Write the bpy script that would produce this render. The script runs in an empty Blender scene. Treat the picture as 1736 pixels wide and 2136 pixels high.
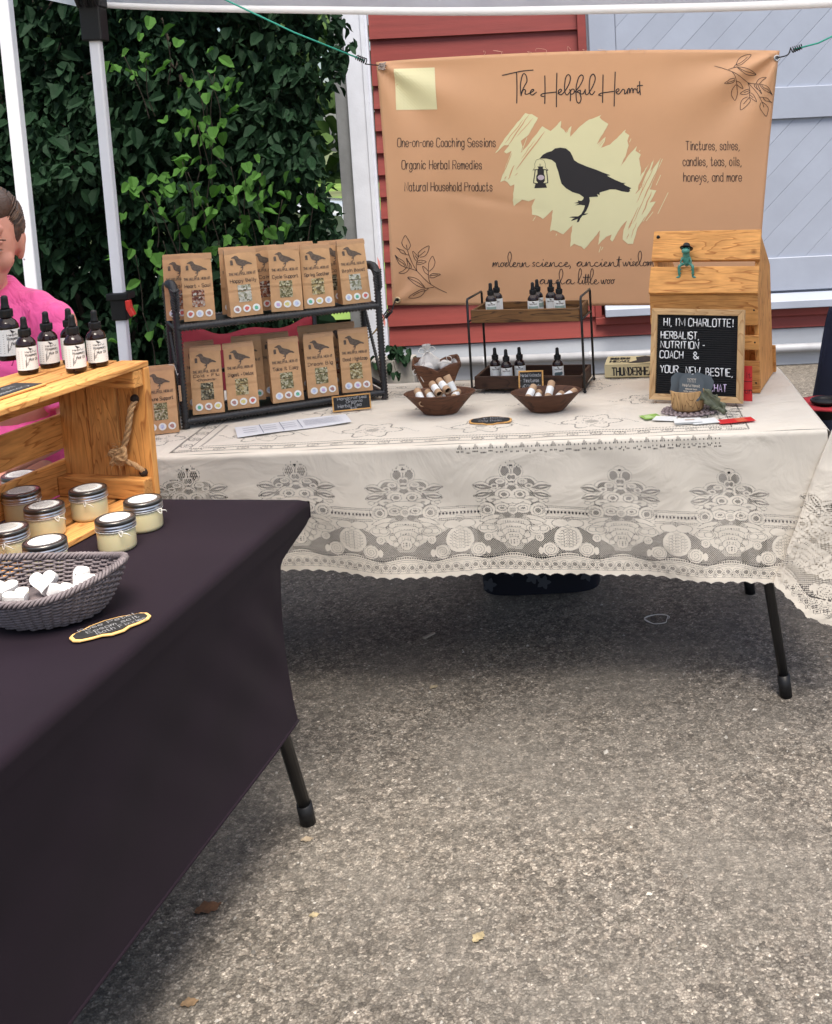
import bpy, bmesh, math, random
import numpy as np
from mathutils import Vector, Matrix, Euler, noise
from mathutils.geometry import delaunay_2d_cdt
random.seed(7); RNG = np.random.default_rng(11)
R = math.radians
scene = bpy.context.scene
COL = scene.collection

# ------------------------------------------------------------------ camera
F_PX, PITCH, ROLL, CAMH = 2344.0, R(6.52), 0.048, 1.516     # focal length in units of a 1736 px wide picture
PCX, PCY = 1184.9, 550.75      # the photograph is a crop: its optical centre is right of and above the middle
cam_d = bpy.data.cameras.new('camera'); cam = bpy.data.objects.new('camera', cam_d); COL.objects.link(cam)
_F = Vector((0, math.cos(PITCH), -math.sin(PITCH))); _U0 = Vector((0, math.sin(PITCH), math.cos(PITCH)))
_R = Vector((1, 0, 0)) * math.cos(ROLL) - _U0 * math.sin(ROLL); _U = _U0 * math.cos(ROLL) + Vector((1, 0, 0)) * math.sin(ROLL)
m = Matrix((_R, _U, -_F)).transposed().to_4x4(); m.translation = Vector((0, 0, CAMH)); cam.matrix_world = m
cam_d.sensor_fit = 'HORIZONTAL'; cam_d.sensor_width = 36.0; cam_d.lens = 36.0 * F_PX / 1736.0
cam_d.shift_x = (868 - PCX) / 1736.0; cam_d.shift_y = (PCY - 1068) / 1736.0
cam_d.clip_start = 0.05; cam_d.clip_end = 500
scene.camera = cam
# ------------------------------------------------------------------ sky, sun, exposure
w = bpy.data.worlds.new("World"); scene.world = w; w.use_nodes = True
nt = w.node_tree; nt.nodes.clear()
sky = nt.nodes.new('ShaderNodeTexSky'); sky.sky_type = 'NISHITA'; sky.sun_disc = False
sky.sun_elevation = R(66); sky.sun_rotation = R(165); sky.dust_density = 3.0; sky.air_density = 1.0
bg = nt.nodes.new('ShaderNodeBackground'); bg.inputs[1].default_value = 0.095
out = nt.nodes.new('ShaderNodeOutputWorld'); nt.links.new(sky.outputs[0], bg.inputs[0]); nt.links.new(bg.outputs[0], out.inputs[0])
sd = bpy.data.lights.new('sun', 'SUN'); sd.energy = 3.0; sd.angle = R(28); sd.color = (1, .92, .80)
so = bpy.data.objects.new('sun', sd); COL.objects.link(so)
el, az = R(66), R(165)
sdir = Vector((math.sin(az) * math.cos(el), math.cos(az) * math.cos(el), math.sin(el)))   # towards the sun, behind the camera
so.rotation_euler = sdir.to_track_quat('Z', 'Y').to_euler()
scene.view_settings.view_transform = 'Standard'; scene.view_settings.look = 'None'
scene.view_settings.gamma = 1.0; scene.view_settings.exposure = 1.15
scene.render.engine = 'CYCLES'; scene.cycles.max_bounces = 7; scene.cycles.transparent_max_bounces = 12

# ------------------------------------------------------------------ helpers
def ray(x, y): return _F + _R * ((x - PCX) / F_PX) - _U * ((y - PCY) / F_PX)
CAM = Vector((0, 0, CAMH))
def atz(x, y, z=0.745):
    d = ray(x, y); return CAM + d * ((z - CAMH) / d.z)
def aty(x, y, Y):
    d = ray(x, y); return CAM + d * (Y / d.y)

MATW = {}
def link_ob(name, data, parent=None):
    o = bpy.data.objects.new(name, data); COL.objects.link(o)
    if parent is not None: o.parent = parent; MATW[o.name] = MATW[parent.name]
    else: MATW[o.name] = Matrix.Identity(4)
    return o
def thing(name, label, cat, loc=(0, 0, 0), rot=0.0, group=None):
    o = bpy.data.objects.new(name, None); COL.objects.link(o); o.empty_display_size = .05
    if not isinstance(rot, (tuple, list)): rot = (0, 0, rot)
    o.location = loc; o.rotation_euler = rot
    MATW[o.name] = Matrix.Translation(Vector(loc)) @ Euler(rot).to_matrix().to_4x4()
    o['label'] = label; o['category'] = cat
    if group: o['group'] = group
    return o
def tag(o, label, cat, group=None):
    o['label'] = label; o['category'] = cat
    if group: o['group'] = group
    return o
def kids(o): return [c for c in bpy.data.objects if c.parent == o]
def dup(root, loc, rot, label, group=None):
    ch = kids(root)
    r = root.copy(); COL.objects.link(r); r.location = loc
    r.rotation_euler = rot if isinstance(rot, (tuple, list)) else (0, 0, rot)
    MATW[r.name] = Matrix.Translation(Vector(loc)) @ r.rotation_euler.to_matrix().to_4x4()
    r['label'] = label
    if group: r['group'] = group
    for c in ch:
        gs = kids(c); k = c.copy(); COL.objects.link(k); k.parent = r; MATW[k.name] = MATW[r.name]
        for g in gs:
            q = g.copy(); COL.objects.link(q); q.parent = k; MATW[q.name] = MATW[r.name]
    return r

class MB:
    def __init__(s): s.v = []; s.f = []; s.mi = []; s.cur = 0; s.sm = []; s.smooth = False
    def add(s, vs, fs):
        b = len(s.v); s.v.extend([tuple(v) for v in vs]); s.f.extend([tuple(i + b for i in f) for f in fs])
        s.mi.extend([s.cur] * len(fs)); s.sm.extend([s.smooth] * len(fs)); return s
    def box(s, c, d, rot=None):
        hx, hy, hz = d[0] / 2, d[1] / 2, d[2] / 2
        vs = [Vector((x, y, z)) for x in (-hx, hx) for y in (-hy, hy) for z in (-hz, hz)]
        if rot is not None:
            M = Euler(rot).to_matrix() if isinstance(rot, (tuple, list)) else rot
            vs = [M @ v for v in vs]
        c = Vector(c)
        return s.add([v + c for v in vs], [(0, 1, 3, 2), (4, 6, 7, 5), (0, 4, 5, 1), (2, 3, 7, 6), (0, 2, 6, 4), (1, 5, 7, 3)])
    def bar(s, a, b, wd, th, up=(0, 0, 1)):     # box from a to b
        a = Vector(a); b = Vector(b); d = b - a; L = d.length; x = d.normalized(); up = Vector(up)
        y = up.cross(x).normalized(); z = x.cross(y)
        M = Matrix((x, y, z)).transposed(); return s.box((a + b) / 2, (L, wd, th), M)
    def prism(s, poly, axis, lo, hi):           # poly of 2D points, extruded along axis
        n = len(poly)
        def P(p, h):
            return {'x': (h, p[0], p[1]), 'y': (p[0], h, p[1]), 'z': (p[0], p[1], h)}[axis]
        vs = [P(p, lo) for p in poly] + [P(p, hi) for p in poly]
        fs = [tuple(range(n - 1, -1, -1)), tuple(range(n, 2 * n))] + [(i, (i + 1) % n, n + (i + 1) % n, n + i) for i in range(n)]
        return s.add(vs, fs)
    def tube(s, pts, r, n=8, closed=False, sq=1.0):
        P = [Vector(p) for p in pts]; k = len(P)
        rr = r if isinstance(r, (list, tuple)) else [r] * k
        vs = []; prev = None
        for i in range(k):
            if closed: t = P[(i + 1) % k] - P[i - 1]
            else: t = P[min(i + 1, k - 1)] - P[max(i - 1, 0)]
            if t.length < 1e-9: t = Vector((0, 0, 1))
            t.normalize()
            if prev is None:
                a = Vector((0, 0, 1)) if abs(t.z) < .9 else Vector((1, 0, 0))
                u = t.cross(a).normalized()
            else:
                u = prev - t * prev.dot(t)
                if u.length < 1e-6: u = t.orthogonal()
                u.normalize()
            prev = u; v = t.cross(u)
            for j in range(n):
                a = 2 * math.pi * j / n
                vs.append(P[i] + (u * math.cos(a) + v * math.sin(a) * sq) * rr[i])
        fs = []
        for i in range(k if closed else k - 1):
            i2 = (i + 1) % k
            for j in range(n): fs.append((i * n + j, i * n + (j + 1) % n, i2 * n + (j + 1) % n, i2 * n + j))
        if not closed: fs += [tuple(range(n - 1, -1, -1)), tuple((k - 1) * n + j for j in range(n))]
        return s.add(vs, fs)
    def lathe(s, prof, n=24, c=(0, 0, 0), sx=1, sy=1, wob=None):
        vs = []; fs = []; k = len(prof)
        for i, (r, z) in enumerate(prof):
            for j in range(n):
                a = 2 * math.pi * j / n; q = 1 if wob is None else wob(a, i)
                vs.append((c[0] + math.cos(a) * r * sx * q, c[1] + math.sin(a) * r * sy * q, c[2] + z))
        for i in range(k - 1):
            for j in range(n): fs.append((i * n + j, i * n + (j + 1) % n, (i + 1) * n + (j + 1) % n, (i + 1) * n + j))
        if prof[0][0] > 1e-5: fs.append(tuple(range(n - 1, -1, -1)))
        if prof[-1][0] > 1e-5: fs.append(tuple((k - 1) * n + j for j in range(n)))
        return s.add(vs, fs)
    def ell(s, c, r, n=16, m=10, rot=None):
        vs = []; fs = []; c = Vector(c); M = Euler(rot).to_matrix() if rot else Matrix.Identity(3)
        for i in range(m + 1):
            th = math.pi * i / m
            for j in range(n):
                a = 2 * math.pi * j / n
                vs.append(M @ Vector((r[0] * math.sin(th) * math.cos(a), r[1] * math.sin(th) * math.sin(a), r[2] * math.cos(th))) + c)
        for i in range(m):
            for j in range(n): fs.append((i * n + j, (i + 1) * n + j, (i + 1) * n + (j + 1) % n, i * n + (j + 1) % n))
        return s.add(vs, fs)
    def grid(s, fn, nu, nv, keep=None):
        b = [[fn(i / nu, j / nv) for i in range(nu + 1)] for j in range(nv + 1)]
        vs = [p for row in b for p in row]
        fs = [(j * (nu + 1) + i, j * (nu + 1) + i + 1, (j + 1) * (nu + 1) + i + 1, (j + 1) * (nu + 1) + i)
              for j in range(nv) for i in range(nu) if keep is None or keep(i / nu, j / nv)]
        return s.add(vs, fs)
    def ribbon(s, pts, wd, fn, taper=False):    # flat stroke of width wd; fn maps 2D -> 3D
        P = [Vector((p[0], p[1])) for p in pts]; k = len(P)
        if k < 2: return s
        vs = []
        for i in range(k):
            t = P[min(i + 1, k - 1)] - P[max(i - 1, 0)]
            if t.length < 1e-9: t = Vector((1, 0))
            t.normalize(); nrm = Vector((-t.y, t.x))
            h = wd / 2
            if taper: h *= .25 + .75 * math.sin(math.pi * i / (k - 1)) ** .6
            e = t * (-h * .8 if i == 0 else h * .8 if i == k - 1 else 0)
            vs.append(fn(*(P[i] + nrm * h + e))); vs.append(fn(*(P[i] - nrm * h + e)))
        return s.add(vs, [(2 * i, 2 * i + 1, 2 * i + 3, 2 * i + 2) for i in range(k - 1)])
    def fill(s, poly, fn, step=None):
        pts = [Vector((p[0], p[1])) for p in poly]; n = len(pts)
        allp = list(pts)
        if step:
            xs = [p.x for p in pts]; ys = [p.y for p in pts]
            x = min(xs) + step / 2
            while x < max(xs):
                y = min(ys) + step / 2
                while y < max(ys): allp.append(Vector((x, y))); y += step
                x += step
        r = delaunay_2d_cdt(allp, [], [list(range(n))], 1, 1e-6)
        return s.add([fn(v.x, v.y) for v in r[0]], [tuple(f) for f in r[2]])
    def build(s, name, mats, parent=None, world=False, bevel=0, smooth=None, segs=1):
        me = bpy.data.meshes.new(name)
        vs = s.v
        if world and parent is not None:
            I = MATW[parent.name].inverted(); vs = [tuple(I @ Vector(v)) for v in vs]
        me.from_pydata(vs, [], s.f)
        if not isinstance(mats, (list, tuple)): mats = [mats]
        for mm in mats: me.materials.append(mm)
        if len(mats) > 1: me.polygons.foreach_set('material_index', s.mi)
        sm = s.sm if smooth is None else [smooth] * len(s.f)
        me.polygons.foreach_set('use_smooth', sm)
        me.update()
        o = link_ob(name, me, parent)
        if bevel:
            b = o.modifiers.new('bevel', 'BEVEL'); b.width = bevel; b.segments = segs; b.limit_method = 'ANGLE'; b.angle_limit = R(40)
        return o
def np_mesh(name, V, Fq, mats, parent=None, smooth=False, mi=None):
    me = bpy.data.meshes.new(name); V = np.asarray(V, dtype=np.float32); Fq = np.asarray(Fq, dtype=np.int32)
    k = Fq.shape[1]
    me.vertices.add(len(V)); me.vertices.foreach_set('co', V.ravel())
    me.loops.add(Fq.size); me.loops.foreach_set('vertex_index', Fq.ravel())
    me.polygons.add(len(Fq)); me.polygons.foreach_set('loop_start', np.arange(0, Fq.size, k, dtype=np.int32))
    for mm in (mats if isinstance(mats, (list, tuple)) else [mats]): me.materials.append(mm)
    if mi is not None: me.polygons.foreach_set('material_index', np.asarray(mi, dtype=np.int32))
    me.polygons.foreach_set('use_smooth', np.full(len(Fq), smooth))
    me.update(calc_edges=True); me.validate()
    return link_ob(name, me, parent)
def catmull(P, n=6, closed=False):
    P = [Vector(p) for p in P]; k = len(P)
    if k < 3: return P
    out = []
    rng = range(k if closed else k - 1)
    for i in rng:
        if closed: a, b, c, d = P[i - 1], P[i], P[(i + 1) % k], P[(i + 2) % k]
        else: a, b, c, d = P[max(i - 1, 0)], P[i], P[i + 1], P[min(i + 2, k - 1)]
        for j in range(n):
            t = j / n
            out.append(.5 * ((2 * b) + (c - a) * t + (2 * a - 5 * b + 4 * c - d) * t * t + (3 * b - a - 3 * c + d) * t ** 3))
    if not closed: out.append(P[-1])
    return out

# ------------------------------------------------------------------ stroke lettering
G = {'A': '02 28 42;14 34', 'B': '02 08 28 37 36 25 05;25 44 43 22 02', 'C': '~47 38 18 07 03 12 32 43', 'D': '02 08 28 46 44 22 02',
 'E': '48 08 02 42;05 35', 'F': '48 08 02;05 35', 'G': '~47 38 18 07 03 12 32 43 45 25', 'H': '08 02;48 42;05 45', 'I': '18 12', 'J': '38 33 22 12 03',
 'K': '08 02;48 05 42', 'L': '08 02 42', 'M': '02 08 33 68 62', 'N': '02 08 42 48', 'O': '~18 07 03 12 32 43 47 38 18', 'P': '02 08 38 47 46 35 05',
 'Q': '~18 07 03 12 32 43 47 38 18;24 42', 'R': '02 08 38 47 46 35 05;25 42', 'S': '~47 38 18 07 06 15 35 44 43 32 12 03', 'T': '08 48;28 22',
 'U': '~08 05 03 12 32 43 45 48', 'V': '08 22 48', 'W': '08 12 36 52 68', 'X': '08 42;48 02', 'Y': '08 25 48;25 22', 'Z': '08 48 02 42',
 'a': '~35 26 16 05 03 12 22 33 35;36 33 32', 'b': '08 02;~05 16 26 35 33 22 12 03', 'c': '~35 26 16 05 03 12 22 33', 'd': '38 32;~35 26 16 05 03 12 22 33',
 'e': '~04 34 35 26 16 05 03 12 22 33', 'f': '~38 28 17 15 12;06 26', 'g': '36 31;~31 20 10 01;~35 26 16 05 03 12 22 33', 'h': '08 02;~04 16 26 35 32',
 'i': '16 12;18 17', 'j': '~16 11 00;18 17', 'k': '08 02;36 04 32', 'l': '18 12', 'm': '06 02;~04 16 25 22;~24 36 45 42', 'n': '06 02;~04 16 26 35 32',
 'o': '~16 05 03 12 22 33 35 26 16', 'p': '06 00;~05 16 26 35 33 22 12 03', 'q': '36 30;~35 26 16 05 03 12 22 33', 'r': '06 02;~04 16 26', 's': '~35 26 16 05 14 24 33 22 12 03',
 't': '~18 13 12 22 33;06 26', 'u': '~06 03 12 22 33;36 32', 'v': '06 12 26', 'w': '06 12 25 32 46', 'x': '06 32;36 02', 'y': '06 13;~36 22 10 00', 'z': '06 36 02 32',
 ',': '12 01', '.': '12 13', '-': '05 25', '!': '18 14;12 13', '&': '~42 06 07 18 27 26 04 03 12 22 44', '+': '04 24;15 13', "'": '18 17', '~': '~04 15 24 35', '0': '~18 07 03 12 32 43 47 38 18',
 '$': '~37 27 07 06 25 34 33 12 03;28 22', '1': '07 18 12', '2': '~07 18 38 36 02;02 42', '5': '38 08 05;~05 35 44 42 12 02'}
def strokes(text, x0, x1, base, hgt, jit=0.0):
    """single-line strokes of text fitted between x0 and x1; hgt = cap height; y up"""
    res = []; x = 0
    for ch in text:
        if ch == ' ': x += 3; continue
        g = G.get(ch)
        if g is None: x += 3; continue
        mx = 0
        for st in g.split(';'):
            sm = st.startswith('~'); pts = [(int(q[0]), int(q[1]) - 2) for q in st.lstrip('~').split()]
            mx = max(mx, max(p[0] for p in pts))
            if sm: pts = [tuple(p) for p in catmull([Vector((p[0], p[1])) for p in pts], 4)]
            res.append([(p[0] + x, p[1]) for p in pts])
        x += mx + 1.35
    Wd = x - 1.35; sx = (x1 - x0) / Wd; sy = hgt / 6.0
    rr = random.Random(text)
    return [[(x0 + p[0] * sx + rr.uniform(-jit, jit), base + p[1] * sy + rr.uniform(-jit, jit)) for p in st] for st in res]
# joined cursive lettering, x height 1, baseline 0
CG = {'a': ([(.1, .2), (.45, .9), (.8, .95), (.45, 1), (.12, .6), (.12, .15), (.45, .02), (.8, .5), (.9, .95), (.88, .2), (1.1, 0), (1.5, .35)], 1.4),
 'm': ([(0, 0), (.1, .7), (.2, .95), (.25, .1), (.4, .7), (.6, .95), (.65, .1), (.8, .75), (1, .95), (1.1, .1), (1.25, 0), (1.5, .25)], 1.4),
 'n': ([(0, 0), (.1, .7), (.2, .95), (.25, .05), (.45, .7), (.75, .95), (.8, .2), (1.1, 0), (1.5, .3)], 1.4),
 'o': ([(.1, .5), (.35, .95), (.1, .5), (.3, 0), (.65, .3), (.6, .8), (.35, .95), (.7, .85), (.9, .95)], .85),
 'e': ([(0, .35), (.4, .6), (.55, .9), (.3, .98), (.1, .5), (.25, .05), (.6, .05), (.95, .4)], .85),
 'r': ([(0, .4), (.15, .95), (.25, .75), (.5, .85), (.5, .1), (.7, 0), (.9, .35)], .8),
 's': ([(.05, .1), (.3, .1), (.4, .35), (.1, .7), (.3, .98), (.45, .85)], .55),
 'c': ([(.6, .8), (.4, .95), (.1, .5), (.3, .03), (.7, .1), (1.1, .5)], 1.0),
 'i': ([(0, .35), (.15, .9), (.15, .2), (.3, 0), (.6, .35)], .5),
 'l': ([(0, .3), (.6, 1.9), (.7, 3.0), (.45, 3.5), (.2, 2.6), (.15, .8), (.35, 0), (.8, .3)], .75),
 't': ([(0, .35), (.25, 2.3), (.22, .8), (.25, -.1)], .45),
 'w': ([(.0, .9), (.1, .2), (.3, .05), (.55, .9), (.6, .15), (.8, .05), (1.05, .95), (1.25, .8)], 1.2),
 'd': ([(.1, .2), (.5, .95), (.2, .8), (.05, .35), (.35, 0), (.9, .8), (1.25, 2.2), (1.1, 3.3), (.8, 3.2), (.6, 2.2), (.8, .8), (1.1, 0), (1.6, .3)], 1.45),
 ',': ([(.15, .15), (.2, -.1), (.05, -.45)], .5)}
def cursive(word, x0, x1, base, xh):
    res = []; x = 0
    for ch in word:
        g, adv = CG[ch]
        res.append([tuple(p) for p in catmull([Vector((p[0] + x, p[1])) for p in g], 5)])
        if ch == 'i': res.append([(x + .28, 1.45), (x + .3, 1.62)])
        if ch == 't': res.append([(x - .12, 1.5), (x + .6, 1.55)])
        x += adv
    sx = (x1 - x0) / x
    return [[(x0 + p[0] * sx, base + p[1] * xh) for p in st] for st in res]

# ------------------------------------------------------------------ materials
def newmat(name):
    mt = bpy.data.materials.new(name); mt.use_nodes = True; n = mt.node_tree.nodes; b = n['Principled BSDF']; return mt, mt.node_tree, b
def nd(t, typ, **kw):
    n = t.nodes.new(typ)
    for k, v in kw.items(): setattr(n, k, v)
    return n
def coords(t, scale=(1, 1, 1), rnd=True, kind='Object'):
    tc = nd(t, 'ShaderNodeTexCoord'); mp = nd(t, 'ShaderNodeMapping'); mp.inputs['Scale'].default_value = scale
    t.links.new(tc.outputs[kind], mp.inputs['Vector'])
    if rnd:
        oi = nd(t, 'ShaderNodeObjectInfo'); mu = nd(t, 'ShaderNodeMath', operation='MULTIPLY'); mu.inputs[1].default_value = 37.0
        t.links.new(oi.outputs['Random'], mu.inputs[0]); cb = nd(t, 'ShaderNodeCombineXYZ')
        t.links.new(mu.outputs[0], cb.inputs[0]); t.links.new(mu.outputs[0], cb.inputs[1]); t.links.new(mu.outputs[0], cb.inputs[2])
        t.links.new(cb.outputs[0], mp.inputs['Location'])
    return mp.outputs[0]
def ramp(t, fac, stops):
    r = nd(t, 'ShaderNodeValToRGB'); e = r.color_ramp.elements
    while len(e) < len(stops): e.new(.5)
    for el_, (p, c) in zip(e, stops): el_.position = p; el_.color = (c[0], c[1], c[2], 1)
    t.links.new(fac, r.inputs[0]); return r.outputs[0]
def sc(c, k): return tuple(min(1, x * k) for x in c[:3])
def mat(name, col, rough=.6, var=.15, vscale=12, bump=0.0, bscale=80, metal=0, spec=.5, sheen=0, trans=0, subsurf=0, coat=0, aniso=None):
    mt, t, b = newmat(name)
    v = coords(t, aniso or (1, 1, 1))
    nz = nd(t, 'ShaderNodeTexNoise'); nz.inputs['Scale'].default_value = vscale; nz.inputs['Detail'].default_value = 6; nz.inputs['Roughness'].default_value = .6
    t.links.new(v, nz.inputs['Vector'])
    t.links.new(ramp(t, nz.outputs['Fac'], [(.25, sc(col, 1 - var)), (.75, sc(col, 1 + var))]), b.inputs['Base Color'])
    b.inputs['Roughness'].default_value = rough; b.inputs['Metallic'].default_value = metal
    b.inputs['Specular IOR Level'].default_value = spec
    if sheen: b.inputs['Sheen Weight'].default_value = sheen
    if trans: b.inputs['Transmission Weight'].default_value = trans
    if coat: b.inputs['Coat Weight'].default_value = coat
    if subsurf: b.inputs['Subsurface Weight'].default_value = subsurf; b.inputs['Subsurface Radius'].default_value = (.02, .008, .004)
    if bump:
        n2 = nd(t, 'ShaderNodeTexNoise'); n2.inputs['Scale'].default_value = bscale; n2.inputs['Detail'].default_value = 4; t.links.new(v, n2.inputs['Vector'])
        bp = nd(t, 'ShaderNodeBump'); bp.inputs['Strength'].default_value = bump; bp.inputs['Distance'].default_value = .002
        t.links.new(n2.outputs['Fac'], bp.inputs['Height']); t.links.new(bp.outputs[0], b.inputs['Normal'])
    return mt
def wood(name, c1, c2, axis='x', rough=.55, ring=14, knots=True, bump=.25):
    mt, t, b = newmat(name)
    s = {'x': (1.2, 9, 9), 'y': (9, 1.2, 9), 'z': (9, 9, 1.2)}[axis]
    v = coords(t, s)
    n1 = nd(t, 'ShaderNodeTexNoise'); n1.inputs['Scale'].default_value = 1.6; n1.inputs['Detail'].default_value = 3; n1.inputs['Distortion'].default_value = .6; t.links.new(v, n1.inputs['Vector'])
    mu = nd(t, 'ShaderNodeMath', operation='MULTIPLY'); mu.inputs[1].default_value = ring; t.links.new(n1.outputs['Fac'], mu.inputs[0])
    fr = nd(t, 'ShaderNodeMath', operation='FRACT'); t.links.new(mu.outputs[0], fr.inputs[0])
    n2 = nd(t, 'ShaderNodeTexNoise'); n2.inputs['Scale'].default_value = 14; n2.inputs['Detail'].default_value = 5; t.links.new(v, n2.inputs['Vector'])
    c = ramp(t, fr.outputs[0], [(0, c1), (.75, sc(c1, .88)), (.93, c2), (1, c1)])
    mx = nd(t, 'ShaderNodeMixRGB', blend_type='MULTIPLY'); mx.inputs[0].default_value = .7
    t.links.new(c, mx.inputs[1]); t.links.new(ramp(t, n2.outputs['Fac'], [(.3, (.62, .58, .55)), (.65, (1.05, 1.03, 1))]), mx.inputs[2])
    vo = nd(t, 'ShaderNodeTexVoronoi'); vo.inputs['Scale'].default_value = 7; vo2 = coords(t, (1, 1, 1)); t.links.new(vo2, vo.inputs['Vector'])
    m2 = nd(t, 'ShaderNodeMixRGB', blend_type='MULTIPLY'); m2.inputs[0].default_value = .8 if knots else 0
    t.links.new(mx.outputs[0], m2.inputs[1]); t.links.new(ramp(t, vo.outputs['Distance'], [(.03, (.22, .12, .07)), (.09, (1, 1, 1))]), m2.inputs[2])
    oi = nd(t, 'ShaderNodeObjectInfo'); m7 = nd(t, 'ShaderNodeMixRGB', blend_type='MULTIPLY'); m7.inputs[0].default_value = 1
    dn_ = nd(t, 'ShaderNodeTexNoise'); dn_.inputs['Scale'].default_value = 9; dn_.inputs['Detail'].default_value = 6; t.links.new(vo2, dn_.inputs['Vector'])
    m8 = nd(t, 'ShaderNodeMixRGB', blend_type='MULTIPLY'); m8.inputs[0].default_value = .55; t.links.new(ramp(t, dn_.outputs['Fac'], [(.32, (.66, .62, .58)), (.55, (1, 1, 1))]), m8.inputs[2])
    t.links.new(m2.outputs[0], m7.inputs[1]); t.links.new(ramp(t, oi.outputs['Random'], [(0, (.82, .80, .80)), (.5, (1, 1, 1)), (1, (1.08, 1.12, 1.2))]), m7.inputs[2]); t.links.new(m7.outputs[0], m8.inputs[1])
    t.links.new(m8.outputs[0], b.inputs['Base Color']); b.inputs['Roughness'].default_value = min(1, rough + .12); b.inputs['Specular IOR Level'].default_value = .3
    bp = nd(t, 'ShaderNodeBump'); bp.inputs['Strength'].default_value = bump; bp.inputs['Distance'].default_value = .001
    t.links.new(n2.outputs['Fac'], bp.inputs['Height']); t.links.new(bp.outputs[0], b.inputs['Normal'])
    return mt
def speck(name, cols, scale=300, rough=.8, bump=.6):
    mt, t, b = newmat(name); v = coords(t)
    vo = nd(t, 'ShaderNodeTexVoronoi'); vo.inputs['Scale'].default_value = scale; t.links.new(v, vo.inputs['Vector'])
    sp = nd(t, 'ShaderNodeSeparateColor'); t.links.new(vo.outputs['Color'], sp.inputs[0])
    k = len(cols); r = nd(t, 'ShaderNodeValToRGB'); r.color_ramp.interpolation = 'CONSTANT'; e = r.color_ramp.elements
    while len(e) < k: e.new(.5)
    for i, c in enumerate(cols): e[i].position = i / k; e[i].color = (*c, 1)
    t.links.new(sp.outputs[0], r.inputs[0]); t.links.new(r.outputs[0], b.inputs['Base Color']); b.inputs['Roughness'].default_value = rough
    bp = nd(t, 'ShaderNodeBump'); bp.inputs['Strength'].default_value = bump; bp.inputs['Distance'].default_value = .003
    t.links.new(vo.outputs['Distance'], bp.inputs['Height']); t.links.new(bp.outputs[0], b.inputs['Normal'])
    return mt
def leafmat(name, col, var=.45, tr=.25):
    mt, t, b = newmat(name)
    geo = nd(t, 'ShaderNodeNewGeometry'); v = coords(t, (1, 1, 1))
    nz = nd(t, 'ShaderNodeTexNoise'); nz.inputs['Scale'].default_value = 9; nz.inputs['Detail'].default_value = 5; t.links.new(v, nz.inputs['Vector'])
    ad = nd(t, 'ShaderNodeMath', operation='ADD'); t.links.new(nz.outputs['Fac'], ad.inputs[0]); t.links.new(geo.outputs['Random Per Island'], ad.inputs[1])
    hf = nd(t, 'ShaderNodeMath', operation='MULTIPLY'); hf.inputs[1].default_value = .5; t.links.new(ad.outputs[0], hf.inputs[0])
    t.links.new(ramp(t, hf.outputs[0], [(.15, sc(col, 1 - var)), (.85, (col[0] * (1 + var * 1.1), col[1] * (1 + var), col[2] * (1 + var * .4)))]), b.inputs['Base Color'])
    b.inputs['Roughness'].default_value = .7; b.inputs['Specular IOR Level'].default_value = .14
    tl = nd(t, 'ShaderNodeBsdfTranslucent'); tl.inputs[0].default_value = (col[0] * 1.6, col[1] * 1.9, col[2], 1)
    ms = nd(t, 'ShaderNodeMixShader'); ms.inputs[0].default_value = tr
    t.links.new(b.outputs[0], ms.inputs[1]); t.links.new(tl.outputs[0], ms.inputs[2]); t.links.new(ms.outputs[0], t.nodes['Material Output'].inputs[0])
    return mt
def cloth_translucent(name, col, fac, rough=.8, weave=900):
    mt, t, b = newmat(name); v = coords(t, rnd=False)
    nz = nd(t, 'ShaderNodeTexNoise'); nz.inputs['Scale'].default_value = 5; nz.inputs['Detail'].default_value = 6; t.links.new(v, nz.inputs['Vector'])
    c = ramp(t, nz.outputs['Fac'], [(.3, sc(col, .9)), (.7, sc(col, 1.04))])
    t.links.new(c, b.inputs['Base Color']); b.inputs['Roughness'].default_value = rough; b.inputs['Specular IOR Level'].default_value = .2
    n2 = nd(t, 'ShaderNodeTexNoise'); n2.inputs['Scale'].default_value = weave; t.links.new(v, n2.inputs['Vector'])
    bp = nd(t, 'ShaderNodeBump'); bp.inputs['Strength'].default_value = .25; bp.inputs['Distance'].default_value = .0006
    t.links.new(n2.outputs['Fac'], bp.inputs['Height'])
    n3 = nd(t, 'ShaderNodeTexNoise'); n3.inputs['Scale'].default_value = 6; n3.inputs['Detail'].default_value = 4; n3.inputs['Distortion'].default_value = 1.6; t.links.new(v, n3.inputs['Vector'])
    b3 = nd(t, 'ShaderNodeBump'); b3.inputs['Strength'].default_value = .5; b3.inputs['Distance'].default_value = .022; t.links.new(n3.outputs['Fac'], b3.inputs['Height']); t.links.new(bp.outputs[0], b3.inputs['Normal'])
    t.links.new(b3.outputs[0], b.inputs['Normal'])
    if fac:
        tl = nd(t, 'ShaderNodeBsdfTranslucent'); t.links.new(c, tl.inputs[0])
        ms = nd(t, 'ShaderNodeMixShader'); ms.inputs[0].default_value = fac
        t.links.new(b.outputs[0], ms.inputs[1]); t.links.new(tl.outputs[0], ms.inputs[2]); t.links.new(ms.outputs[0], t.nodes['Material Output'].inputs[0])
    return mt

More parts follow.
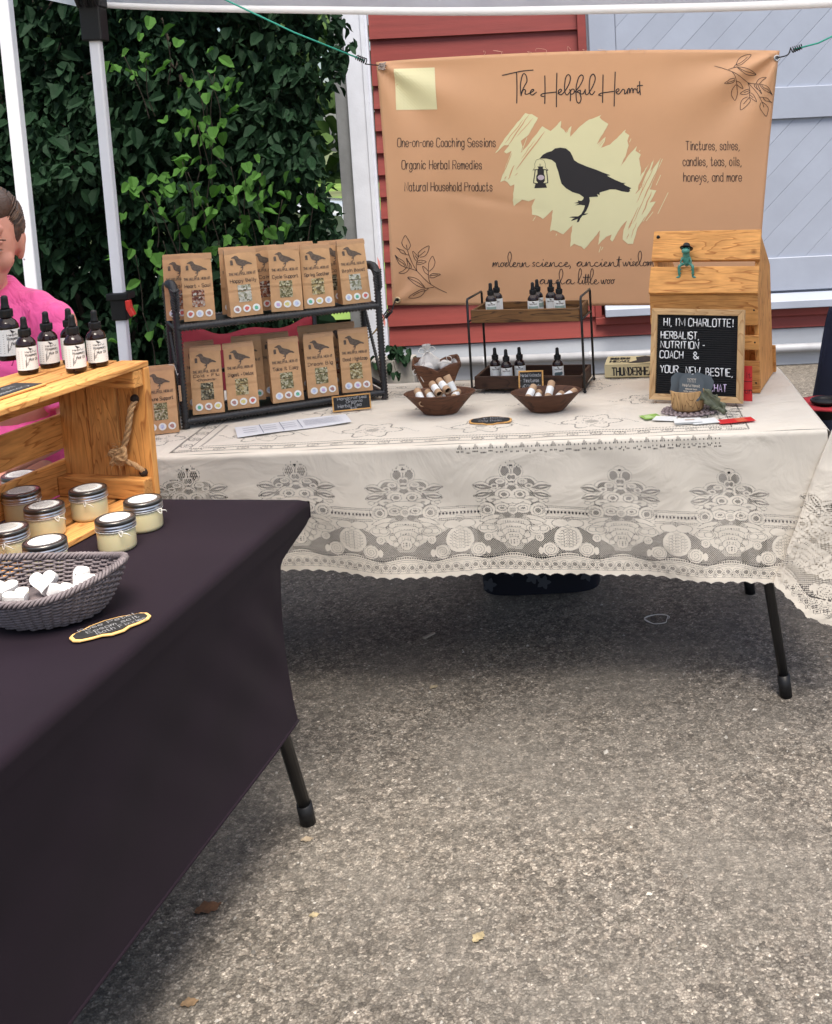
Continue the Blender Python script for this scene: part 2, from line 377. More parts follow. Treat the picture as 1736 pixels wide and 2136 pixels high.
BLACKP = mat('black_plastic', (.008, .008, .009), .45, bump=.1, spec=.3)
BLACKM = mat('black_metal', (.015, .015, .016), .35, metal=.3)
WHITEM = mat('white_metal', (.72, .73, .78), .35, var=.04, bump=.05)
REDP = mat('red_plastic', (.6, .03, .02), .4)
INK = mat('black_ink', (.012, .010, .014), .6, var=.1)
STAMP = mat('stamp_ink', (.11, .08, .06), .8, var=.5, vscale=160)
KRAFT = mat('kraft_paper', (.53, .31, .155), .8, var=.12, vscale=22, bump=1.0, bscale=34)
KRAFTD = mat('kraft_tube', (.42, .27, .16), .8, var=.1)
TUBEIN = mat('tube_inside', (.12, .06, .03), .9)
PAPER = mat('white_paper', (.74, .74, .72), .6, var=.04)
CHALKB = mat('chalkboard', (.012, .012, .013), .75, var=.5, vscale=40)
CHALK = mat('chalk', (.33, .33, .34), .9, var=.3, vscale=200)
SIGNW = wood('sign_wood', (.72, .40, .13), (.45, .2, .06), 'x', knots=False)
PINE_X = wood('pine_x', (.74, .36, .11), (.42, .16, .04), 'x')
PINE_Y = wood('pine_y', (.74, .36, .11), (.42, .16, .04), 'y')
PINE_Z = wood('pine_z', (.72, .34, .10), (.40, .15, .04), 'z')
FRAMEW = wood('frame_wood', (.70, .46, .23), (.5, .28, .12), 'x', knots=False)
WALNUT = wood('walnut', (.10, .042, .022), (.04, .017, .01), 'x', .45, knots=False)
WALNUT2 = wood('walnut_light', (.16, .068, .035), (.07, .03, .016), 'x', .45, knots=False)
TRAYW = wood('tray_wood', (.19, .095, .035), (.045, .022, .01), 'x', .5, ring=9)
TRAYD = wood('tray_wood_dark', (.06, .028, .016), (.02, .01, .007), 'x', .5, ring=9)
AMBER = mat('amber_glass', (.014, .004, .003), .10, var=.3, spec=.45)
WICKER = mat('black_wicker', (.022, .022, .025), .36, var=.4, vscale=90, bump=.6, bscale=300)
BASKETM = mat('grey_wicker', (.145, .12, .125), .6, var=.35, vscale=60, bump=.4, bscale=200)
WAX = mat('cream_wax', (.55, .49, .30), .35, var=.05, subsurf=.2, coat=.6)
LIDM = mat('dark_lid', (.12, .115, .11), .28, var=.2, metal=.9)
SILVER = mat('silver_band', (.5, .5, .52), .28, var=.1, metal=.95)
BOMB = mat('bath_bomb', (.60, .585, .575), .9, var=.08, vscale=60, bump=.5, bscale=150)
BLACKCLOTH = mat('black_spandex', (.0105, .0058, .0105), .8, var=.25, vscale=2.5, bump=.15, bscale=900, sheen=.02, spec=.12)
JUTE = mat('jute', (.42, .25, .12), .9, var=.3, vscale=200, bump=1, bscale=500)
STRING = mat('white_string', (.7, .68, .64), .8)
MUSLIN = mat('muslin', (.62, .59, .56), .9, var=.1, vscale=60, bump=.5, bscale=600)
GREENFROG = mat('frog_green', (.045, .22, .17), .3, var=.3, vscale=80, coat=.5)
SLATE = mat('slate_card', (.075, .09, .10), .6)
GOLDINK = mat('gold_ink', (.6, .52, .42), .5)
RED = mat('red_card', (.62, .02, .025), .35, var=.2, vscale=30)
REDSH = mat('red_sheet', (.62, .03, .03), .6)
GREEN = mat('green_card', (.24, .42, .08), .5, var=.4, vscale=60)
STUMP = wood('stump', (.55, .33, .14), (.2, .1, .04), 'z', .6)
LEAFF = mat('mossy_leaf', (.12, .13, .075), .45, var=.5, vscale=60, coat=.3)
BEAD = mat('doily_bead', (.26, .2, .2), .5, var=.5, vscale=120, bump=1, bscale=200)
TEAL = mat('teal_cord', (.03, .36, .27), .5, var=.4, vscale=400)
YCORD = mat('speckled_cord', (.30, .2, .08), .6, var=.9, vscale=180)
PINK = mat('pink_jersey', (.90, .115, .36), .85, var=.08, vscale=8, sheen=.2)
_t = PINK.node_tree; _b = _t.nodes['Principled BSDF']; _v = coords(_t, (1, 1.4, .8), rnd=False); _n = nd(_t, 'ShaderNodeTexNoise'); _n.inputs['Scale'].default_value = 11; _n.inputs['Detail'].default_value = 3; _n.inputs['Distortion'].default_value = 1.2
_t.links.new(_v, _n.inputs['Vector']); _p = nd(_t, 'ShaderNodeBump'); _p.inputs['Strength'].default_value = .7; _p.inputs['Distance'].default_value = .03; _t.links.new(_n.outputs['Fac'], _p.inputs['Height']); _t.links.new(_p.outputs[0], _b.inputs['Normal'])
SKIN = mat('skin', (.60, .27, .20), .5, var=.08, subsurf=.12)
HAIR = mat('brown_hair', (.065, .030, .018), .4, var=.6, vscale=8, bump=1.0, bscale=60, aniso=(1, 1, 14))
NAVY = mat('navy_cloth', (.006, .009, .028), .9, var=.4, vscale=6, bump=.3, bscale=400)
REDFAB = mat('dark_red_canvas', (.22, .012, .022), .8, var=.2, vscale=6, bump=.3, bscale=500)
REDW = mat('red_clapboard', (.20, .032, .027), .6, var=.20, vscale=4, bump=.35, bscale=40, aniso=(.4, 6, 6))
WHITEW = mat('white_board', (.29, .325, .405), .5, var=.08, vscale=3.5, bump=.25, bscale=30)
GREYW = mat('grey_board', (.20, .21, .22), .7, var=.2, vscale=7, bump=.4)
FOUND = mat('white_foundation', (.40, .43, .48), .7, var=.06, vscale=4, bump=.3)
PIPE = mat('grey_pipe', (.33, .34, .37), .4)
CANVAS = cloth_translucent('canopy_fabric', (.97, .97, .98), .85)
LINEN = cloth_translucent('white_linen', (.73, .665, .57), .06)
BANNER = mat('banner_vinyl', (.62, .345, .19), .42, var=.035, vscale=5, spec=.4)
CREAM = mat('banner_cream', (.73, .69, .42), .45, var=.02)
TABLEG = mat('grey_table', (.10, .095, .09), .6)
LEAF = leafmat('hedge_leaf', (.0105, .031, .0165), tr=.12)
LEAFB = leafmat('bright_leaf', (.048, .125, .028), tr=.25)
BARK = mat('bark', (.06, .045, .035), .9, bump=1)
GOLD = mat('brass_eyelet', (.6, .48, .3), .3, metal=.9)
CONCRETE = mat('concrete_block', (.28, .27, .25), .9, bump=1)
HERB = [speck('herb_rose', [(.18, .05, .03), (.35, .25, .2), (.1, .03, .02), (.3, .12, .06), (.42, .4, .35)], 190),
        speck('herb_grey', [(.30, .30, .22), (.42, .42, .36), (.16, .16, .1), (.5, .48, .42)], 150),
        speck('herb_green', [(.22, .2, .1), (.36, .33, .2), (.1, .09, .04), (.45, .42, .3), (.14, .13, .06)], 240),
        speck('herb_dark', [(.05, .045, .03), (.2, .18, .12), (.09, .07, .03), (.38, .34, .22)], 190),
        speck('herb_yellow', [(.35, .28, .12), (.2, .16, .07), (.45, .4, .25), (.1, .08, .04)], 200)]
STK = {c: mat('sticker_' + c, v, .5, var=.3, vscale=200) for c, v in dict(red=(.55, .12, .1), green=(.12, .42, .28), blue=(.45, .5, .68),
       purple=(.5, .36, .6), yellow=(.65, .58, .2), brown=(.38, .2, .18), white=(.8, .8, .8)).items()}
INDIGO = STK['blue']

# ================================================================== SETTING
def ground_mat():
    mt, t, b = newmat('asphalt'); v0 = coords(t, rnd=False)
    wn = nd(t, 'ShaderNodeTexNoise'); wn.inputs['Scale'].default_value = 130; wn.inputs['Detail'].default_value = 3; t.links.new(v0, wn.inputs['Vector'])
    ws = nd(t, 'ShaderNodeVectorMath', operation='SCALE'); ws.inputs['Scale'].default_value = .010; t.links.new(wn.outputs['Color'], ws.inputs[0])
    wa = nd(t, 'ShaderNodeVectorMath', operation='ADD'); t.links.new(v0, wa.inputs[0]); t.links.new(ws.outputs[0], wa.inputs[1]); v = wa.outputs[0]
    def vor(s):
        n = nd(t, 'ShaderNodeTexVoronoi'); n.inputs['Scale'].default_value = s; t.links.new(v, n.inputs['Vector']); return n
    def noi(s, d=5):
        n = nd(t, 'ShaderNodeTexNoise'); n.inputs['Scale'].default_value = s; n.inputs['Detail'].default_value = d; t.links.new(v, n.inputs['Vector']); return n
    a = vor(190); c = vor(80); sa = nd(t, 'ShaderNodeSeparateColor'); sc2 = nd(t, 'ShaderNodeSeparateColor')
    t.links.new(a.outputs['Color'], sa.inputs[0]); t.links.new(c.outputs['Color'], sc2.inputs[0])
    ca = ramp(t, sa.outputs[0], [(0, (.085, .078, .070)), (.30, (.138, .127, .116)), (.65, (.19, .177, .160)), (.92, (.25, .235, .214)), (1, (.38, .36, .33))])
    cb = ramp(t, sc2.outputs[1], [(0, (.35, .33, .3)), (.55, (.9, .88, .85)), (.85, (1.15, 1.1, 1.05)), (1, (1.6, 1.55, 1.5))])
    m1 = nd(t, 'ShaderNodeMixRGB', blend_type='MULTIPLY'); m1.inputs[0].default_value = .8; t.links.new(ca, m1.inputs[1]); t.links.new(cb, m1.inputs[2])
    cr = ramp(t, a.outputs['Distance'], [(.30, (1.04, 1.04, 1.04)), (.70, (.52, .49, .46))])
    m2 = nd(t, 'ShaderNodeMixRGB', blend_type='MULTIPLY'); m2.inputs[0].default_value = .8; t.links.new(m1.outputs[0], m2.inputs[1]); t.links.new(cr, m2.inputs[2])
    n1 = noi(1.7); m3 = nd(t, 'ShaderNodeMixRGB', blend_type='MULTIPLY'); m3.inputs[0].default_value = .85
    t.links.new(m2.outputs[0], m3.inputs[1]); t.links.new(ramp(t, n1.outputs['Fac'], [(.3, (.95, .93, .91)), (.5, (1.1, 1.08, 1.05)), (.7, (1.25, 1.21, 1.14))]), m3.inputs[2])
    n2 = noi(22); m4 = nd(t, 'ShaderNodeMixRGB', blend_type='MULTIPLY'); m4.inputs[0].default_value = .8
    t.links.new(m3.outputs[0], m4.inputs[1]); t.links.new(ramp(t, n2.outputs['Fac'], [(.3, (.72, .70, .68)), (.52, (1.05, 1.05, 1.05))]), m4.inputs[2])
    n5 = noi(2.6, 3); m5 = nd(t, 'ShaderNodeMixRGB', blend_type='MIX'); n6 = noi(60, 4)
    t.links.new(ramp(t, n5.outputs['Fac'], [(.42, (.05, .05, .05)), (.64, (.45, .45, .45))]), m5.inputs[0]); t.links.new(m4.outputs[0], m5.inputs[1])
    t.links.new(ramp(t, n6.outputs['Fac'], [(.3, (.115, .104, .090)), (.7, (.19, .173, .15))]), m5.inputs[2])
    t.links.new(m5.outputs[0], b.inputs['Base Color']); b.inputs['Roughness'].default_value = .85
    bp = nd(t, 'ShaderNodeBump'); bp.inputs['Strength'].default_value = .8; bp.inputs['Distance'].default_value = .004; bp.invert = True
    t.links.new(a.outputs['Distance'], bp.inputs['Height'])
    b2 = nd(t, 'ShaderNodeBump'); b2.inputs['Strength'].default_value = .8; b2.inputs['Distance'].default_value = .012
    t.links.new(n2.outputs['Fac'], b2.inputs['Height']); t.links.new(bp.outputs[0], b2.inputs['Normal']); t.links.new(b2.outputs[0], b.inputs['Normal'])
    return mt
g = MB(); g.grid(lambda u, v: (-200 + 400 * u, -60 + 400 * v, 0), 8, 8)
gr = g.build('ground', mat('earth', (.11, .13, .05), .9, var=.5, vscale=.8)); gr['kind'] = 'structure'
g = MB(); g.grid(lambda u, v: (-9 + 18 * u, -6 + 15.2 * v, .004), 10, 10)
pv = g.build('pavement', ground_mat()); pv['kind'] = 'structure'
g = MB(); g.grid(lambda u, v: (-60 + 100 * u, 9.5 + 60 * v, .008 + .25 * noise.noise(Vector((u * 9, v * 9, 0)))), 30, 30)
lw = g.build('lawn', mat('lawn_green', (.13, .21, .04), .9, var=.4, vscale=2)); lw['kind'] = 'structure'
# loose grit
def grit():
    n = 5200; V = []; Fq = []
    xs = RNG.uniform(-1.7, 1.9, n); ys = RNG.uniform(1.2, 4.3, n)
    base = np.array([[1, 0, 0], [0, 1, 0], [-1, 0, 0], [0, -1, 0], [0, 0, .8]])
    tri = np.array([[0, 1, 4], [1, 2, 4], [2, 3, 4], [3, 0, 4]])
    a = RNG.uniform(0, 6.28, n); s = RNG.uniform(.0015, .0045, n) * (1 + (RNG.random(n) > .985) * 1.3)
    for i in range(n):
        c, q = math.cos(a[i]), math.sin(a[i]); P = base * (1 + RNG.uniform(-.35, .35, (5, 1))) * s[i] * 1.1
        P = np.stack([P[:, 0] * c - P[:, 1] * q * .7, P[:, 0] * q + P[:, 1] * c * .7, P[:, 2]], 1) + [xs[i], ys[i], .004]
        V.append(P); Fq.append(tri + 5 * i)
    mt, t, b = newmat('grit_stone'); ge = nd(t, 'ShaderNodeNewGeometry')
    t.links.new(ramp(t, ge.outputs['Random Per Island'], [(0, (.07, .065, .06)), (.6, (.19, .175, .155)), (1, (.36, .34, .31))]), b.inputs['Base Color']); b.inputs['Roughness'].default_value = .9
    o = np_mesh('loose_grit', np.concatenate(V), np.concatenate(Fq), mt); o['kind'] = 'stuff'
    tag(o, 'fine pale grit scattered loose over the grey asphalt', 'grit')
grit()
# small litter
def dry_leaf(px, py, col, size, lab, rot):
    size *= .7
    c = atz(px, py, .012); t = MB(); t.smooth = True
    t.grid(lambda u, v: ((u - .5) * size * 1.5, (v - .5) * size * (math.sin(math.pi * min(.97, u + .03)) ** .6) * (1 + .25 * math.sin(u * 19)), size * (.06 + .14 * abs(v - .5) + .07 * math.sin(u * 7 + v * 5))), 9, 6)
    o = t.build('dry_leaf', mat('dry_leaf_' + lab[:4], col, .8, var=.5, vscale=60)); o.location = (c.x, c.y, .004); o.rotation_euler = (0, 0, rot)
    tag(o, lab, 'leaf')
dry_leaf(434, 1889, (.12, .055, .025), .05, 'crumpled brown dry leaf on the asphalt below the black tablecloth hem', .5)
dry_leaf(998, 1948, (.26, .21, .12), .03, 'small straw coloured leaf scrap lying alone in the middle of the asphalt', 1.1)
dry_leaf(655, 1902, (.28, .23, .14), .02, 'pale yellowish leaf scrap on the asphalt right of the brown dry leaf', .2)
dry_leaf(395, 2085, (.17, .11, .06), .03, 'tan leaf scrap on the asphalt at the bottom, beside the black tablecloth', .3)
dry_leaf(640, 1745, (.25, .2, .14), .026, 'pale wood chip on the asphalt just below the foot of the black table leg', .15)
dry_leaf(905, 1428, (.25, .21, .14), .026, 'pale leaf scrap at the edge of the shade under the lace covered table', .9)
dry_leaf(1355, 1858, (.4, .38, .33), .014, 'whitish scrap on the asphalt right of centre', .4)
dry_leaf(1575, 1475, (.42, .4, .37), .014, 'white pebble on the asphalt left of the foot of the right table leg', .4)
t = MB(); c = atz(895, 1325, .01); t.box((0, 0, .004), (.045, .009, .005), (0, 0, .9)); o = t.build('wood_chip', mat('twig', (.35, .3, .25), .8)); o.location = (c.x, c.y, .005)
tag(o, 'thin wood chip on the dark asphalt under the lace covered table', 'twig')
t = MB(); c = atz(1372, 1292, .006); t.smooth = True
t.tube([(.035 * math.cos(a * .35) * (1 + .2 * math.sin(a)), .035 * math.sin(a * .35), .002 + .001 * math.sin(a)) for a in range(30)], .0012, 5)
o = t.build('string_loop', STRING); o.location = (c.x, c.y, .005); tag(o, 'loop of pale string lying on the dark asphalt under the table', 'string')

# ------------------------------------------------------------------ building
BY = 7.0
bld = thing('building', 'red clapboard building with white corner board, white barn door and white foundation', 'building', (0, BY, 0))
def W(px, py, dy=0): p = aty(px, py, BY); return p
xl = aty(771, 82, BY).x; xr = aty(1204, 62, BY).x
zb = .246
# clapboards, each a tilted board
zs = [zb, .374] + [.374 + i * .136 for i in range(1, 11)] + [1.874, 2.157, 2.44, 2.72, 3.0]
DX0, DX1 = xr + .055, 3.0     # door extents incl. frame
sill_l = aty(1262, 648, BY).x
for i in range(len(zs) - 1):
    z0, z1 = zs[i], zs[i + 1]
    rx = 3.2 if z1 < .38 else (sill_l - .06 if z1 < .52 else xr)
    t = MB(); L = rx - xl
    t.prism([(-.012, z0), (.018, z0), (.024, z1 + .006), (.012, z1 + .006)], 'x', xl, rx)
    t.v = [(x, y + .004 * noise.noise(Vector((x * 2, z * 3, i))) * .5, z + .002 * noise.noise(Vector((x * 1.5, i, 0)))) for x, y, z in t.v]
    t.build('clapboard', REDW, bld, bevel=.0015)
t = MB(); t.box(((xl + 3.2) / 2, .19, 1.75), (3.2 - xl - .02, .3, 3.4)); t.build('wall_core', REDW, bld)
t = MB(); t.box((xr + .027, -.012, 1.95), (.052, .06, 2.6)); t.build('door_casing', REDW, bld, bevel=.002)
t = MB(); t.box(((sill_l - .06 + 3.2) / 2, -.005, .348), (3.2 - sill_l + .06, .05, .045)); t.box((sill_l - .04, -.003, .43), (.04, .05, .115)); t.build('sill_trim', REDW, bld, bevel=.002)
# corner board (two faces) and grey return
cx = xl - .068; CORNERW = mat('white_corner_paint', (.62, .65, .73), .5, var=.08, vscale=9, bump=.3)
t = MB(); t.box((cx - .012, -.01, 1.75), (.15, .045, 3.2)); t.box((cx + .035, -.038, 1.75), (.03, .012, 3.2)); 
t.build('corner_board', CORNERW, bld, bevel=.003)
t = MB(); t.box((cx - .130, .03, 1.75), (.08, .05, 3.2)); t.build('corner_return', GREYW, bld, bevel=.003)
# paint smears on corner board
for px, py, h_ in ((794, 560, .16), (803, 665, .09)):
    p = W(px, py); t = MB()
    t.fill([(p.x - .008, p.z + h_ / 2), (p.x + .006, p.z + h_ * .3), (p.x + .010, p.z - h_ * .2), (p.x + .003, p.z - h_ / 2), (p.x - .004, p.z - h_ * .1)], lambda x, z: (x, -.0455 if x > 0 else -.0455, z))
    t.build('paint_smear', mat('smear', (.68, .25, .24), .7, var=.2, vscale=90), bld)
# foundation and pipe
t = MB(); t.box(((xl - .1 + 3.2) / 2, .035, .1215), (3.3 - xl, .06, .235)); t.build('foundation', FOUND, bld, bevel=.004)
t = MB(); t.smooth = True; t.tube([(xl - .1, -.03, .140), (1.0, -.03, .122), (3.2, -.03, .11)], .028, 12); t.build('conduit_pipe', PIPE, bld)
for k in (-.55, .12, .9):
    t = MB(); t.lathe([(.031, -.012), (.031, .012)], 12); t.v = [(z + k, x - .03, y + .131) for x, y, z in t.v]; t.build('pipe_clamp', PIPE, bld)
# door: frame posts, rails, diagonal boards
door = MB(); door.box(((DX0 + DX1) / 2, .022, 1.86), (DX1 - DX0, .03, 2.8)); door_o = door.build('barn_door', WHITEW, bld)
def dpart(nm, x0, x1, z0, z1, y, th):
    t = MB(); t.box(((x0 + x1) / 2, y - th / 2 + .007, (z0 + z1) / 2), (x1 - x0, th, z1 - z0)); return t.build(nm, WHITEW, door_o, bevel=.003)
sx0 = DX0 + .015
dpart('stile', sx0, sx0 + .16, .47, 3.2, 0, .035)
rz1 = aty(1625, 182, BY).z; rz0 = aty(1625, 248, BY).z
dpart('rail', sx0 + .162, DX1, rz0, rz1, 0, .03)
lz1 = aty(1660, 535, BY).z; lz0 = aty(1660, 604, BY).z
dpart('rail', sx0 + .162, DX1, lz0, lz1, 0, .03)
dpart('rail', sx0 + .162, DX1, 3.06, 3.20, 0, .03)
def diag(z0, z1, x0, x1, wd=.128):
    k = 0; s = x0 - (z1 - z0)
    while s < x1:
        poly = [(s, z0), (s + wd * 1.414 - .0016, z0), (s + wd * 1.414 - .0016 + (z1 - z0), z1), (s + (z1 - z0), z1)]
        def clip(P, f, xc):
            o = []
            for i in range(len(P)):
                a, b = P[i], P[(i + 1) % len(P)]; ia, ib = f(a), f(b)
                if ia: o.append(a)
                if ia != ib:
                    q = (xc - a[0]) / (b[0] - a[0]); o.append((xc, a[1] + (b[1] - a[1]) * q))
            return o
        poly = clip(poly, lambda p: p[0] >= x0, x0)
        if poly: poly = clip(poly, lambda p: p[0] <= x1, x1)
        if len(poly) > 2:
            t = MB(); t.prism(poly, 'y', -.0025 - .0008 * (k % 2), .006); t.build('plank', WHITEW, door_o, bevel=.0012)
        s += wd * 1.414; k += 1
diag(rz1, 3.06, sx0 + .165, DX1); diag(lz1, rz0, sx0 + .165, DX1)
# big sloping sill
sz1 = aty(1660, 632, BY).z
t = MB(); t.prism([(-.10, .382), (-.10, .432), (-.02, .470), (.02, .470), (.02, .382)], 'x', sill_l, 3.1); t.build('door_sill', WHITEW, bld, bevel=.004)

# ------------------------------------------------------------------ vegetation
def leaf_verts(L, wd):          # 8 verts, folded along the midrib, drooping tip
    return np.array([[0, 0, 0], [wd * .36, L * .22, .012], [wd * .5, L * .50, .008], [wd * .26, L * .80, -.012], [0, L, -.05 * L - .012],
                     [-wd * .26, L * .80, -.012], [-wd * .5, L * .50, .008], [-wd * .36, L * .22, .012], [0, L * .35, -.004], [0, L * .7, -.014]])
LEAFF_ = [(0, 1, 8), (1, 2, 8), (2, 9, 8), (2, 3, 9), (3, 4, 9), (4, 5, 9), (5, 6, 9), (6, 8, 9), (6, 7, 8), (7, 0, 8)]
def rotm(az_, droop, roll):
    return np.array(Euler((droop, roll, az_), 'XYZ').to_matrix())
def scatter_leaves(pts, sizes, az0, az_sp, dr0, dr_sp, ratio=.5):
    V = []; Fq = []
    for i, (p, s) in enumerate(zip(pts, sizes)):
        M = rotm(az0 + RNG.normal(0, az_sp), dr0 + RNG.normal(0, dr_sp), RNG.normal(0, .6))
        V.append(leaf_verts(s, s * (ratio + RNG.uniform(-.07, .1))) @ M.T + p); Fq.append(np.array(LEAFF_) + 10 * i)
    return np.concatenate(V), np.concatenate(Fq)
hedge = thing('hedge', 'dense dark green leafy hedge behind the tea shelf, left of the red building', 'hedge', (-2.5, 5.9, 0))
def bulge(x, z): return 5.55 + .28 * noise.noise(Vector((x * 1.7, z * 1.7, 3))) + .12 * noise.noise(Vector((x * 5, z * 5, 9)))
def hedge_right(z): return -1.12 - .28 * max(0, min(1, (1.9 - z) / 1.3)) * .5 + .06 * math.sin(z * 7)
pts = []; siz = []
n = 10500
for i in range(n):
    x = RNG.uniform(-3.6, -1.0); z = RNG.uniform(.0, 2.75)
    d = abs(RNG.normal(0, 1)) * .16
    y = bulge(x, z) + d
    if x > hedge_right(z) : continue
    h = noise.noise(Vector((x * 3.2 + 5, z * 3.2, 1)))
    if h > .36 and RNG.random() < .93: continue
    if z < .9 + .2 * noise.noise(Vector((x * 4, 0, 0))) and RNG.random() < .25: continue
    
    if i % 3 == 0:      # little whorls of leaves at the shoot tips
        for q_ in range(4): pts.append((x + 2.5 + RNG.normal(0, .022), y - 5.93 + RNG.normal(0, .02), z + RNG.normal(0, .018))); siz.append(RNG.uniform(.05, .09))
    else: pts.append((x + 2.5, y - 5.9, z)); siz.append(RNG.uniform(.05, .09))
V, Fq = scatter_leaves(pts, siz, math.pi, 1.15, -.7, .42)
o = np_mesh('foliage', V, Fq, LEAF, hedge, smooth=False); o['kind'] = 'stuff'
# deep second layer for darkness and thickness
pts = []; siz = []
for i in range(7000):
    x = RNG.uniform(-4.1, -1.25); z = RNG.uniform(0, 3.0); y = 6.25 + RNG.uniform(0, .5)
    h = noise.noise(Vector((x * 3.2 + 5, z * 3.2, 1)))
    if h > .42 and RNG.random() < .9: continue
    if x > -1.45: continue
    if x > -1.75 and .95 < z < 1.35 and RNG.random() < .8 : continue
    pts.append((x + 2.5, y - 5.9, z)); siz.append(RNG.uniform(.10, .17))
V, Fq = scatter_leaves(pts, siz, math.pi, 1.3, -.9, .6, .7)
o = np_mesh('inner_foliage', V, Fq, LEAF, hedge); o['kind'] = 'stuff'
# nearest leaves one by one
lms = []
for k in range(6):
    me = bpy.data.meshes.new('leaf'); s = .085 + .006 * k
    me.from_pydata([tuple(v) for v in leaf_verts(s, s * (.48 + .03 * (k % 3)))], [], LEAFF_); me.materials.append(LEAF); lms.append(me)
def put_leaf(me, par, loc, az_, dr, roll, scl=1.0):
    o = link_ob('leaf', me, par); o.location = loc; o.rotation_euler = (dr, roll, az_); o.scale = (scl,) * 3; return o
for i in range(290):
    x = RNG.uniform(-3.0, -1.3); z = RNG.uniform(.6, 2.35)
    put_leaf(lms[i % 6], hedge, (x + 2.5, bulge(x, z) - .06 - 5.9, z), math.pi + RNG.normal(0, 1.1), -.7 + RNG.normal(0, .35), RNG.normal(0, .5))
for i in range(11):
    x = -3.6 + i * .16 + RNG.uniform(-.05, .05); P = [(x + 2.5, .15, 0)]
    for k in range(1, 8): P.append((x + 2.5 + RNG.normal(0, .05) * k * .5, .15 + RNG.normal(0, .05), k * .36))
    t = MB(); t.smooth = True; t.tube(catmull(P, 3), [.018 - .0006 * j for j in range(len(catmull(P, 3)))], 6); t.build('branch', BARK, hedge)

# bright young shrub in front of the hedge
def shrub(name, label, clusters, Y, leafm, base, group=None, cat='shrub', smin=.07, smax=.12, per=14, spread=.10):
    root = thing(name, label, cat, base, 0, group)
    mes = []
    for k in range(5):
        me = bpy.data.meshes.new('leaf'); s = smin + (smax - smin) * k / 4
        me.from_pydata([tuple(v) for v in leaf_verts(s, s * .62)], [], LEAFF_); me.materials.append(leafm); mes.append(me)
    for (px, py, nl) in clusters:
        c = aty(px, py, Y) - Vector(base); c.y += RNG.uniform(-.05, .05)
        b0 = c + Vector((-c.x * .12 + RNG.normal(0, .03), .16, -.26)); P = catmull([b0, b0 * .5 + c * .5 + Vector((RNG.normal(0, .02), .02, -.02)), c + Vector((0, 0, .03))], 5)
        t = MB(); t.smooth = True; t.tube(P, [.0035 - .0002 * j for j in range(len(P))], 5); t.build('stem', BARK, root)
        for i in range(max(3, int(nl * .85))):
            q = Vector((RNG.normal(0, spread), RNG.normal(0, spread * .5), RNG.normal(0, spread * .55)))
            put_leaf(mes[int(RNG.integers(0, 5))], root, c + q, math.pi + RNG.normal(0, .9) + (q.x * -8), -.55 + RNG.normal(0, .3), RNG.normal(0, .3))
    return root
shrub('young_shrub', 'bright lime green young shrub growing up in front of the dark hedge', [
    (262, 128, 10), (298, 122, 7), (345, 52, 5), (395, 155, 4), (432, 160, 11), (455, 170, 5), (438, 232, 9), (420, 275, 9), (440, 305, 8), (405, 262, 5),
    (385, 350, 12), (400, 372, 11), (478, 362, 12), (512, 378, 10), (548, 372, 8), (300, 405, 9), (330, 425, 9), (372, 440, 7), (440, 436, 9), (515, 450, 10),
    (470, 480, 9), (560, 485, 8), (590, 430, 7), (345, 515, 9), (320, 540, 8), (390, 525, 8), (455, 520, 9), (560, 510, 8), (285, 545, 6), (300, 665, 8), (330, 690, 6), (655, 405, 5)],
    5.25, LEAFB, (-1.9, 5.35, 0), smin=.05, smax=.088)
# plants by the corner of the building
planter = thing('planter', 'grey block planter at the foot of the white corner board', 'planter', aty(822, 770, 6.6) * 1 - Vector((0, 0, 0)))
planter.location.z = 0; MATW[planter.name] = Matrix.Translation(planter.location)
t = MB(); t.box((0, 0, .17), (.26, .16, .16)); t.box((-.02, .03, .045), (.30, .2, .09)); t.build('block', CONCRETE, planter, bevel=.006)
shrub('garden_plant', 'leafy dark green plant in the grey planter by the white corner board', [(812, 738, 9), (832, 735, 9), (850, 745, 7), (800, 760, 7), (822, 762, 8)], 6.5, LEAF,
      (planter.location.x, 6.55, .2), cat='plant', smin=.04, smax=.07, spread=.045)
# far trees
pts = []; siz = []
for i in range(6000):
    x = RNG.uniform(-40, 25); z = RNG.uniform(0, 9); y = 48 + RNG.normal(0, 2) + 2 * noise.noise(Vector((x * .3, z * .3, 0)))
    pts.append((x, y, z)); siz.append(RNG.uniform(.6, 1.4))
V, Fq = scatter_leaves(pts, siz, math.pi, 1, -.8, .5, .8)
o = np_mesh('far_trees', V, Fq, leafmat('far_leaf', (.05, .09, .03)), None); o['kind'] = 'stuff'; tag(o, 'far line of trees beyond the lawn, seen through the hedge', 'trees')
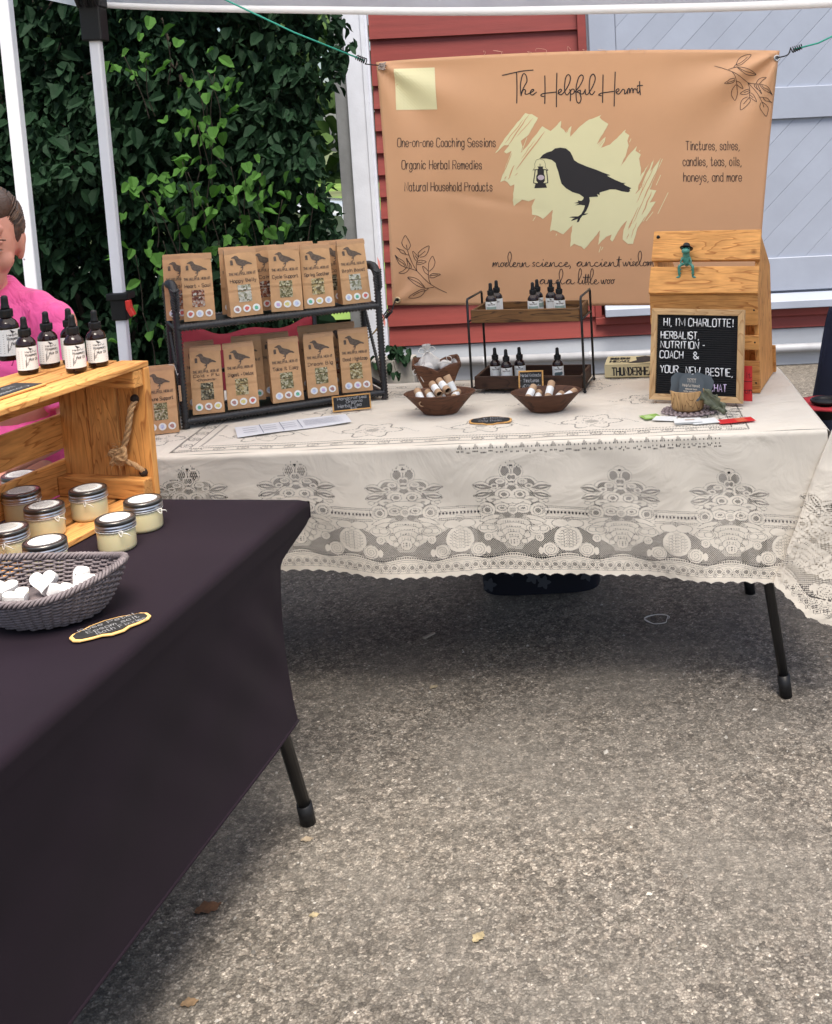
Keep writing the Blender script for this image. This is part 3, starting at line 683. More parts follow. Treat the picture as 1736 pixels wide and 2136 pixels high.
# parked car seen through the gap
def car():
    c = thing('parked_car', 'pale grey car parked behind the hedge, glimpsed beside the corner board', 'car', (-4.0, 11.2, 0), 0)
    CARP = mat('car_paint', (.42, .44, .43), .25, var=.05, coat=.8); GLS = mat('car_glass', (.02, .025, .03), .05, coat=.5)
    prof = [(-2.1, .3), (-2.15, .62), (-1.9, .78), (-1.2, .86), (-.5, 1.38), (.6, 1.42), (1.4, .95), (2.0, .88), (2.12, .6), (2.08, .3)]
    t = MB(); t.smooth = True
    rows = []
    for yy, sh in ((-.86, .0), (-.82, .02), (-.7, .05), (0, .07), (.7, .05), (.82, .02), (.86, 0)):
        rows.append([(x * (1 - (.03 if abs(yy) > .8 else 0)), yy * (.80 if z > 1.1 else 1), z + (sh if z > .5 else 0)) for x, z in prof])
    k = len(prof); vs = [p for r_ in rows for p in r_]
    t.add(vs, [(j * k + i, j * k + i + 1, (j + 1) * k + i + 1, (j + 1) * k + i) for j in range(6) for i in range(k - 1)] + [tuple(range(k)), tuple(range(6 * k + k - 1, 6 * k - 1, -1))])
    t.build('body', CARP, c)
    for s in (-1, 1):
        t = MB(); t.prism([(-1.05, .92), (-.48, 1.32), (.55, 1.34), (1.2, .98)], 'y', s * .80 - .03, s * .80 + .03); t.build('side_window', GLS, c)
        for x in (-1.3, 1.35):
            t = MB(); t.smooth = True; t.lathe([(.0, -.1), (.31, -.1), (.33, -.05), (.33, .05), (.31, .1), (0, .1)], 24); t.v = [(a + x, z + s * .8, b + .33) for a, b, z in t.v]; t.build('wheel', BLACKP, c)
        t = MB(); t.ell((2.03, s * .62, .68), (.08, .16, .07)); t.build('headlight', SILVER, c)
car()

# ------------------------------------------------------------------ canopy
tent = thing('canopy_tent', 'white pop-up canopy with white fabric valance and steel legs over the stall', 'canopy', (0, 4.4, 0))
TX0, TX1, TY0, TY1 = -1.79, 1.28, 2.0, 4.44  # unseen front edge set far back, roof shaped so the ground is evenly lit
leg_x = aty(250, 620, 4.4).x
def leg(x, y, nm='leg', h=2.15, par=tent, s=.040):
    t = MB(); t.box((x, y - 4.4, h / 2), (s, s, h)); o = t.build(nm, WHITEM, par, bevel=.006, segs=2)
    t = MB()
    for z in (.40, .46, .52, .60): 
        t.lathe([(.0, 0), (.005, 0), (.005, .002), (0, .002)], 10); t.v[-40:] = [(a + x + .009, b * 0 - cc_ + y - 4.4 - s / 2 , b + z) for a, b, cc_ in t.v[-40:]]
    t.build('pin_hole', BLACKP, o)
    t = MB(); t.box((x, y - 4.4, .006), (.09, .09, .012)); t.build('foot_plate', WHITEM, o)
    return o
LG = leg(leg_x, 4.4)
leg(TX1, 4.4); leg(TX0 - .02, TY0); leg(TX1, TY0)
# slider with red latch
sl = aty(256, 640, 4.4).z
t = MB(); t.box((leg_x + .004, 0, sl + .045), (.085, .085, .028)); t.box((leg_x + .002, 0, sl), (.062, .062, .10)); s_o = t.build('slider', BLACKP, tent, bevel=.005, segs=2)
t = MB(); t.prism([(.028, .03), (.047, .03), (.050, .0), (.062, -.028), (.045, -.036), (.030, -.005)], 'y', -.048, -.022); t.v = [(x + leg_x + .008, y, z + sl) for x, y, z in t.v]; t.build('latch', REDP, s_o, bevel=.003)
# top bracket
bz = aty(190, 45, 4.4).z
t = MB(); t.box((leg_x, 0, bz - .01), (.078, .078, .13)); t.box((leg_x - .002, 0, bz + .075), (.095, .07, .05)); bo = t.build('corner_bracket', BLACKP, tent, bevel=.006, segs=2)
t = MB(); t.smooth = True
for dx in (-.03, .0, .03): t.tube([(leg_x + dx, -.05, bz + .05), (leg_x + dx - .012, -.06, bz + .10), (leg_x + dx * 1.3, -.05, bz + .15)], .008, 6)
t.build('clip', BLACKP, bo)
t = MB(); t.bar((leg_x, -.01, bz + .1), (leg_x + 1.3, -.01, bz + .30), .018, .03); t.bar((leg_x, -.01, bz + .1), (leg_x, -1.3, bz + .30), .03, .018, (0, 0, 1)); t.build('truss_bar', WHITEM, tent)
# valances and roof (one continuous sheet each)
zr = 2.33; X = (TX0 - .06, TX1 + .06)
def val_back(u, v):
    x = X[0] + (X[1] - X[0]) * u
    zb_ = 2.11 - .100 * math.sin(math.pi * min(1, u * .62)) ** .8 - .050 * u
    return (x, .07 + .012 * math.sin(u * 17) * (1 - v) + .02 * (1 - v), zb_ + (zr - zb_) * v)
t = MB(); t.smooth = True; t.grid(val_back, 80, 8); o = t.build('valance', CANVAS, tent); sm = o.modifiers.new('solid', 'SOLIDIFY'); sm.thickness = .0012
t = MB(); t.smooth = True; t.grid(lambda u, v: tuple(Vector(val_back(u, v * .10)) + Vector((0, -.0025, -.001))), 80, 1); o = t.build('valance_hem', mat('hem_tape', (.86, .86, .88), .6, var=.02), tent); sm = o.modifiers.new('solid', 'SOLIDIFY'); sm.thickness = .003
for sgn, xx in ((-1, X[0]), (1, X[1])):
    t = MB(); t.smooth = True; t.grid(lambda u, v: (xx + .01 * math.sin(u * 20), (TY0 - .06 - 4.4) + (TY1 + .03 - TY0 + .06) * u, 2.10 + (zr - 2.10) * v), 40, 4); t.build('valance', CANVAS, tent)
t = MB(); t.smooth = True; t.grid(lambda u, v: (X[0] + (X[1] - X[0]) * u, TY0 - .06 - 4.4 - .01 * math.sin(u * 25), 2.10 + (zr - 2.10) * v), 40, 4); t.build('valance', CANVAS, tent)
apex = Vector(((X[0] + X[1]) / 2, (TY0 + TY1) / 2 - 4.4, 3.15))
cor = [(X[0], TY0 - .06 - 4.4, zr), (X[1], TY0 - .06 - 4.4, zr), (X[1], TY1 + .04 - 4.4, zr), (X[0], TY1 + .04 - 4.4, zr)]
for i in range(4):
    a, b = Vector(cor[i]), Vector(cor[(i + 1) % 4])
    t = MB(); t.smooth = True; t.grid(lambda u, v: tuple((a.lerp(b, u)).lerp(apex, v) - Vector((0, 0, .06 * math.sin(math.pi * v)))), 10, 10); t.build('roof_panel', CANVAS, tent)
# neighbouring leg at far left
nb = thing('tent_leg', 'white steel leg of a neighbouring canopy standing behind the seated person', 'tent leg', (0, 4.5, 0))
x2 = aty(50, 400, 4.6).x
t = MB(); t.box((x2, .1, 1.25), (.05, .05, 2.5)); t.build('pole', WHITEM, nb, bevel=.006, segs=2)
t = MB(); t.box((x2, .1, .006), (.1, .1, .012)); t.build('foot_plate', WHITEM, nb)

# ================================================================== BANNER
BN = 4.3
cTL, cTR, cBL, cBR = [aty(*q, BN) for q in ((783, 129), (1628, 105), (819, 637), (1579, 633))]
def wr(x, z):
    """relief of the hanging vinyl, metres towards +y"""
    d = 0
    for c, sg, am, k in ((cTR, 1, .013, 9.0), (cTL, -1, .010, 8.0), (cBL, -1, .005, 7.0)):
        dx, dz = (x - c.x), (z - c.z); r = math.hypot(dx, dz); a = math.atan2(abs(dz), abs(dx))
        d += am * math.sin(a * k + .6) * math.exp(-((r - .12) / .28) ** 2) * min(1, r / .05)
    x -= cTL.x + .073; z -= .13; d += .010 * math.sin(x * 4.1 + z * 1.2) + .004 * noise.noise(Vector((x * 2.5, z * 2.5, 2)))
    s = (z - 1.15) + .25 * (x - .35); d += .0045 * math.exp(-(s / .018) ** 2) * max(0, 1 - abs(x - .30) / .28)
    s = (x - .12) * .7 + (z - 1.25) * .3; d += .006 * math.exp(-(s / .05) ** 2)
    return d
def bsurf(u, v):
    top = cTL.lerp(cTR, u); bot = cBL.lerp(cBR, u); p = bot.lerp(top, v)
    p.z += (.018 * math.sin(math.pi * min(1, u * 1.0)) ** .7 * v) - .004 * math.sin(math.pi * u) * (1 - v)
    p.x += .006 * math.sin(math.pi * v) * (1 - 2 * u)
    return (p.x, BN + wr(p.x, p.z), p.z)
banner = thing('banner', 'tan vinyl banner with a black crow carrying a lantern and script lettering', 'banner', (0, BN, 0))
t = MB(); t.smooth = True; t.grid(bsurf, 120, 76); o = t.build('sheet', BANNER, banner, world=True)
sm = o.modifiers.new('solid', 'SOLIDIFY'); sm.thickness = .0008; sm.offset = -1
def bm_(off):      # picture units -> banner surface
    def f(px, py):
        p = aty(px, py, BN); return (p.x, BN + wr(p.x, p.z) - off, p.z)
    return f
P1, P2, P3 = bm_(.0012), bm_(.0018), bm_(.0024)
# blank cream square (the code it carries is left out)
t = MB(); q = [(821, 143), (906, 140), (912, 228), (826, 229)]
t.grid(lambda u, v: P1(*((1 - v) * np.array((q[0][0] + (q[1][0] - q[0][0]) * u, q[0][1] + (q[1][1] - q[0][1]) * u)) + v * np.array((q[3][0] + (q[2][0] - q[3][0]) * u, q[3][1] + (q[2][1] - q[3][1]) * u)))), 12, 12)
t.build('cream_square', CREAM, banner, world=True)
def Zc(p): return (1011.4 + .2291 * p[0], 215.9 + .2291 * p[1])
blob = [(525,205),(560,228),(600,250),(697,155),(690,215),(722,240),(735,262),(790,202),(778,302),(870,205),(950,145),(1060,104),(1045,125),(1085,160),(1125,185),(1090,250),(1020,370),(1050,345),(1100,302),(1092,345),(1060,402),(1140,372),(1285,235),(1275,260),(1315,288),(1298,340),(1310,380),(1290,450),(1238,568),(1330,445),(1385,385),(1372,430),(1420,462),(1405,500),(1422,590),(1415,662),(1495,545),(1450,640),(1400,740),(1395,800),(1545,490),(1505,620),(1555,560),(1605,490),(1560,620),(1500,780),(1562,790),(1500,900),(1555,890),(1490,990),(1430,1070),(1390,1130),(1350,1275),(1300,1275),(1255,1235),(1262,1150),(1295,1062),(1240,1120),(1160,1255),(1140,1235),(1155,1190),(1105,1210),(1030,1285),(1050,1150),(985,1235),(950,1275),(905,1325),(880,1300),(815,1275),(778,1305),(783,1210),(800,1105),(755,1150),(715,1190),(655,1160),(620,1150),(595,1165),(608,1070),(618,965),(575,1010),(530,1050),(480,1020),(430,1010),(428,935),(460,865),(400,890),(340,875),(265,935),(255,880),(270,735),(235,752),(205,715),(180,700),(140,715),(180,600),(245,430),(200,455),(175,440),(225,380),(180,378),(95,455),(180,320),(370,86),(405,98),(430,96),(485,130),(440,215),(395,290),(330,340),(345,390),(330,450),(400,370)]
rr = random.Random(5); jb = []
for i in range(len(blob)):
    a, b = blob[i], blob[(i + 1) % len(blob)]; jb.append(a); L = math.dist(a, b); k = int(L / 26)
    for j in range(1, k): jb.append((a[0] + (b[0] - a[0]) * j / k + rr.uniform(-3, 3), a[1] + (b[1] - a[1]) * j / k + rr.uniform(-3, 3)))
t = MB(); t.fill([Zc(p) for p in jb], P1, 7)
for a, b in (((1668, 810), (1575, 1000)), ((1512, 960), (1440, 1070)), ((1530, 985), (1468, 1065)), ((440, 1065), (462, 1030)), ((1040, 1350), (1055, 1300)), ((1062, 1330), (1075, 1305)), ((1600, 1350 - 700), (1560, 740)), ((1330, 320), (1318, 350)), ((1412, 425), (1408, 435)), ((650, 1200), (655, 1185)), ((385, 310), (340, 430)), ((1617, 505), (1530, 700))):
    t.ribbon([Zc(a), Zc(b)], 1.3, P1)
t.build('brush_patch', CREAM, banner, world=True)
for a, b, w_ in (((355, 145), (185, 360), 1.6), ((400, 105), (215, 380), 2.2), ((440, 135), (290, 300), 1.4), ((545, 255), (290, 600), 2.6), ((455, 335), (335, 500), 1.3), ((270, 560), (215, 690), 2.6), ((250, 450), (170, 640), 1.8), ((300, 630), (275, 655), 1),
                 ((1545, 560), (1385, 900), 1.6), ((1585, 570), (1440, 880), 2.2), ((1490, 760), (1350, 1090), 1.4), ((1520, 800), (1430, 1010), 2.6), ((1440, 730), (1375, 820), 2.2), ((1400, 940), (1300, 1150), 1.6), ((1345, 1050), (1315, 1130), 3.2), ((1380, 1080), (1330, 1220), 1.3), ((1310, 1180), (1290, 1230), 1.4), ((765, 230), (740, 270), 1.3), ((1090, 330), (1040, 390), .8), ((1075, 330), (1030, 375), .8), ((195, 660), (180, 690), 1.6), ((1455, 700), (1400, 880), 1)):
    k = 7; pts = [Zc((a[0] + (b[0] - a[0]) * i / k + rr.uniform(-4, 4), a[1] + (b[1] - a[1]) * i / k)) for i in range(k + 1)]
    t = MB(); t.ribbon(pts, w_, P2, taper=True); t.build('brush_gap', BANNER, banner, world=True)
CROW = [(500,500),(530,465),(565,445),(610,432),(640,408),(690,400),(740,408),(780,440),(800,480),(815,515),(850,538),(930,572),(1020,603),(1080,628),(1145,652),(1112,656),(1190,695),(1250,720),(1282,722),(1264,730),(1278,743),(1333,768),(1318,780),(1322,795),(1305,806),(1250,798),(1190,780),(1140,780),(1090,795),(1045,808),(1046,830),(1022,822),(1032,845),(952,850),(957,885),(945,930),(925,975),(905,1000),(942,998),(922,1009),(890,1018),(870,1045),(858,1075),(837,1080),(847,1048),(812,1060),(785,1068),(802,1048),(822,1040),(767,1035),(800,1026),(850,1025),(878,1005),(902,962),(912,926),(870,920),(822,925),(860,908),(815,904),(852,894),(846,880),(880,884),(896,870),(902,852),(860,822),(800,805),(740,770),(700,730),(685,680),(670,620),(652,570),(645,540),(610,512),(560,500)]
t = MB(); t.fill([Zc(p) for p in CROW], P2, 7); t.build('crow_print', INK, banner, world=True)
LANT = [[(480,572),(535,572),(528,588),(540,600),(540,640),(548,660),(548,700),(535,720),(555,730),(568,765),(452,770),(462,730),(485,720),(470,700),(470,660),(480,640),(480,600),(490,588)]]
t = MB()
for L_ in LANT: t.fill([Zc(p) for p in L_], P2)
for st, w_ in (([(503,503),(470,512),(455,550),(458,580),(442,600),(440,612)], .7), ([(503,503),(540,515),(553,550),(552,580),(572,600),(575,612)], .7), ([(450,603),(480,600)], 1.8), ([(540,600),(575,605)], 1.8),
               ([(460,605),(447,700),(446,722)], 1.9), ([(563,605),(574,700),(574,720)], 1.9), ([(446,722),(480,728)], 1.8), ([(574,720),(540,728)], 1.8), ([(503,572),(497,555),(503,547),(510,555),(505,572)], .6)):
    t.ribbon([Zc(p) for p in st], w_, P2)
t.build('lantern_print', INK, banner, world=True)
t = MB(); t.fill([Zc((512 + 31 * math.cos(a / 12 * 6.283), 672 + 24 * math.sin(a / 12 * 6.283))) for a in range(12)], P3); t.build('lantern_glow_print', mat('lantern_print', (.55, .46, .52), .5), banner, world=True)
# script headline
def Zh(p): return (1011.4 + .2160 * p[0], 125 + .2160 * p[1])
HEAD = [[(170,148),(260,128),(360,108),(467,98)], [(308,120),(312,260),(310,415)],
 [(352,345),(345,260),(355,180),(375,133),(400,150),(408,205),(385,250),(358,310),(352,345),(365,300),(385,285),(395,300),(390,325),(410,330),(440,318),(470,300),(472,285),(452,290),(440,320),(460,338),(500,312)],
 [(580,155),(583,290),(580,420)], [(697,128),(693,290),(693,452)], [(570,352),(545,348),(548,332),(580,322),(690,310)],
 [(708,325),(740,300),(735,282),(715,295),(715,325),(740,335),(775,300),(815,230),(828,170),(810,142),(785,165),(772,240),(775,310),(795,338),(822,310)],
 [(822,285),(828,330),(826,395)], [(826,310),(840,285),(862,285),(865,310),(845,330),(828,325)],
 [(862,312),(880,300),(930,230),(952,170),(935,145),(908,170),(885,250),(882,330),(890,400),(915,415),(930,370),(915,320),(890,310),(922,292),(925,325),(950,325),(970,290)], [(970,285),(975,330),(1000,325),(1045,250),(1067,180),(1050,138),(1022,160),(1010,230),(1012,310),(1035,335),(1062,305)],
 [(1142,145),(1140,280),(1137,410)], [(1260,118),(1253,290),(1249,445)], [(1125,345),(1102,340),(1108,328),(1140,318),(1250,302)],
 [(1268,315),(1295,295),(1290,278),(1270,290),(1270,318),(1295,328),(1325,292),(1335,283),(1350,293),(1350,328),(1368,315),(1378,290)],
 [(1378,325),(1380,290),(1395,275),(1400,320),(1410,282),(1425,275),(1432,318),(1438,285),(1455,278),(1462,290)], [(1472,272),(1473,312),(1483,318),(1494,300)], [(1474,250),(1475,258)], [(1495,208),(1497,280),(1502,335)], [(1475,248),(1523,245)]]
t = MB()
for st in HEAD: t.ribbon([tuple(p) for p in catmull([Vector(Zh(p)) for p in st], 6)], 2.1, P2)
t.build('headline_print', INK, banner, world=True)
# cursive lines
t = MB()
for wd, x0, x1, bs in (('modern', 75, 442, 216), ('science,', 472, 872, 212), ('ancient', 912, 1350, 207), ('wisdom', 1375, 1690, 203), ('and', 545, 790, 385), ('a', 805, 890, 384), ('little', 925, 1130, 384), ('woo', 1158, 1292, 380)):
    for st in cursive(wd, 1011.4 + .2095 * x0, 1011.4 + .2095 * x1, -(511.4 + .2095 * bs), 9.2):
        t.ribbon([(p[0], -p[1]) for p in st], 1.35, P2)
t.build('tagline_print', INK, banner, world=True)
for tx, x0, x1, bs, h_ in (('One-on-one Coaching Sessions', 829, 1034, 306, 18), ('Organic Herbal Remedies', 838, 1005, 352.5, 18), ('Natural Household Products', 844, 1027, 398.5, 18),
                       ('Tinctures, salves,', 1431, 1543, 312.5, 18), ('candles, teas, oils,', 1425, 1547, 345.5, 18), ('honeys, and more', 1426, 1547.5, 378, 18)):
    t = MB()
    for st in strokes(tx, x0, x1, -bs, h_):
        t.ribbon([(p[0], -p[1]) for p in st], 1.25, P2)
    t.build('service_text_print', INK, banner, world=True)
SPR = [[(1580,1705),(1400,1620),(1170,1480),(1050,1380),(900,1230),(785,1120)], [(785,1120),(690,960),(620,800),(540,550),(517,430)],
 [(525,550),(440,470),(400,380),(420,290),(485,178),(530,230),(590,340),(622,430),(610,490),(570,555)], [(575,700),(500,680),(380,635),(330,560),(265,500)], [(265,500),(360,550),(440,580),(495,665)],
 [(785,1120),(690,1085),(500,1030),(360,955),(290,860),(222,695)], [(222,695),(300,770),(410,840),(470,910),(515,1010)], [(240,720),(330,850),(430,920),(470,990)],
 [(560,1030),(545,930),(517,780),(560,860),(600,960),(600,1050)], [(545,860),(610,930),(648,1010),(632,1060)], [(510,1045),(420,1120),(320,1172),(410,1192),(500,1165),(560,1110),(595,1060)],
 [(795,1130),(775,1000),(790,880),(835,740),(825,660),(880,590),(990,510),(1110,458),(1108,540),(1070,650),(990,735),(870,762)], [(835,745),(900,690),(1010,600)], [(770,850),(720,780),(680,600),(750,660),(820,740)], [(745,720),(800,800)],
 [(800,880),(850,845),(940,842),(1045,880),(950,930),(870,955),(800,958)], [(795,915),(940,890)],
 [(1170,1475),(1125,1370),(1105,1230),(1105,1000),(1120,880),(1205,730),(1260,820),(1278,900),(1240,1020),(1130,1130)], [(1100,1220),(1000,1150),(945,1000),(1040,1060),(1100,1130)],
 [(1140,1240),(1200,1195),(1300,1190),(1425,1213),(1330,1260),(1250,1300),(1140,1298)], [(1140,1265),(1200,1240),(1350,1222)],
 [(1245,1555),(1120,1575),(1000,1578),(850,1530),(700,1440),(545,1298),(700,1300),(830,1350),(920,1440),(1015,1560)], [(560,1305),(700,1370),(850,1440),(990,1555)],
 [(1105,1580),(1040,1640),(920,1665),(790,1725),(695,1782)], [(1010,1650),(1000,1620),(900,1620),(800,1670),(670,1745),(580,1832),(700,1850),(850,1820),(950,1750),(1015,1655)]]
def z1(p): return (806.8 + .07855 * p[0], 477.3 + .07855 * p[1])
def z2(p):
    a = z1(p); dx, dy = a[0] - 930.9, a[1] - 611.2; s, th = 1.02, R(169.9)
    return (1492 + s * (dx * math.cos(th) - dy * math.sin(th)), 137.2 + s * (dx * math.sin(th) + dy * math.cos(th)))
for zf in (z1, z2):
    t = MB()
    for st in SPR: t.ribbon([zf(tuple(p)) for p in catmull([Vector(p) for p in st], 5)], 1.05, P2)
    t.build('leafy_sprig_print', INK, banner, world=True)
# eyelets
def eyelet(px, py):
    c = Vector(P1(px, py)); t = MB(); t.smooth = True
    t.tube([c + Vector((.0095 * math.cos(a * .3142), -.002, .0095 * math.sin(a * .3142))) for a in range(20)], .0035, 8, closed=True)
    e = t.build('eyelet', GOLD if py > 300 else SILVER, banner, world=True)
    t = MB(); t.fill([(c.x + .007 * math.cos(a * .5236), c.z + .007 * math.sin(a * .5236)) for a in range(12)], lambda x, z: (x, c.y - .0008, z)); t.build('eyelet_hole', WHITEW if py < 300 else BLACKP, banner, world=True)
    return c
eTR = eyelet(1621, 121); eBL = eyelet(829, 626); eTL = Vector(P1(795, 137))
t = MB(); t.smooth = True
rr = random.Random(3)
for k in range(9):
    P = [eTL + Vector((rr.uniform(-.012, .02), -.008 + rr.uniform(-.008, .004), rr.uniform(-.016, .012))) for _ in range(4)]; t.tube(catmull(P, 4), .0022, 5)
t.build('corner_tie', mat('clear_tape', (.6, .5, .46), .2, trans=.4), banner, world=True)
t = MB(); t.smooth = True
for k in range(9):
    x = 1015 + k * 42 + rr.uniform(-12, 12); a = Vector(P1(x, 116 - (x - 1000) * .012)); L = rr.uniform(.012, .03)
    t.tube(catmull([a, a + Vector((rr.uniform(-.01, .01), -.002, L * .7)), a + Vector((rr.uniform(-.03, .03), -.004, L)), a + Vector((rr.uniform(-.04, .04), -.004, L * .6))], 5), .0005, 4)
t.build('frayed_thread', mat('thread', (.6, .4, .3), .8), banner, world=True)
# bungee cords
def bungee(lab, hook_at, far, cordm, coil_at, hook_len=.05):
    b = thing('bungee_cord', lab, 'cord', coil_at)
    d = (Vector(far) - Vector(coil_at)).normalized()
    u = d.cross(Vector((0, 1, 0))).normalized(); v = d.cross(u)
    t = MB(); t.smooth = True; t.tube([coil_at, Vector(coil_at).lerp(far, .5) - Vector((0, 0, .01)), far], .0032, 8); t.build('rope', cordm, b, world=True)
    t = MB(); t.smooth = True; P = []
    for i in range(61):
        a = i / 60 * 5 * 2 * math.pi; r_ = .0105 - .002 * i / 60; P.append(Vector(coil_at) + d * (.04 * i / 60 - .008) + (u * math.cos(a) + v * math.sin(a)) * r_)
    t.tube(P, .0022, 6); t.tube(catmull([P[0], Vector(coil_at).lerp(hook_at, .35) + Vector((0, 0, -.008)), Vector(hook_at) + Vector((-.006 if hook_at.x < .1 else .006, -.006, .002)), Vector(hook_at) + Vector((.004 if hook_at.x < .1 else -.004, .002, 0))], 6), .0024, 6)
    t.build('wire_hook', BLACKM, b, world=True)
    return b
bungee('teal cord with black coiled hook pulling the top left corner of the tan banner', eTL, aty(455, -8, 4.0), TEAL, aty(760, 126, 4.27))
bungee('teal cord with black coiled hook pulling the top right corner of the tan banner', eTR, aty(1760, 64, 4.2), TEAL, aty(1656, 103, 4.27))
bungee('speckled cord with black coiled hook pulling the lower left corner of the tan banner', eBL, aty(752, 722, 4.35), YCORD, aty(812, 650, 4.28))

# ================================================================== LACE TABLE
FR = Vector((.64, 2.80, .735)); TR_ = R(-1.5); TU = Vector((-math.cos(TR_), -math.sin(TR_), 0)); TV = Vector((-math.sin(TR_), math.cos(TR_), 0))
TL_, TD_ = 1.86, .76
ft = thing('folding_table', 'folding table with round black legs under the white lace tablecloth', 'table', FR + TU * TL_ / 2 + TV * TD_ / 2 - Vector((0, 0, .735)), TR_)
t = MB(); t.box((0, 0, .715), (TL_ - .01, TD_ - .01, .036)); t.build('tabletop', TABLEG, ft, bevel=.01, segs=3)
for sx in (-1, 1):
    for sy in (-1, 1):
        t = MB(); t.smooth = True; x0 = sx * (TL_ / 2 - .20); y0 = sy * (TD_ / 2 - .06)
        a, b = Vector((x0, y0, .70)), Vector((x0 + sx * .085, y0 + sy * .02, .02)); t.tube([a, b], .0135, 12); lg = t.build('leg', BLACKM, ft)
        t = MB(); t.smooth = True; t.tube([b + (a - b).normalized() * .045, b - Vector((0, 0, .016))], .017, 12); t.build('foot_cap', BLACKP, lg)
    t = MB(); t.smooth = True; x0 = sx * (TL_ / 2 - .20); t.tube([(x0, -TD_ / 2 + .06, .665), (x0, TD_ / 2 - .06, .665)], .011, 10); t.tube([(x0, 0, .665), (x0 - sx * .12, 0, .69)], .009, 8); t.build('crossbar', BLACKM, ft)

# lace pattern -------------------------------------------------------
PER = .279; U = 4022.0
def lace(s, tp, i, j):
    """True where the lace has a hole. s along the edge (0 at a motif centre), tp = distance pattern measured from the table edge, i/j cell indices"""
    dx = (np.mod(s + PER / 2, PER) - PER / 2) * U; y = 15 + (tp - .095) * U; ax = np.abs(dx); hx = 555 - ax      # hx: distance from the half tile
    H = np.zeros(s.shape, bool); ii = i + (j // 2) % 2 * 2; even = (j % 2) == 0
    net2 = (((ii % 4) < 3) & even) | (((ii % 4) < 2) & ~even)          # open mesh
    net1 = (((ii % 4) < 2) & even) | (((ii % 4) == 0) & ~even & (j % 4 == 1))      # close mesh
    dots = ((i + j) % 2) == 0; dash = ((i + 2 * j) % 3) != 0
    def el(cx, cy, rx, ry, X=ax): return np.sqrt(((X - cx) / rx) ** 2 + ((y - cy) / ry) ** 2)
    def ring(cx, cy, rx, ry, X=ax, wd=9, inner=None):      # solid band with a dotted line of holes round it
        e = el(cx, cy, rx, ry, X); r = min(rx, ry)
        H[(np.abs(e - 1) * r < wd)] = False; H[(np.abs(e - 1) * r > wd - 2.4) & (np.abs(e - 1) * r < wd + 2.6) & (e > 1) & dots] = True
        if inner is not None: k = e < 1 - wd / r; H[k] = (inner & k)[k]
        return e
    def lens(cx, cy, L, wd, ang, inner, X=ax):
        c, s_ = math.cos(ang), math.sin(ang); u = (X - cx) * c + (y - cy) * s_; v = -(X - cx) * s_ + (y - cy) * c
        q = wd * (1 - (u / L) ** 2) + .01; l = np.where(np.abs(u) < L, np.abs(v) / q, 9)
        H[l < 1.25] = False; H[(np.abs(l - 1.12) * q < 2.6) & (l < 5) & dash] = True; k = l < .55; H[k] = (inner & k)[k]
    none = np.zeros_like(H)
    # mesh ground of the deep border between the motifs, and of the motif itself
    top = 655 + np.clip(np.abs(hx) - 40, 0, 400) * .55; bot = 1000 - 34 * np.cos(hx / 277 * math.pi)
    H[(y > top) & (y < bot) & net2] = True; H[(np.abs(y - top) < 3) & dash & (ax > 150)] = True; H[(np.abs(y - top + 16) < 2.6) & dots & (ax > 200)] = True
    body = ((y > 70) & (y < 640) & (ax < 40 + .62 * (y - 40)) & (ax < 300)) | ((y >= 600) & (y < 930) & (ax < 260 - (y - 600) * .55))
    H[body] = (np.where(y < 560, net2, net1) & body)[body]; H[body & (y < 330) & (ax < 30 + .45 * (y - 40))] |= net2[body & (y < 330) & (ax < 30 + .45 * (y - 40))]
    # flower head
    ring(0, 50, 50, 36, wd=10, inner=none); H[el(0, 50, 17, 13) < 1] = True
    for cx, cy, rx, ry in ((64, 112, 52, 60), (20, 175, 30, 34)): ring(cx, cy, rx, ry, wd=9, inner=net2)
    ring(150, 238, 104, 66, wd=11, inner=net2); ring(118, 216, 40, 22, wd=7, inner=net1); ring(178, 262, 34, 20, wd=7, inner=net2); lens(150, 300, 60, 14, .5, none)
    lens(308, 268, 104, 48, -.16, net2); lens(308, 352, 98, 44, .16, net2); lens(318, 268, 60, 9, -.16, none); lens(318, 352, 60, 9, .16, none); lens(345, 412, 36, 18, 0, none)
    ring(0, 288, 64, 40, wd=10, inner=net2); lens(0, 246, 46, 16, 0, none); ring(52, 318, 22, 20, wd=6, inner=none); ring(82, 352, 82, 52, wd=12, inner=net1); ring(82, 352, 42, 28, wd=8, inner=net2)
    ring(192, 402, 60, 26, wd=9, inner=none); H[el(192, 402, 26, 9) < 1] |= dots[el(192, 402, 26, 9) < 1]
    ring(0, 440, 165, 40, wd=10, inner=none); H[(np.abs(y - 440 - 12 * np.sin(ax / 26)) < 3) & (ax < 120) & dash] = True
    ring(108, 494, 74, 42, wd=11, inner=net1); ring(108, 494, 36, 20, wd=7, inner=net2); ring(0, 512, 44, 38, wd=9, inner=net1)
    ring(272, 512, 80, 64, wd=12, inner=net1); ring(262, 518, 40, 34, wd=8, inner=net2)
    lens(238, 604, 122, 26, .30, none); lens(250, 652, 112, 24, .34, none); H[el(62, 566, 46, 30) < 1] = net2[el(62, 566, 46, 30) < 1]
    # scaled tail below the flower: overlapping petals
    for k, (cy, w_) in enumerate(((650, 150), (700, 128), (750, 104), (800, 78), (850, 52))):
        ring(0, cy, w_, 46, wd=9, inner=none); q = (np.abs(y - cy) < 26) & (ax < w_ * .72); H[q & (np.mod(ax + (k % 2) * 13, 26) < 9) & (np.mod(y, 18) < 8)] = True
    ring(168, 700, 30, 26, wd=7, inner=none); ring(140, 775, 26, 22, wd=7, inner=none); ring(108, 842, 24, 20, wd=6, inner=none)
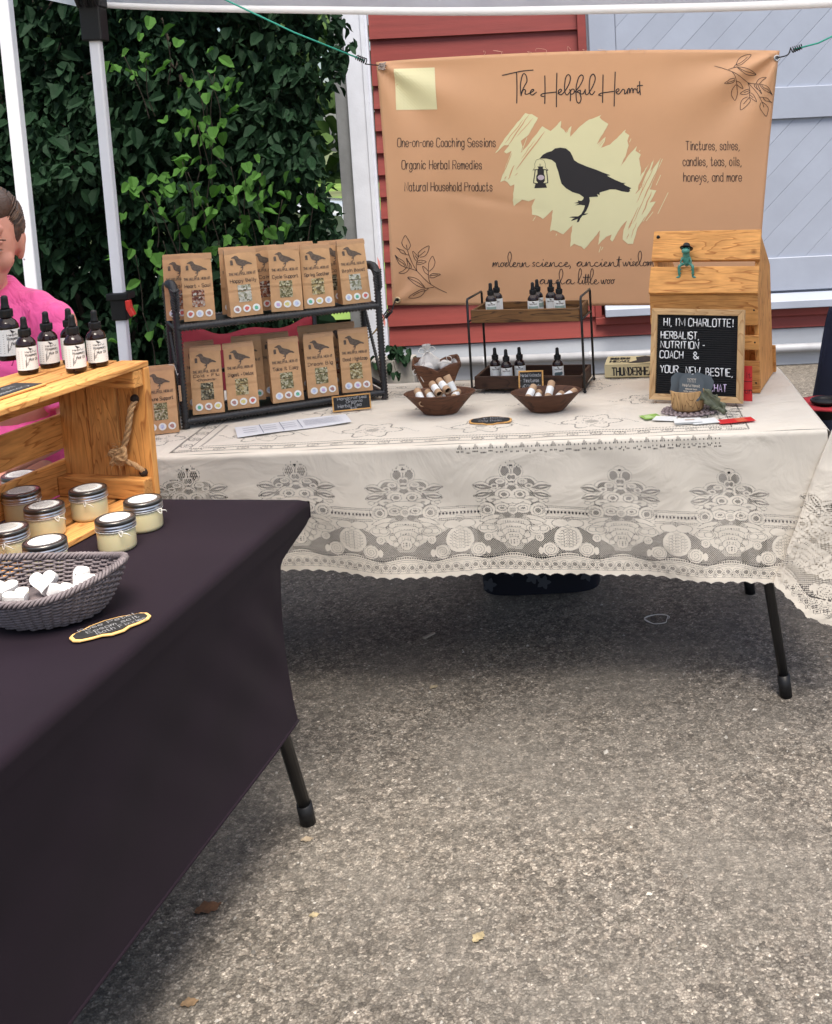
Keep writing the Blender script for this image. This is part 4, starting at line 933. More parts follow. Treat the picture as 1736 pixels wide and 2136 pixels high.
    # medallion with wavy rows between the motifs
    e = ring(0, 812, 128, 122, hx, wd=12, inner=none); w_ = np.mod(y - 812 + 9 * np.cos(hx / 22), 30); H[(e < .84) & (w_ < 5.5) & dash] = True; H[(e < .80) & (w_ > 13) & (w_ < 20) & (np.mod(hx, 34) < 9)] = True
    ring(0, 668, 38, 26, hx, wd=8, inner=none); ring(0, 608, 40, 32, hx, wd=9, inner=net1); ring(72, 650, 66, 32, hx, wd=10, inner=none)
    # scrolls
    for cx, cy, R0 in ((182, 928, 82),):
        X = hx; e = el(cx, cy, R0, R0 * .92, X); th = np.arctan2(y - cy, X - cx); H[e < 1] = False
        H[(e < .98) & (np.mod(e * 3.1 - th / 6.2832, 1) < .24) & dots] = True; H[(e > 1.02) & (e < 1.09) & dots] = True
    for cx, cy, rx, ry in ((285, 712, 92, 44), (250, 706, 34, 20), (325, 706, 34, 20), (288, 800, 40, 38), (288, 800, 14, 13)): ring(cx, cy, rx, ry, hx, wd=7, inner=none if rx > 20 else net2)
    e = el(282, 940, 26, 40, hx); H[e < 1] = False
    # insertion band with crosses
    b = ax > 335
    for yy in (470, 486, 588, 604): H[b & (np.abs(y - yy) < 2.7) & ((i % 4) < 3)] = True
    z = np.abs(np.mod(dx, 36) - 18); zz = np.abs(y - 535); H[b & (zz < 24) & ((np.abs(z - zz * .75) > 4.5) & (zz < 20))] = True; H[b & (zz < 24) & (z < 4)] = False
    # festoons along the hem
    c_ = 1012 + 34 * (1 - np.cos(ax / 277 * math.pi)) * .5
    for o_, wd, pt in ((-52, 2.7, dash), (-26, 7.5, ((i % 5) < 3)), (-2, 2.7, dash), (16, 2.7, dots)): H[(np.abs(y - c_ - o_) < wd) & pt & (y > 935)] = True
    X = np.mod(dx, 92) - 46; r_ = np.sqrt(X ** 2 * .8 + (y - 1088) ** 2); H[(np.abs(r_ - 36) < 3) & dots] = True; H[(r_ < 22) & net2] = True
    X = np.mod(dx + 46, 92) - 46; r2 = np.sqrt(X ** 2 + (y - 1120) ** 2); H[(np.abs(r2 - 20) < 4) & dots] = True; H[(r2 < 8)] = True
    H[(np.abs(y - 1146) < 3) & dots] = True
    return H
def hem_t(s): return .408 - .066 * np.clip(s / 1.1, 0, 1.25) + .006 * np.sin(s * 5.3 + 1) + .004 * np.sin(s * 11 + 2)
S0 = FR.x - aty(1525, 1100, 2.79).x      # distance from the right table corner to the first motif centre
CS = .00125
def front_off(s, tt):      # outward bulge of the hanging cloth
    k = np.clip(tt / .38, 0, 1.3)
    return .012 + .006 * k + np.clip(s / .3, .12, 1) * k ** 1.3 * (.016 * np.sin(s * 7.5 + .5) + .009 * np.sin(s * 15.3 + 1.7 + tt * 4) + .004 * np.sin(s * 31 + tt * 9)) + .004 * np.exp(-((tt - .16) / .05) ** 2) * np.sin(s * 9 + 2) + .0022 * np.sin(s * 26 + 30 * tt) * np.exp(-((s - .55) / .5) ** 2)
def toworld(s, outv, z):   # s from the right corner to the left, outv outward (towards the camera)
    P = np.empty(s.shape + (3,)); P[..., 0] = FR.x + TU.x * s - TV.x * outv; P[..., 1] = FR.y + TU.y * s - TV.y * outv; P[..., 2] = z; return P
cloth = thing('tablecloth', 'cream white lace tablecloth with openwork floral border draped over the long table', 'tablecloth', FR + TU * TL_ / 2 + TV * TD_ / 2)
CO = np.array(cloth.location)
def cellmesh(name, P, keep, mt_=LINEN):
    ny, nx = P.shape[:2]; idx = np.arange(ny * nx).reshape(ny, nx)
    q = np.stack([idx[:-1, :-1], idx[:-1, 1:], idx[1:, 1:], idx[1:, :-1]], -1)[keep]
    V = P.reshape(-1, 3) - CO; used = np.zeros(len(V), bool); used[q.ravel()] = True; mp_ = np.cumsum(used) - 1
    return np_mesh(name, V[used], mp_[q], mt_, cloth, smooth=True)
def drape(name, s_arr, t_arr, posf, patf, hemf, skip=None):
    SS, TT = np.meshgrid(s_arr, t_arr); P = posf(SS, TT)
    sc_ = (s_arr[:-1] + s_arr[1:]) / 2; tc_ = (t_arr[:-1] + t_arr[1:]) / 2; SC, TC = np.meshgrid(sc_, tc_); I, J = np.meshgrid(np.arange(len(sc_)), np.arange(len(tc_)))
    keep = ~patf(SC, TC, I, J) & (TC < hemf(SC))
    if skip is not None: keep &= ~skip(SC, TC)
    return cellmesh(name, P, keep)
# front drop
def scal(s): return .0055 * np.abs(np.sin(s * math.pi / .0345))
sarr = np.arange(-.0, TL_, CS); tarr = np.concatenate([np.linspace(0, .068, 18), np.arange(.069, .42, CS)])
def front_pos(S, T):
    a = np.clip(T / .014, 0, 1) * math.pi / 2
    out_ = np.where(T < .014, .012 * np.sin(a), front_off(S, T)); out_ = np.where(T < .05, .012 * np.sin(a) + (front_off(S, T) - .012) * np.clip((T - .014) / .036, 0, 1), out_)
    z = .741 - np.where(T < .014, .010 * (1 - np.cos(a)), .010 + (T - .014)) 
    return toworld(S, out_, z)
def front_pat(S, T, I, J):
    H = lace(S - S0, T + (.392 - hem_t(S)), I, J)
    # lace edge of the top panel just over the table edge at the right half
    y0 = T; m1 = (S < 1.0) & (S > .30)
    k = (S > .27) & (S < .95); zg = .020 + .010 * np.clip((.95 - S) / .6, 0, 1) + .006 * np.abs(np.mod(S, .040) / .020 - 1); H |= k & (np.abs(T - zg) < .0011) & ((I % 3) != 0)
    r_ = np.sqrt((np.mod(S, .040) - .020) ** 2 + (T - .010) ** 2); H |= k & (r_ < .0045) & ((I + J) % 2 == 0); H |= k & (np.abs(np.mod(S, .010) - .005) < .0009) & (T > .005) & (T < zg - .004) & (J % 3 == 0)
    return H
drape('front_drop', sarr, tarr, front_pos, front_pat, lambda S: hem_t(S) - scal(S))
# right end drop (seen edge on) and the corner fold
def end_pos(S, T):     # S = distance back from the front corner along the right end
    k = np.clip(T / .38, 0, 1.2); out_ = .012 * np.sin(np.clip(T / .014, 0, 1) * math.pi / 2) + .01 * k + k * .018 * np.sin(S * 13)
    P = np.empty(S.shape + (3,)); P[..., 0] = FR.x - TU.x * out_ + TV.x * S; P[..., 1] = FR.y - TU.y * out_ + TV.y * S; P[..., 2] = .741 - T; return P
drape('end_drop', np.arange(0, TD_, .003), np.arange(0, .40, .003), end_pos, lambda S, T, I, J: lace(S - .2, T, I, J), lambda S: .39 - scal(S))
def corner_pos(A, B):  # A beyond the right end, B beyond the front edge: two pleats folded back on themselves
    r = np.sqrt(A ** 2 + B ** 2) + 1e-9; th = np.arctan2(A, B); q = math.pi / 4
    th2 = np.where(th < q, th, math.pi / 2 - th); psi = np.where(th2 < q / 2, th2, q - th2) * .97
    lay = np.interp(th2, [0, q / 2 - .03, q / 2 + .03, q], [.004, .014, .036, .052])
    k = np.clip(r / .10, 0, 1); phi = np.clip((th - (q - .16)) / .32, 0, 1) * math.pi / 2
    off = .013 + lay * k * (.5 + .5 * np.clip(r / .35, 0, 1)) + .006 * np.sin(r * 22 + th * 5) * k
    lat = r * np.sin(psi) + .006 * k
    P = np.empty(A.shape + (3,))
    for c_ in (0, 1):
        P[..., c_] = FR[c_] + off * (-TV[c_] * np.cos(phi) - TU[c_] * np.sin(phi)) + lat * (TU[c_] * np.cos(phi) + TV[c_] * np.sin(phi)) - TU[c_] * .010
    P[..., 2] = .741 - r * np.cos(psi); return P
def corner_pat(A, B, I, J):
    f = B > A; return np.where(f, lace(A + .11, B, I, J), lace(B + .11, A, J, I))
drape('corner_fold', np.arange(0, .392, .0018), np.arange(0, .392, .0018), corner_pos, corner_pat, lambda S: .392 - scal(S), None)
# top panel with its sparse openwork
ss = np.arange(0, TL_ + .001, .0022); tt_ = np.arange(0, TD_ + .001, .0030)
def top_pos(S, T): return toworld(S, -T, .7415 + .0008 * np.sin(S * 21 + T * 9) + .0006 * np.sin(S * 47) * np.sin(T * 31))
def top_pat(S, T, I, J):
    H = np.zeros(S.shape, bool); dt = ((I + J) % 3) != 0; d2 = ((I + 2 * J) % 5) < 2
    fr = T; bk = TD_ - T; e = np.minimum(np.minimum(fr - .012 - .025 * np.clip(1 - S, -1, 1) * 0, bk - .03), np.minimum(S - .17, TL_ - S - .13) * .75)
    # rounded rectangular border band
    H |= (np.abs(e - .018) < .0018) & dt; H |= (np.abs(e - .048) < .0016) & ((I % 3) != 0); H |= (np.abs(e - .066) < .0020) & (((I + J) % 4) < 2) & (T < .3)
    along = np.where((S < .25) | (S > TL_ - .2), T, S); m_ = np.mod(along, .062) - .031
    H |= (np.sqrt((m_ * .9) ** 2 + (e - .033) ** 2) < .006) & d2; H |= (np.abs(np.sqrt((m_ * .8) ** 2 + (e - .033) ** 2) - .0115) < .0016) & dt
    # floral sprays
    for cx in np.arange(.30, TL_, .30):
        for cy, k in ((.17, 1), (.40, .8), (.60, .7)):
            x = (S - cx - (.15 if cy == .40 else 0)); y = (T - cy); r = np.sqrt((x / 1.15) ** 2 + (y) ** 2); a = np.arctan2(y, x)
            H |= (np.abs(r - (.060 + .012 * np.cos(a * 6)) * k) < .0022) & dt; H |= (np.abs(r - (.030 + .008 * np.cos(a * 5 + 1)) * k) < .0020) & d2
            H |= (np.abs(y - .02 * k * np.sin(x * 60)) < .0022) & (np.abs(x) < .13 * k) & (np.abs(x) > .065 * k) & d2
            H |= (r < .016 * k) & d2
    # dense arc at the right
    rr_ = np.sqrt(((S - .52) / 1.0) ** 2 + ((T - .30) / .9) ** 2); H |= (rr_ > .272) & (rr_ < .292) & (S < .30) & (T > .12) & (T < .42) & (((I + J) % 2) == 0)
    H |= (rr_ > .31) & (rr_ < .345) & (S < .24) & (T > .05) & (np.mod(np.arctan2(T - .3, S - .52), .09) < .018)
    return H
drape('top_panel', ss, tt_, top_pos, top_pat, lambda S: np.full(S.shape, 9.0))
# back drop
t = MB(); t.smooth = True
t.grid(lambda u, v: tuple(np.array(toworld(np.array(u * TL_), np.array(-TD_ - .012 - .01 * v * math.sin(u * 40)), .741 - .26 * v)) - CO), 60, 6); t.build('back_drop', LINEN, cloth)
t = MB(); t.smooth = True
t.grid(lambda u, v: tuple(np.array(toworld(np.array(TL_ + .012 + .01 * v * math.sin(u * 20)), np.array(-u * TD_), .741 - .38 * v)) - CO), 30, 8); t.build('left_drop', LINEN, cloth)

# navy floral bag under the table
ub = thing('storage_bin', 'dark navy floral fabric bin standing on the ground under the lace covered table', 'bin', (-.141, 3.76, 0), 0)
t = MB(); t.smooth = True
t.grid(lambda u, v: ((.20 + .02 * v) * math.copysign(abs(math.cos(u * 6.2832)) ** .45, math.cos(u * 6.2832)), (.17 + .02 * v) * math.copysign(abs(math.sin(u * 6.2832)) ** .45, math.sin(u * 6.2832)), .005 + .37 * v + .006 * math.sin(u * 40) * v), 64, 8)
BINM = mat('shaded_bin_fabric', (.003, .004, .012), .9); t.build('body', BINM, ub)  # navy darkened to near black, deep shade under the table put in the colour
t = MB(); t.box((0, 0, .37), (.46, .36, .02)); t.build('lid', BINM, ub, bevel=.008)
fm = mat('pale_flower', (.05, .055, .07), .9)
for k in range(10):
    x = -.17 + k * .036; z = (.05, .16, .10, .24, .07)[k % 5]; t = MB()
    y = -.171 - .02 * z / .37 - .006
    t.fill([(x + .02 * (1 + .3 * math.cos(5 * a * .3142)) * math.cos(a * .3142), z + .02 * (1 + .3 * math.cos(5 * a * .3142)) * math.sin(a * .3142)) for a in range(20)], lambda a, b: (a, y, b)); t.build('flower_print', fm, ub)

# ================================================================== BLACK TABLE
bt = thing('trestle_table', 'folding table under the stretched black cover at the left front', 'table', (-.602 - .16 * .915 - .987 * .38, 2.435 - .987 * .915 + .16 * .38, 0))
BO = Vector((-.602, 2.435, 0)); BD = Vector((-.16, -.987, 0)); BW = Vector((-.987, .16, 0))
def bw(s, o_, z): return BO + BD * s + BW * o_ + Vector((0, 0, z))
t = MB(); P = [bw(.012, .012, 0), bw(1.82, .012, 0), bw(1.82, .75, 0), bw(.012, .75, 0)]
t.add([(p.x, p.y, .695) for p in P] + [(p.x, p.y, .738) for p in P], [(0, 1, 2, 3), (7, 6, 5, 4), (0, 4, 5, 1), (1, 5, 6, 2), (2, 6, 7, 3), (3, 7, 4, 0)]); t.build('tabletop', TABLEG, bt, world=True)
for (s0, s1) in ((.27, .062), (1.56, 1.77)):
    for o0, o1 in ((.062, .034), (.70, .726)):
        t = MB(); t.smooth = True; a, b = bw(s0, o0, .695), bw(s1, o1, .02); t.tube([a, b], .0145, 12); lg = t.build('leg', BLACKM, bt, world=True)
        t = MB(); t.smooth = True; t.tube([b + (a - b).normalized() * .04, b - Vector((0, 0, .016))], .0175, 12); t.build('foot_cap', BLACKP, lg, world=True)
bc = thing('black_tablecover', 'black stretch cover pulled tight over the left front table', 'tablecloth', bt.location + Vector((0, 0, .74)))
# cover profile: rounded top edge, short lip, then a skirt tensioned down to the legs
def cover_side(s):
    e = min(s, 1.83 - s); pull = math.exp(-(e / .10) ** 2) if e > 0 else 1
    hemz = .292 - .014 * math.sin(math.pi * s / 1.83) ; bow = .012 * math.sin(math.pi * max(0, min(1, (s - .15) / 1.5)))
    return hemz, bow
def cov(u, v):
    s = 1.83 * u; dz = .011 * (math.exp(-(s / .014) ** 2) + math.exp(-((1.83 - s) / .014) ** 2))
    if v < .3:      # top half, from the middle to the edge
        k = v / .3; return bw(s, .38 * (1 - k) + .018 * k, .7445 - dz)
    if v < .42:
        k = (v - .3) / .12 * math.pi / 2; return bw(s, .018 - .018 * math.sin(k) , .7445 - dz * (1 - .5 * math.sin(k)) - .018 * (1 - math.cos(k)))
    if v < .5: k = (v - .42) / .08; return bw(s + (.0 if .12 < s < 1.7 else 0), 00.0 + .004 * k, .7265 - dz * .5 * (1 - k) - .034 * k)
    k = (v - .5) / .5
    hemz, bow = cover_side(s)
    # skirt corners are pulled in towards the legs
    e0 = .150 - .012 * k; sl = e0 + s * (1.83 - 2 * e0) / 1.83; kk = min(1, k / .12); kk = kk * kk * (3 - 2 * kk)
    s2 = s + (sl - s) * kk * 1.0
    o_ = .004 + .015 * math.sin(math.pi * min(1, k * 1.0)) ** .8 + bow * k * k + .0028 * math.sin(s * 34 + k * 17) * math.sin(math.pi * k) * math.exp(-s / .45) * min(1, s / .05) + .002 * math.sin(s * 11 - k * 9) * math.sin(math.pi * k) * min(1, s / .1)
    return bw(s2, o_, .6925 + (hemz - .6925) * k)
def cov_l(u, v):
    p = cov(u, v); d = p - BO; s = d.dot(BD); o_ = d.dot(BW); return bw(s, .76 - o_, p.z)
t = MB(); t.smooth = True; t.grid(lambda u, v: tuple(cov(u, v)), 90, 100); t.build('side_cover', BLACKCLOTH, bc, world=True)
t = MB(); t.smooth = True; t.grid(lambda u, v: tuple(cov_l(u, v)), 60, 60); t.build('side_cover', BLACKCLOTH, bc, world=True)
for s_e, sg in ((0, 1), (1.83, -1)):
    def endc(u, v):
        o_ = .76 * u; inn = .150
        if v < .2: k = v / .2 * math.pi / 2; return bw(s_e - sg * .002 * math.sin(k), o_, .7335 - .006 * (1 - math.cos(k)) )
        if v < .35: k = (v - .2) / .15; return bw(s_e - sg * .002, o_, .7275 - .035 * k)
        k = (v - .35) / .65; kk = min(1, k / .12); kk = kk * kk * (3 - 2 * kk)
        os_ = .004 + .015 * math.sin(math.pi * k) ** .8
        inn = .150 - .012 * k
        return bw(s_e + sg * inn * kk * (1 - .12 * math.sin(math.pi * u)), os_ + (.76 - 2 * os_) * u, .6925 + (.292 - .6925) * k + .15 * math.sin(math.pi * u) * k)
    t = MB(); t.smooth = True; t.grid(lambda u, v: tuple(endc(u, v)), 30, 60); t.build('end_cover', BLACKCLOTH, bc, world=True)
# hem seam
t = MB(); t.smooth = True; t.tube([cov(i / 60, 1.0) for i in range(61)], .0035, 6); t.build('hem_seam', BLACKCLOTH, bc, world=True)

# ================================================================== TEA SHELF
SH = atz(388, 893, .745); SHR = atz(803, 830, .745); sh_rot = math.atan2(SHR.y - SH.y, SHR.x - SH.x); SW = (SHR - SH).length; SD = .17
shelf = thing('wicker_shelf', 'two tier black wicker shelf filled with kraft tea bags', 'shelf', (SH.x, SH.y, .745), sh_rot)
def coil(pts, r, step=.0095, n=8, dip=.66):
    """tube wrapped in cane: radius ripples along its length"""
    P = [Vector(p) for p in pts]; out_ = []; rad = []
    for a, b in zip(P[:-1], P[1:]):
        k = max(2, int((b - a).length / step * 2))
        for i in range(k): out_.append(a.lerp(b, i / k)); rad.append(r if i % 2 == 0 else r * dip)
    out_.append(P[-1]); rad.append(r)
    t = MB(); t.smooth = True; t.tube(out_, rad, n); return t
PH = .392
for x in (0.0, SW):
    for y in (.0, SD):
        top = PH if y == 0 else PH - .012
        coil([(x, y, .0), (x, y, top)], .0125).build('post', WICKER, shelf)
    coil(catmull([(x, 0, PH - .03), (x, .0, PH - .005), (x, .03, PH + .012), (x, SD * .5, PH + .012), (x, SD - .03, PH + .004), (x, SD, PH - .012), (x, SD, PH - .04)], 4), .0135).build('top_loop', WICKER, shelf)
    t = MB(); t.smooth = True
    for k in range(8):
        for s in (-1, 1):
            t.tube([(x - .013 * s * 0 + s * .001, -.0145, PH - .005 - k * .0075), (x + s * .012, -.009, PH + .006 - k * .0075)], .0028, 5)
    t.build('braid', WICKER, shelf)
    for z in (.035, .285):
        coil([(x, .0, z), (x, SD, z)], .009).build('side_rail', WICKER, shelf)
    t = coil([(x, .02, .055), (x, SD - .02, .255)], .006); t.build('side_brace', WICKER, shelf)
for z in (.018, .287):
    coil([(0, 0, z), (SW, 0, z)], .0125).build('front_rail', WICKER, shelf)
    coil([(0, SD, z), (SW, SD, z)], .0105).build('back_rail', WICKER, shelf)
    t = MB(); t.smooth = True
    def sw_(u, v, z=z): return (SW * u, SD * v, z + .002 + .0022 * math.sin(u * 130 * math.pi) * math.sin(v * 18 * math.pi))
    t.grid(sw_, 130, 36); o = t.build('woven_deck', WICKER, shelf); sm = o.modifiers.new('solid', 'SOLIDIFY'); sm.thickness = .004
coil([(0, SD, .12), (SW, SD, .12)], .008).build('back_rail', WICKER, shelf)

# ---- tea bags
BWD, BH = .088, .192
def bag_front(off):
    def f(u, v):      # u from the centre line, v up from the base
        k = max(0, v) / BH; c = 1 - .03 * k
        cr = -.0022 * math.exp(-((v - .070) / .0022) ** 2) + .0018 * math.exp(-((v - .074) / .003) ** 2)
        bul = .004 * math.sin(math.pi * min(1, k)) * (1 - (u / (BWD / 2)) ** 2)
        return (u * c, -(.030 - .024 * k ** 1.15) - bul * 1.0 + .0013 * noise.noise(Vector((u * 34, v * 34, 4))) - cr - off, v)
    return f
def mesh_only(t, name, mats, smooth=None):
    o = t.build(name, mats); me = o.data; bpy.data.objects.remove(o); return me
t = MB(); t.smooth = True; f0 = bag_front(0)
t.grid(lambda u, v: f0((u - .5) * BWD, v * (BH - .014)), 14, 40)
t.grid(lambda u, v: (lambda p: (-p[0], -p[1], p[2]))(f0((u - .5) * BWD, v * (BH - .014))), 14, 24)
for s in (-1, 1):      # gusseted sides
    def side(u, v, s=s):
        z = v * (BH - .014); a = f0(s * BWD / 2, z); g_ = 1 - abs(2 * u - 1); return (a[0] - s * g_ * (.004 + .018 * (z / BH)), a[1] * (1 - 2 * u), z)
    t.grid(side, 6, 20)
t.add([(-BWD / 2, -.03, 0), (BWD / 2, -.03, 0), (BWD / 2, .03, 0), (-BWD / 2, .03, 0)], [(0, 1, 2, 3)])
ME_BAG = mesh_only(t, 'paper_body', KRAFT)
KRAFTL = mat('kraft_fold', (.52, .31, .17), .75, var=.1, vscale=30, bump=.4, bscale=80)
t = MB(); t.smooth = False
t.box((0, -.0015, BH - .0105), (BWD * .985, .0145, .013)); t.box((0, .001, BH - .003), (BWD * .97, .009, .006))
ME_FOLD = mesh_only(t, 'folded_top', KRAFTL)
def ncrow(p): return ((p[0] - 885) / 900, (740 - p[1]) / 900)
t = MB(); fp = bag_front(.0011); sc_b = .062
t.fill([tuple(v * sc_b + o_ for v, o_ in zip(ncrow(p), (0.0, BH - .0445))) for p in CROW[:60:1]] + [tuple(v * sc_b + o_ for v, o_ in zip(ncrow(p), (0.0, BH - .0445))) for p in CROW[60:]], fp, .004)
t.fill([((a[0]) * sc_b, (a[1]) * sc_b + BH - .0445) for a in [((x - 885) / 900, (740 - y) / 900) for x, y in ((470, 570), (545, 570), (560, 610), (560, 730), (565, 770), (452, 770), (455, 730), (450, 610))]], fp)
ME_CROW = mesh_only(t, 'crow_stamp', STAMP)
t = MB()
for st in strokes('THE HELPFUL HERMIT', -.037, .037, .1165, .0068): t.ribbon(st, .00125, fp)
ME_THH = mesh_only(t, 'name_stamp', STAMP)
t = MB(); t.grid(lambda u, v: fp(-.018 + .036 * u, .040 + .048 * v), 10, 34)
ME_WIN = {}
for k, hm in enumerate(HERB): ME_WIN[k] = mesh_only(t, 'herb_window', hm)
fs = bag_front(.0013); fs2 = bag_front(.0018)
ME_ST = {}
for c in STK:
    t = MB(); t.cur = 0
    t.fill([(.0105 * math.cos(a * .3142), .0105 * math.sin(a * .3142)) for a in range(20)], lambda u, v: (u, -.0002, v)); t.cur = 1
    rr = random.Random(c)
    t.fill([((.0062 + rr.uniform(-.0018, .0012)) * math.cos(a * .5236), (.0062 + rr.uniform(-.0018, .0012)) * math.sin(a * .5236)) for a in range(12)], lambda u, v: (u, -.0006, v))
    ME_ST[c] = mesh_only(t, 'sticker', [PAPER, STK[c]])
def teabag(label, loc, rot, name1=None, name2=None, win=0, stk=(), group='kraft paper bags of herbal tea', lean=0.0, plain=False):
    b = thing('tea_bag', label, 'paper bag', loc, (lean, 0, rot), group)
    b.scale = (1 + RNG.uniform(-.04, .04), 1 + RNG.uniform(-.1, .15), 1 + RNG.uniform(-.025, .02)); b.rotation_euler[2] += RNG.uniform(-.05, .05); b.rotation_euler[1] = RNG.uniform(-.012, .012)
    link_ob('paper_body', ME_BAG, b); ft_ = link_ob('folded_top', ME_FOLD, b); ft_.rotation_euler = (0, RNG.uniform(-.012, .012), RNG.uniform(-.05, .05))
    link_ob('crow_stamp', ME_CROW, b); link_ob('name_stamp', ME_THH, b); link_ob('herb_window', ME_WIN[win], b)
    t = MB()
    if name1:
        wd = min(.036, .0040 * len(name1)) 
        for st in strokes(name1, -wd, wd, .0955 if not name2 else .1050, .0095 if not name2 else .0075, .0004): t.ribbon(st, .0012, fp)
    if name2:
        for st in strokes(name2, -.028, .028, .0935, .0065, .0004): t.ribbon(st, .0009, fp)
    if name1: t.build('handwriting', INK, b)
    for k, c in enumerate(stk):
        x = (-.025, .001, .027)[k]; p = fs(x, .0205); o = link_ob('sticker', ME_ST[c], b); o.location = p; o.rotation_euler = (-.13, 0, RNG.uniform(-.05, .05))
    return b
def on_shelf(tx, y, z): 
    c, s = math.cos(sh_rot), math.sin(sh_rot); x = tx * SW
    return (SH.x + c * x - s * y, SH.y + s * x + c * y, .745 + z)
ZU, ZL = .298, .028
up = [('Heart + Soul', None, .118, 0, ('red', 'blue', 'brown'), 'tea bag marked Heart + Soul, far left of the upper tier'),
      ('Happy Belly', None, .335, 1, ('brown', 'red', 'green'), 'tea bag marked Happy Belly, second from the left on the upper tier'),
      ('Cycle Support', None, .545, 2, ('purple', 'yellow', 'blue'), 'tea bag marked Cycle Support on the upper tier'),
      ('Spring Soother', None, .705, 4, ('green', 'yellow', 'blue'), 'tea bag marked Spring Soother on the upper tier'),
      ('Brain Boost', None, .895, 1, ('blue', 'green', 'red'), 'tea bag marked Brain Boost at the right end of the upper tier')]
lo = [('Cold + Flu', '~Chamomile~', .125, 3, ('green', 'brown', 'yellow'), 'tea bag marked Cold + Flu Chamomile at the left end of the lower tier'),
      ('Digest + Detox', None, .290, 4, ('brown', 'yellow', 'red'), 'tea bag marked Digest + Detox with straw coloured herbs, lower tier'),
      ('Take it Easy', None, .510, 2, ('blue', 'brown', 'green'), 'tea bag marked Take it Easy in the middle of the lower tier'),
      ('Dream Big', None, .692, 2, ('blue', 'purple', 'brown'), 'tea bag marked Dream Big with green powdery herbs, lower tier'),
      ('Good Nightcap', None, .872, 4, ('blue', 'purple', 'brown'), 'tea bag marked Good Nightcap at the right end of the lower tier')]
yaw = {'Happy Belly': .22, 'Brain Boost': .14, 'Take it Easy': .05, 'Dream Big': -.03, 'Digest + Detox': .02}
for rowi, (row, z) in enumerate(((up, ZU), (lo, ZL))):
    for n1, n2, tx, wi, st, lab in row:
        teabag('kraft ' + lab, on_shelf(tx, .040, z), sh_rot * .62 + yaw.get(n1, 0), n1, n2, wi, st, lean=-.05 if rowi == 0 else -.06)
for lab, tx, y, z, rr_ in (('kraft bag mostly hidden behind the Heart + Soul tea bag', .055, .105, ZU, .0), ('kraft bag just peeking out behind the Happy Belly tea bag', .325, .112, ZU, .0),
                      ('kraft bag showing at the left edge behind the Cycle Support tea bag', .470, .108, ZU, .0), ('kraft bag whose top rises behind the Spring Soother tea bag', .655, .110, ZU + .003, .0),
                      ('kraft bag in the gap between the Spring Soother and Brain Boost tea bags', .835, .105, ZU, .0),
                      ('shaded kraft bag behind the Cold + Flu tea bag', .115, .108, ZL + .004, 0), ('shaded kraft bag behind and right of the Digest + Detox tea bag', .350, .105, ZL + .006, 0),
                      ('shaded kraft bag whose top shows behind the Take it Easy tea bag', .495, .115, ZL + .008, 0), ('shaded kraft bag whose top shows behind the Dream Big tea bag', .690, .110, ZL + .012, 0),
                      ('shaded kraft bag with a string, behind the Good Nightcap tea bag', .835, .108, ZL + .010, 0)):
    teabag(lab, on_shelf(tx, y, z), sh_rot * .6 + rr_, 'Calm', None, int(RNG.integers(0, 5)), ('blue', 'red', 'green'), lean=-.02)
p = atz(334, 905, .745)
sb = teabag('kraft tea bag standing alone between the wooden crate and the black shelf', (p.x, p.y + .03, .7435), .30, 'Immune Support', None, 2, ('green', 'blue', 'brown'), lean=-.04)
t = MB(); t.smooth = True; t.tube(catmull([(.03, -.008, BH), (.045, -.006, BH - .005), (.050, -.005, BH - .03), (.060, -.004, BH - .045), (.056, -.004, BH - .055)], 5), .0009, 5); t.tube(catmull([(.05, -.005, BH - .03), (.064, -.004, BH - .028), (.066, -.004, BH - .036)], 5), .0009, 5); t.build('string', STRING, sb)
t = MB(); t.box((.054, -.004, BH - .085), (.006, .02, .045)); t.build('tag', KRAFTD, sb)

# red camp chair behind the shelf
def camp_chair(lab, loc, rot, wd=.52, top=.93, fab=REDFAB):
    c = thing('camp_chair', lab, 'chair', loc, rot)
    t = MB(); t.smooth = True
    t.grid(lambda u, v: (-wd / 2 + wd * u, .02 - .06 * math.sin(math.pi * u) + .10 * (v), .46 + (top - .46) * v - .035 * math.sin(math.pi * u) * v + .012 * math.sin(u * 14) * v), 24, 14); o = t.build('backrest', fab, c); sm = o.modifiers.new('s', 'SOLIDIFY'); sm.thickness = .003
    t = MB(); t.smooth = True
    t.grid(lambda u, v: (-wd / 2 + wd * u, .02 - .45 * v, .44 - .05 * math.sin(math.pi * u) + .02 * v), 16, 10); o = t.build('seat', fab, c); sm = o.modifiers.new('s', 'SOLIDIFY'); sm.thickness = .003
    for s in (-1, 1):
        t = MB(); t.smooth = True; t.tube([(s * wd / 2, .12, top), (s * wd / 2, .02, .45), (s * wd / 2 * .9, -.02, .0)], .009, 8); t.build('back_post', BLACKM, c)
        t = MB(); t.smooth = True; t.tube([(s * wd / 2, -.43, .63), (s * wd / 2, -.43, .45), (-s * wd / 2 * .9, -.30, .01)], .009, 8); t.build('leg', BLACKM, c)
        t = MB(); t.smooth = True; t.tube([(s * wd / 2, .02, .45), (-s * wd / 2 * .9, -.42, .01)], .009, 8); t.build('leg', BLACKM, c)
        t = MB(); t.smooth = True
        t.grid(lambda u, v: (s * (wd / 2 + .03) + (.10) * (v - .5), .07 - .50 * u, .63 - .015 * math.sin(math.pi * u)), 10, 4); o = t.build('armrest', fab, c); sm = o.modifiers.new('s', 'SOLIDIFY'); sm.thickness = .008
    return c
p = aty(504, 700, 4.45)
camp_chair('dark red canvas camp chair standing behind the black tea shelf', (p.x, 4.43, 0), .10, wd=.56, top=aty(504, 682, 4.5).z + .02)
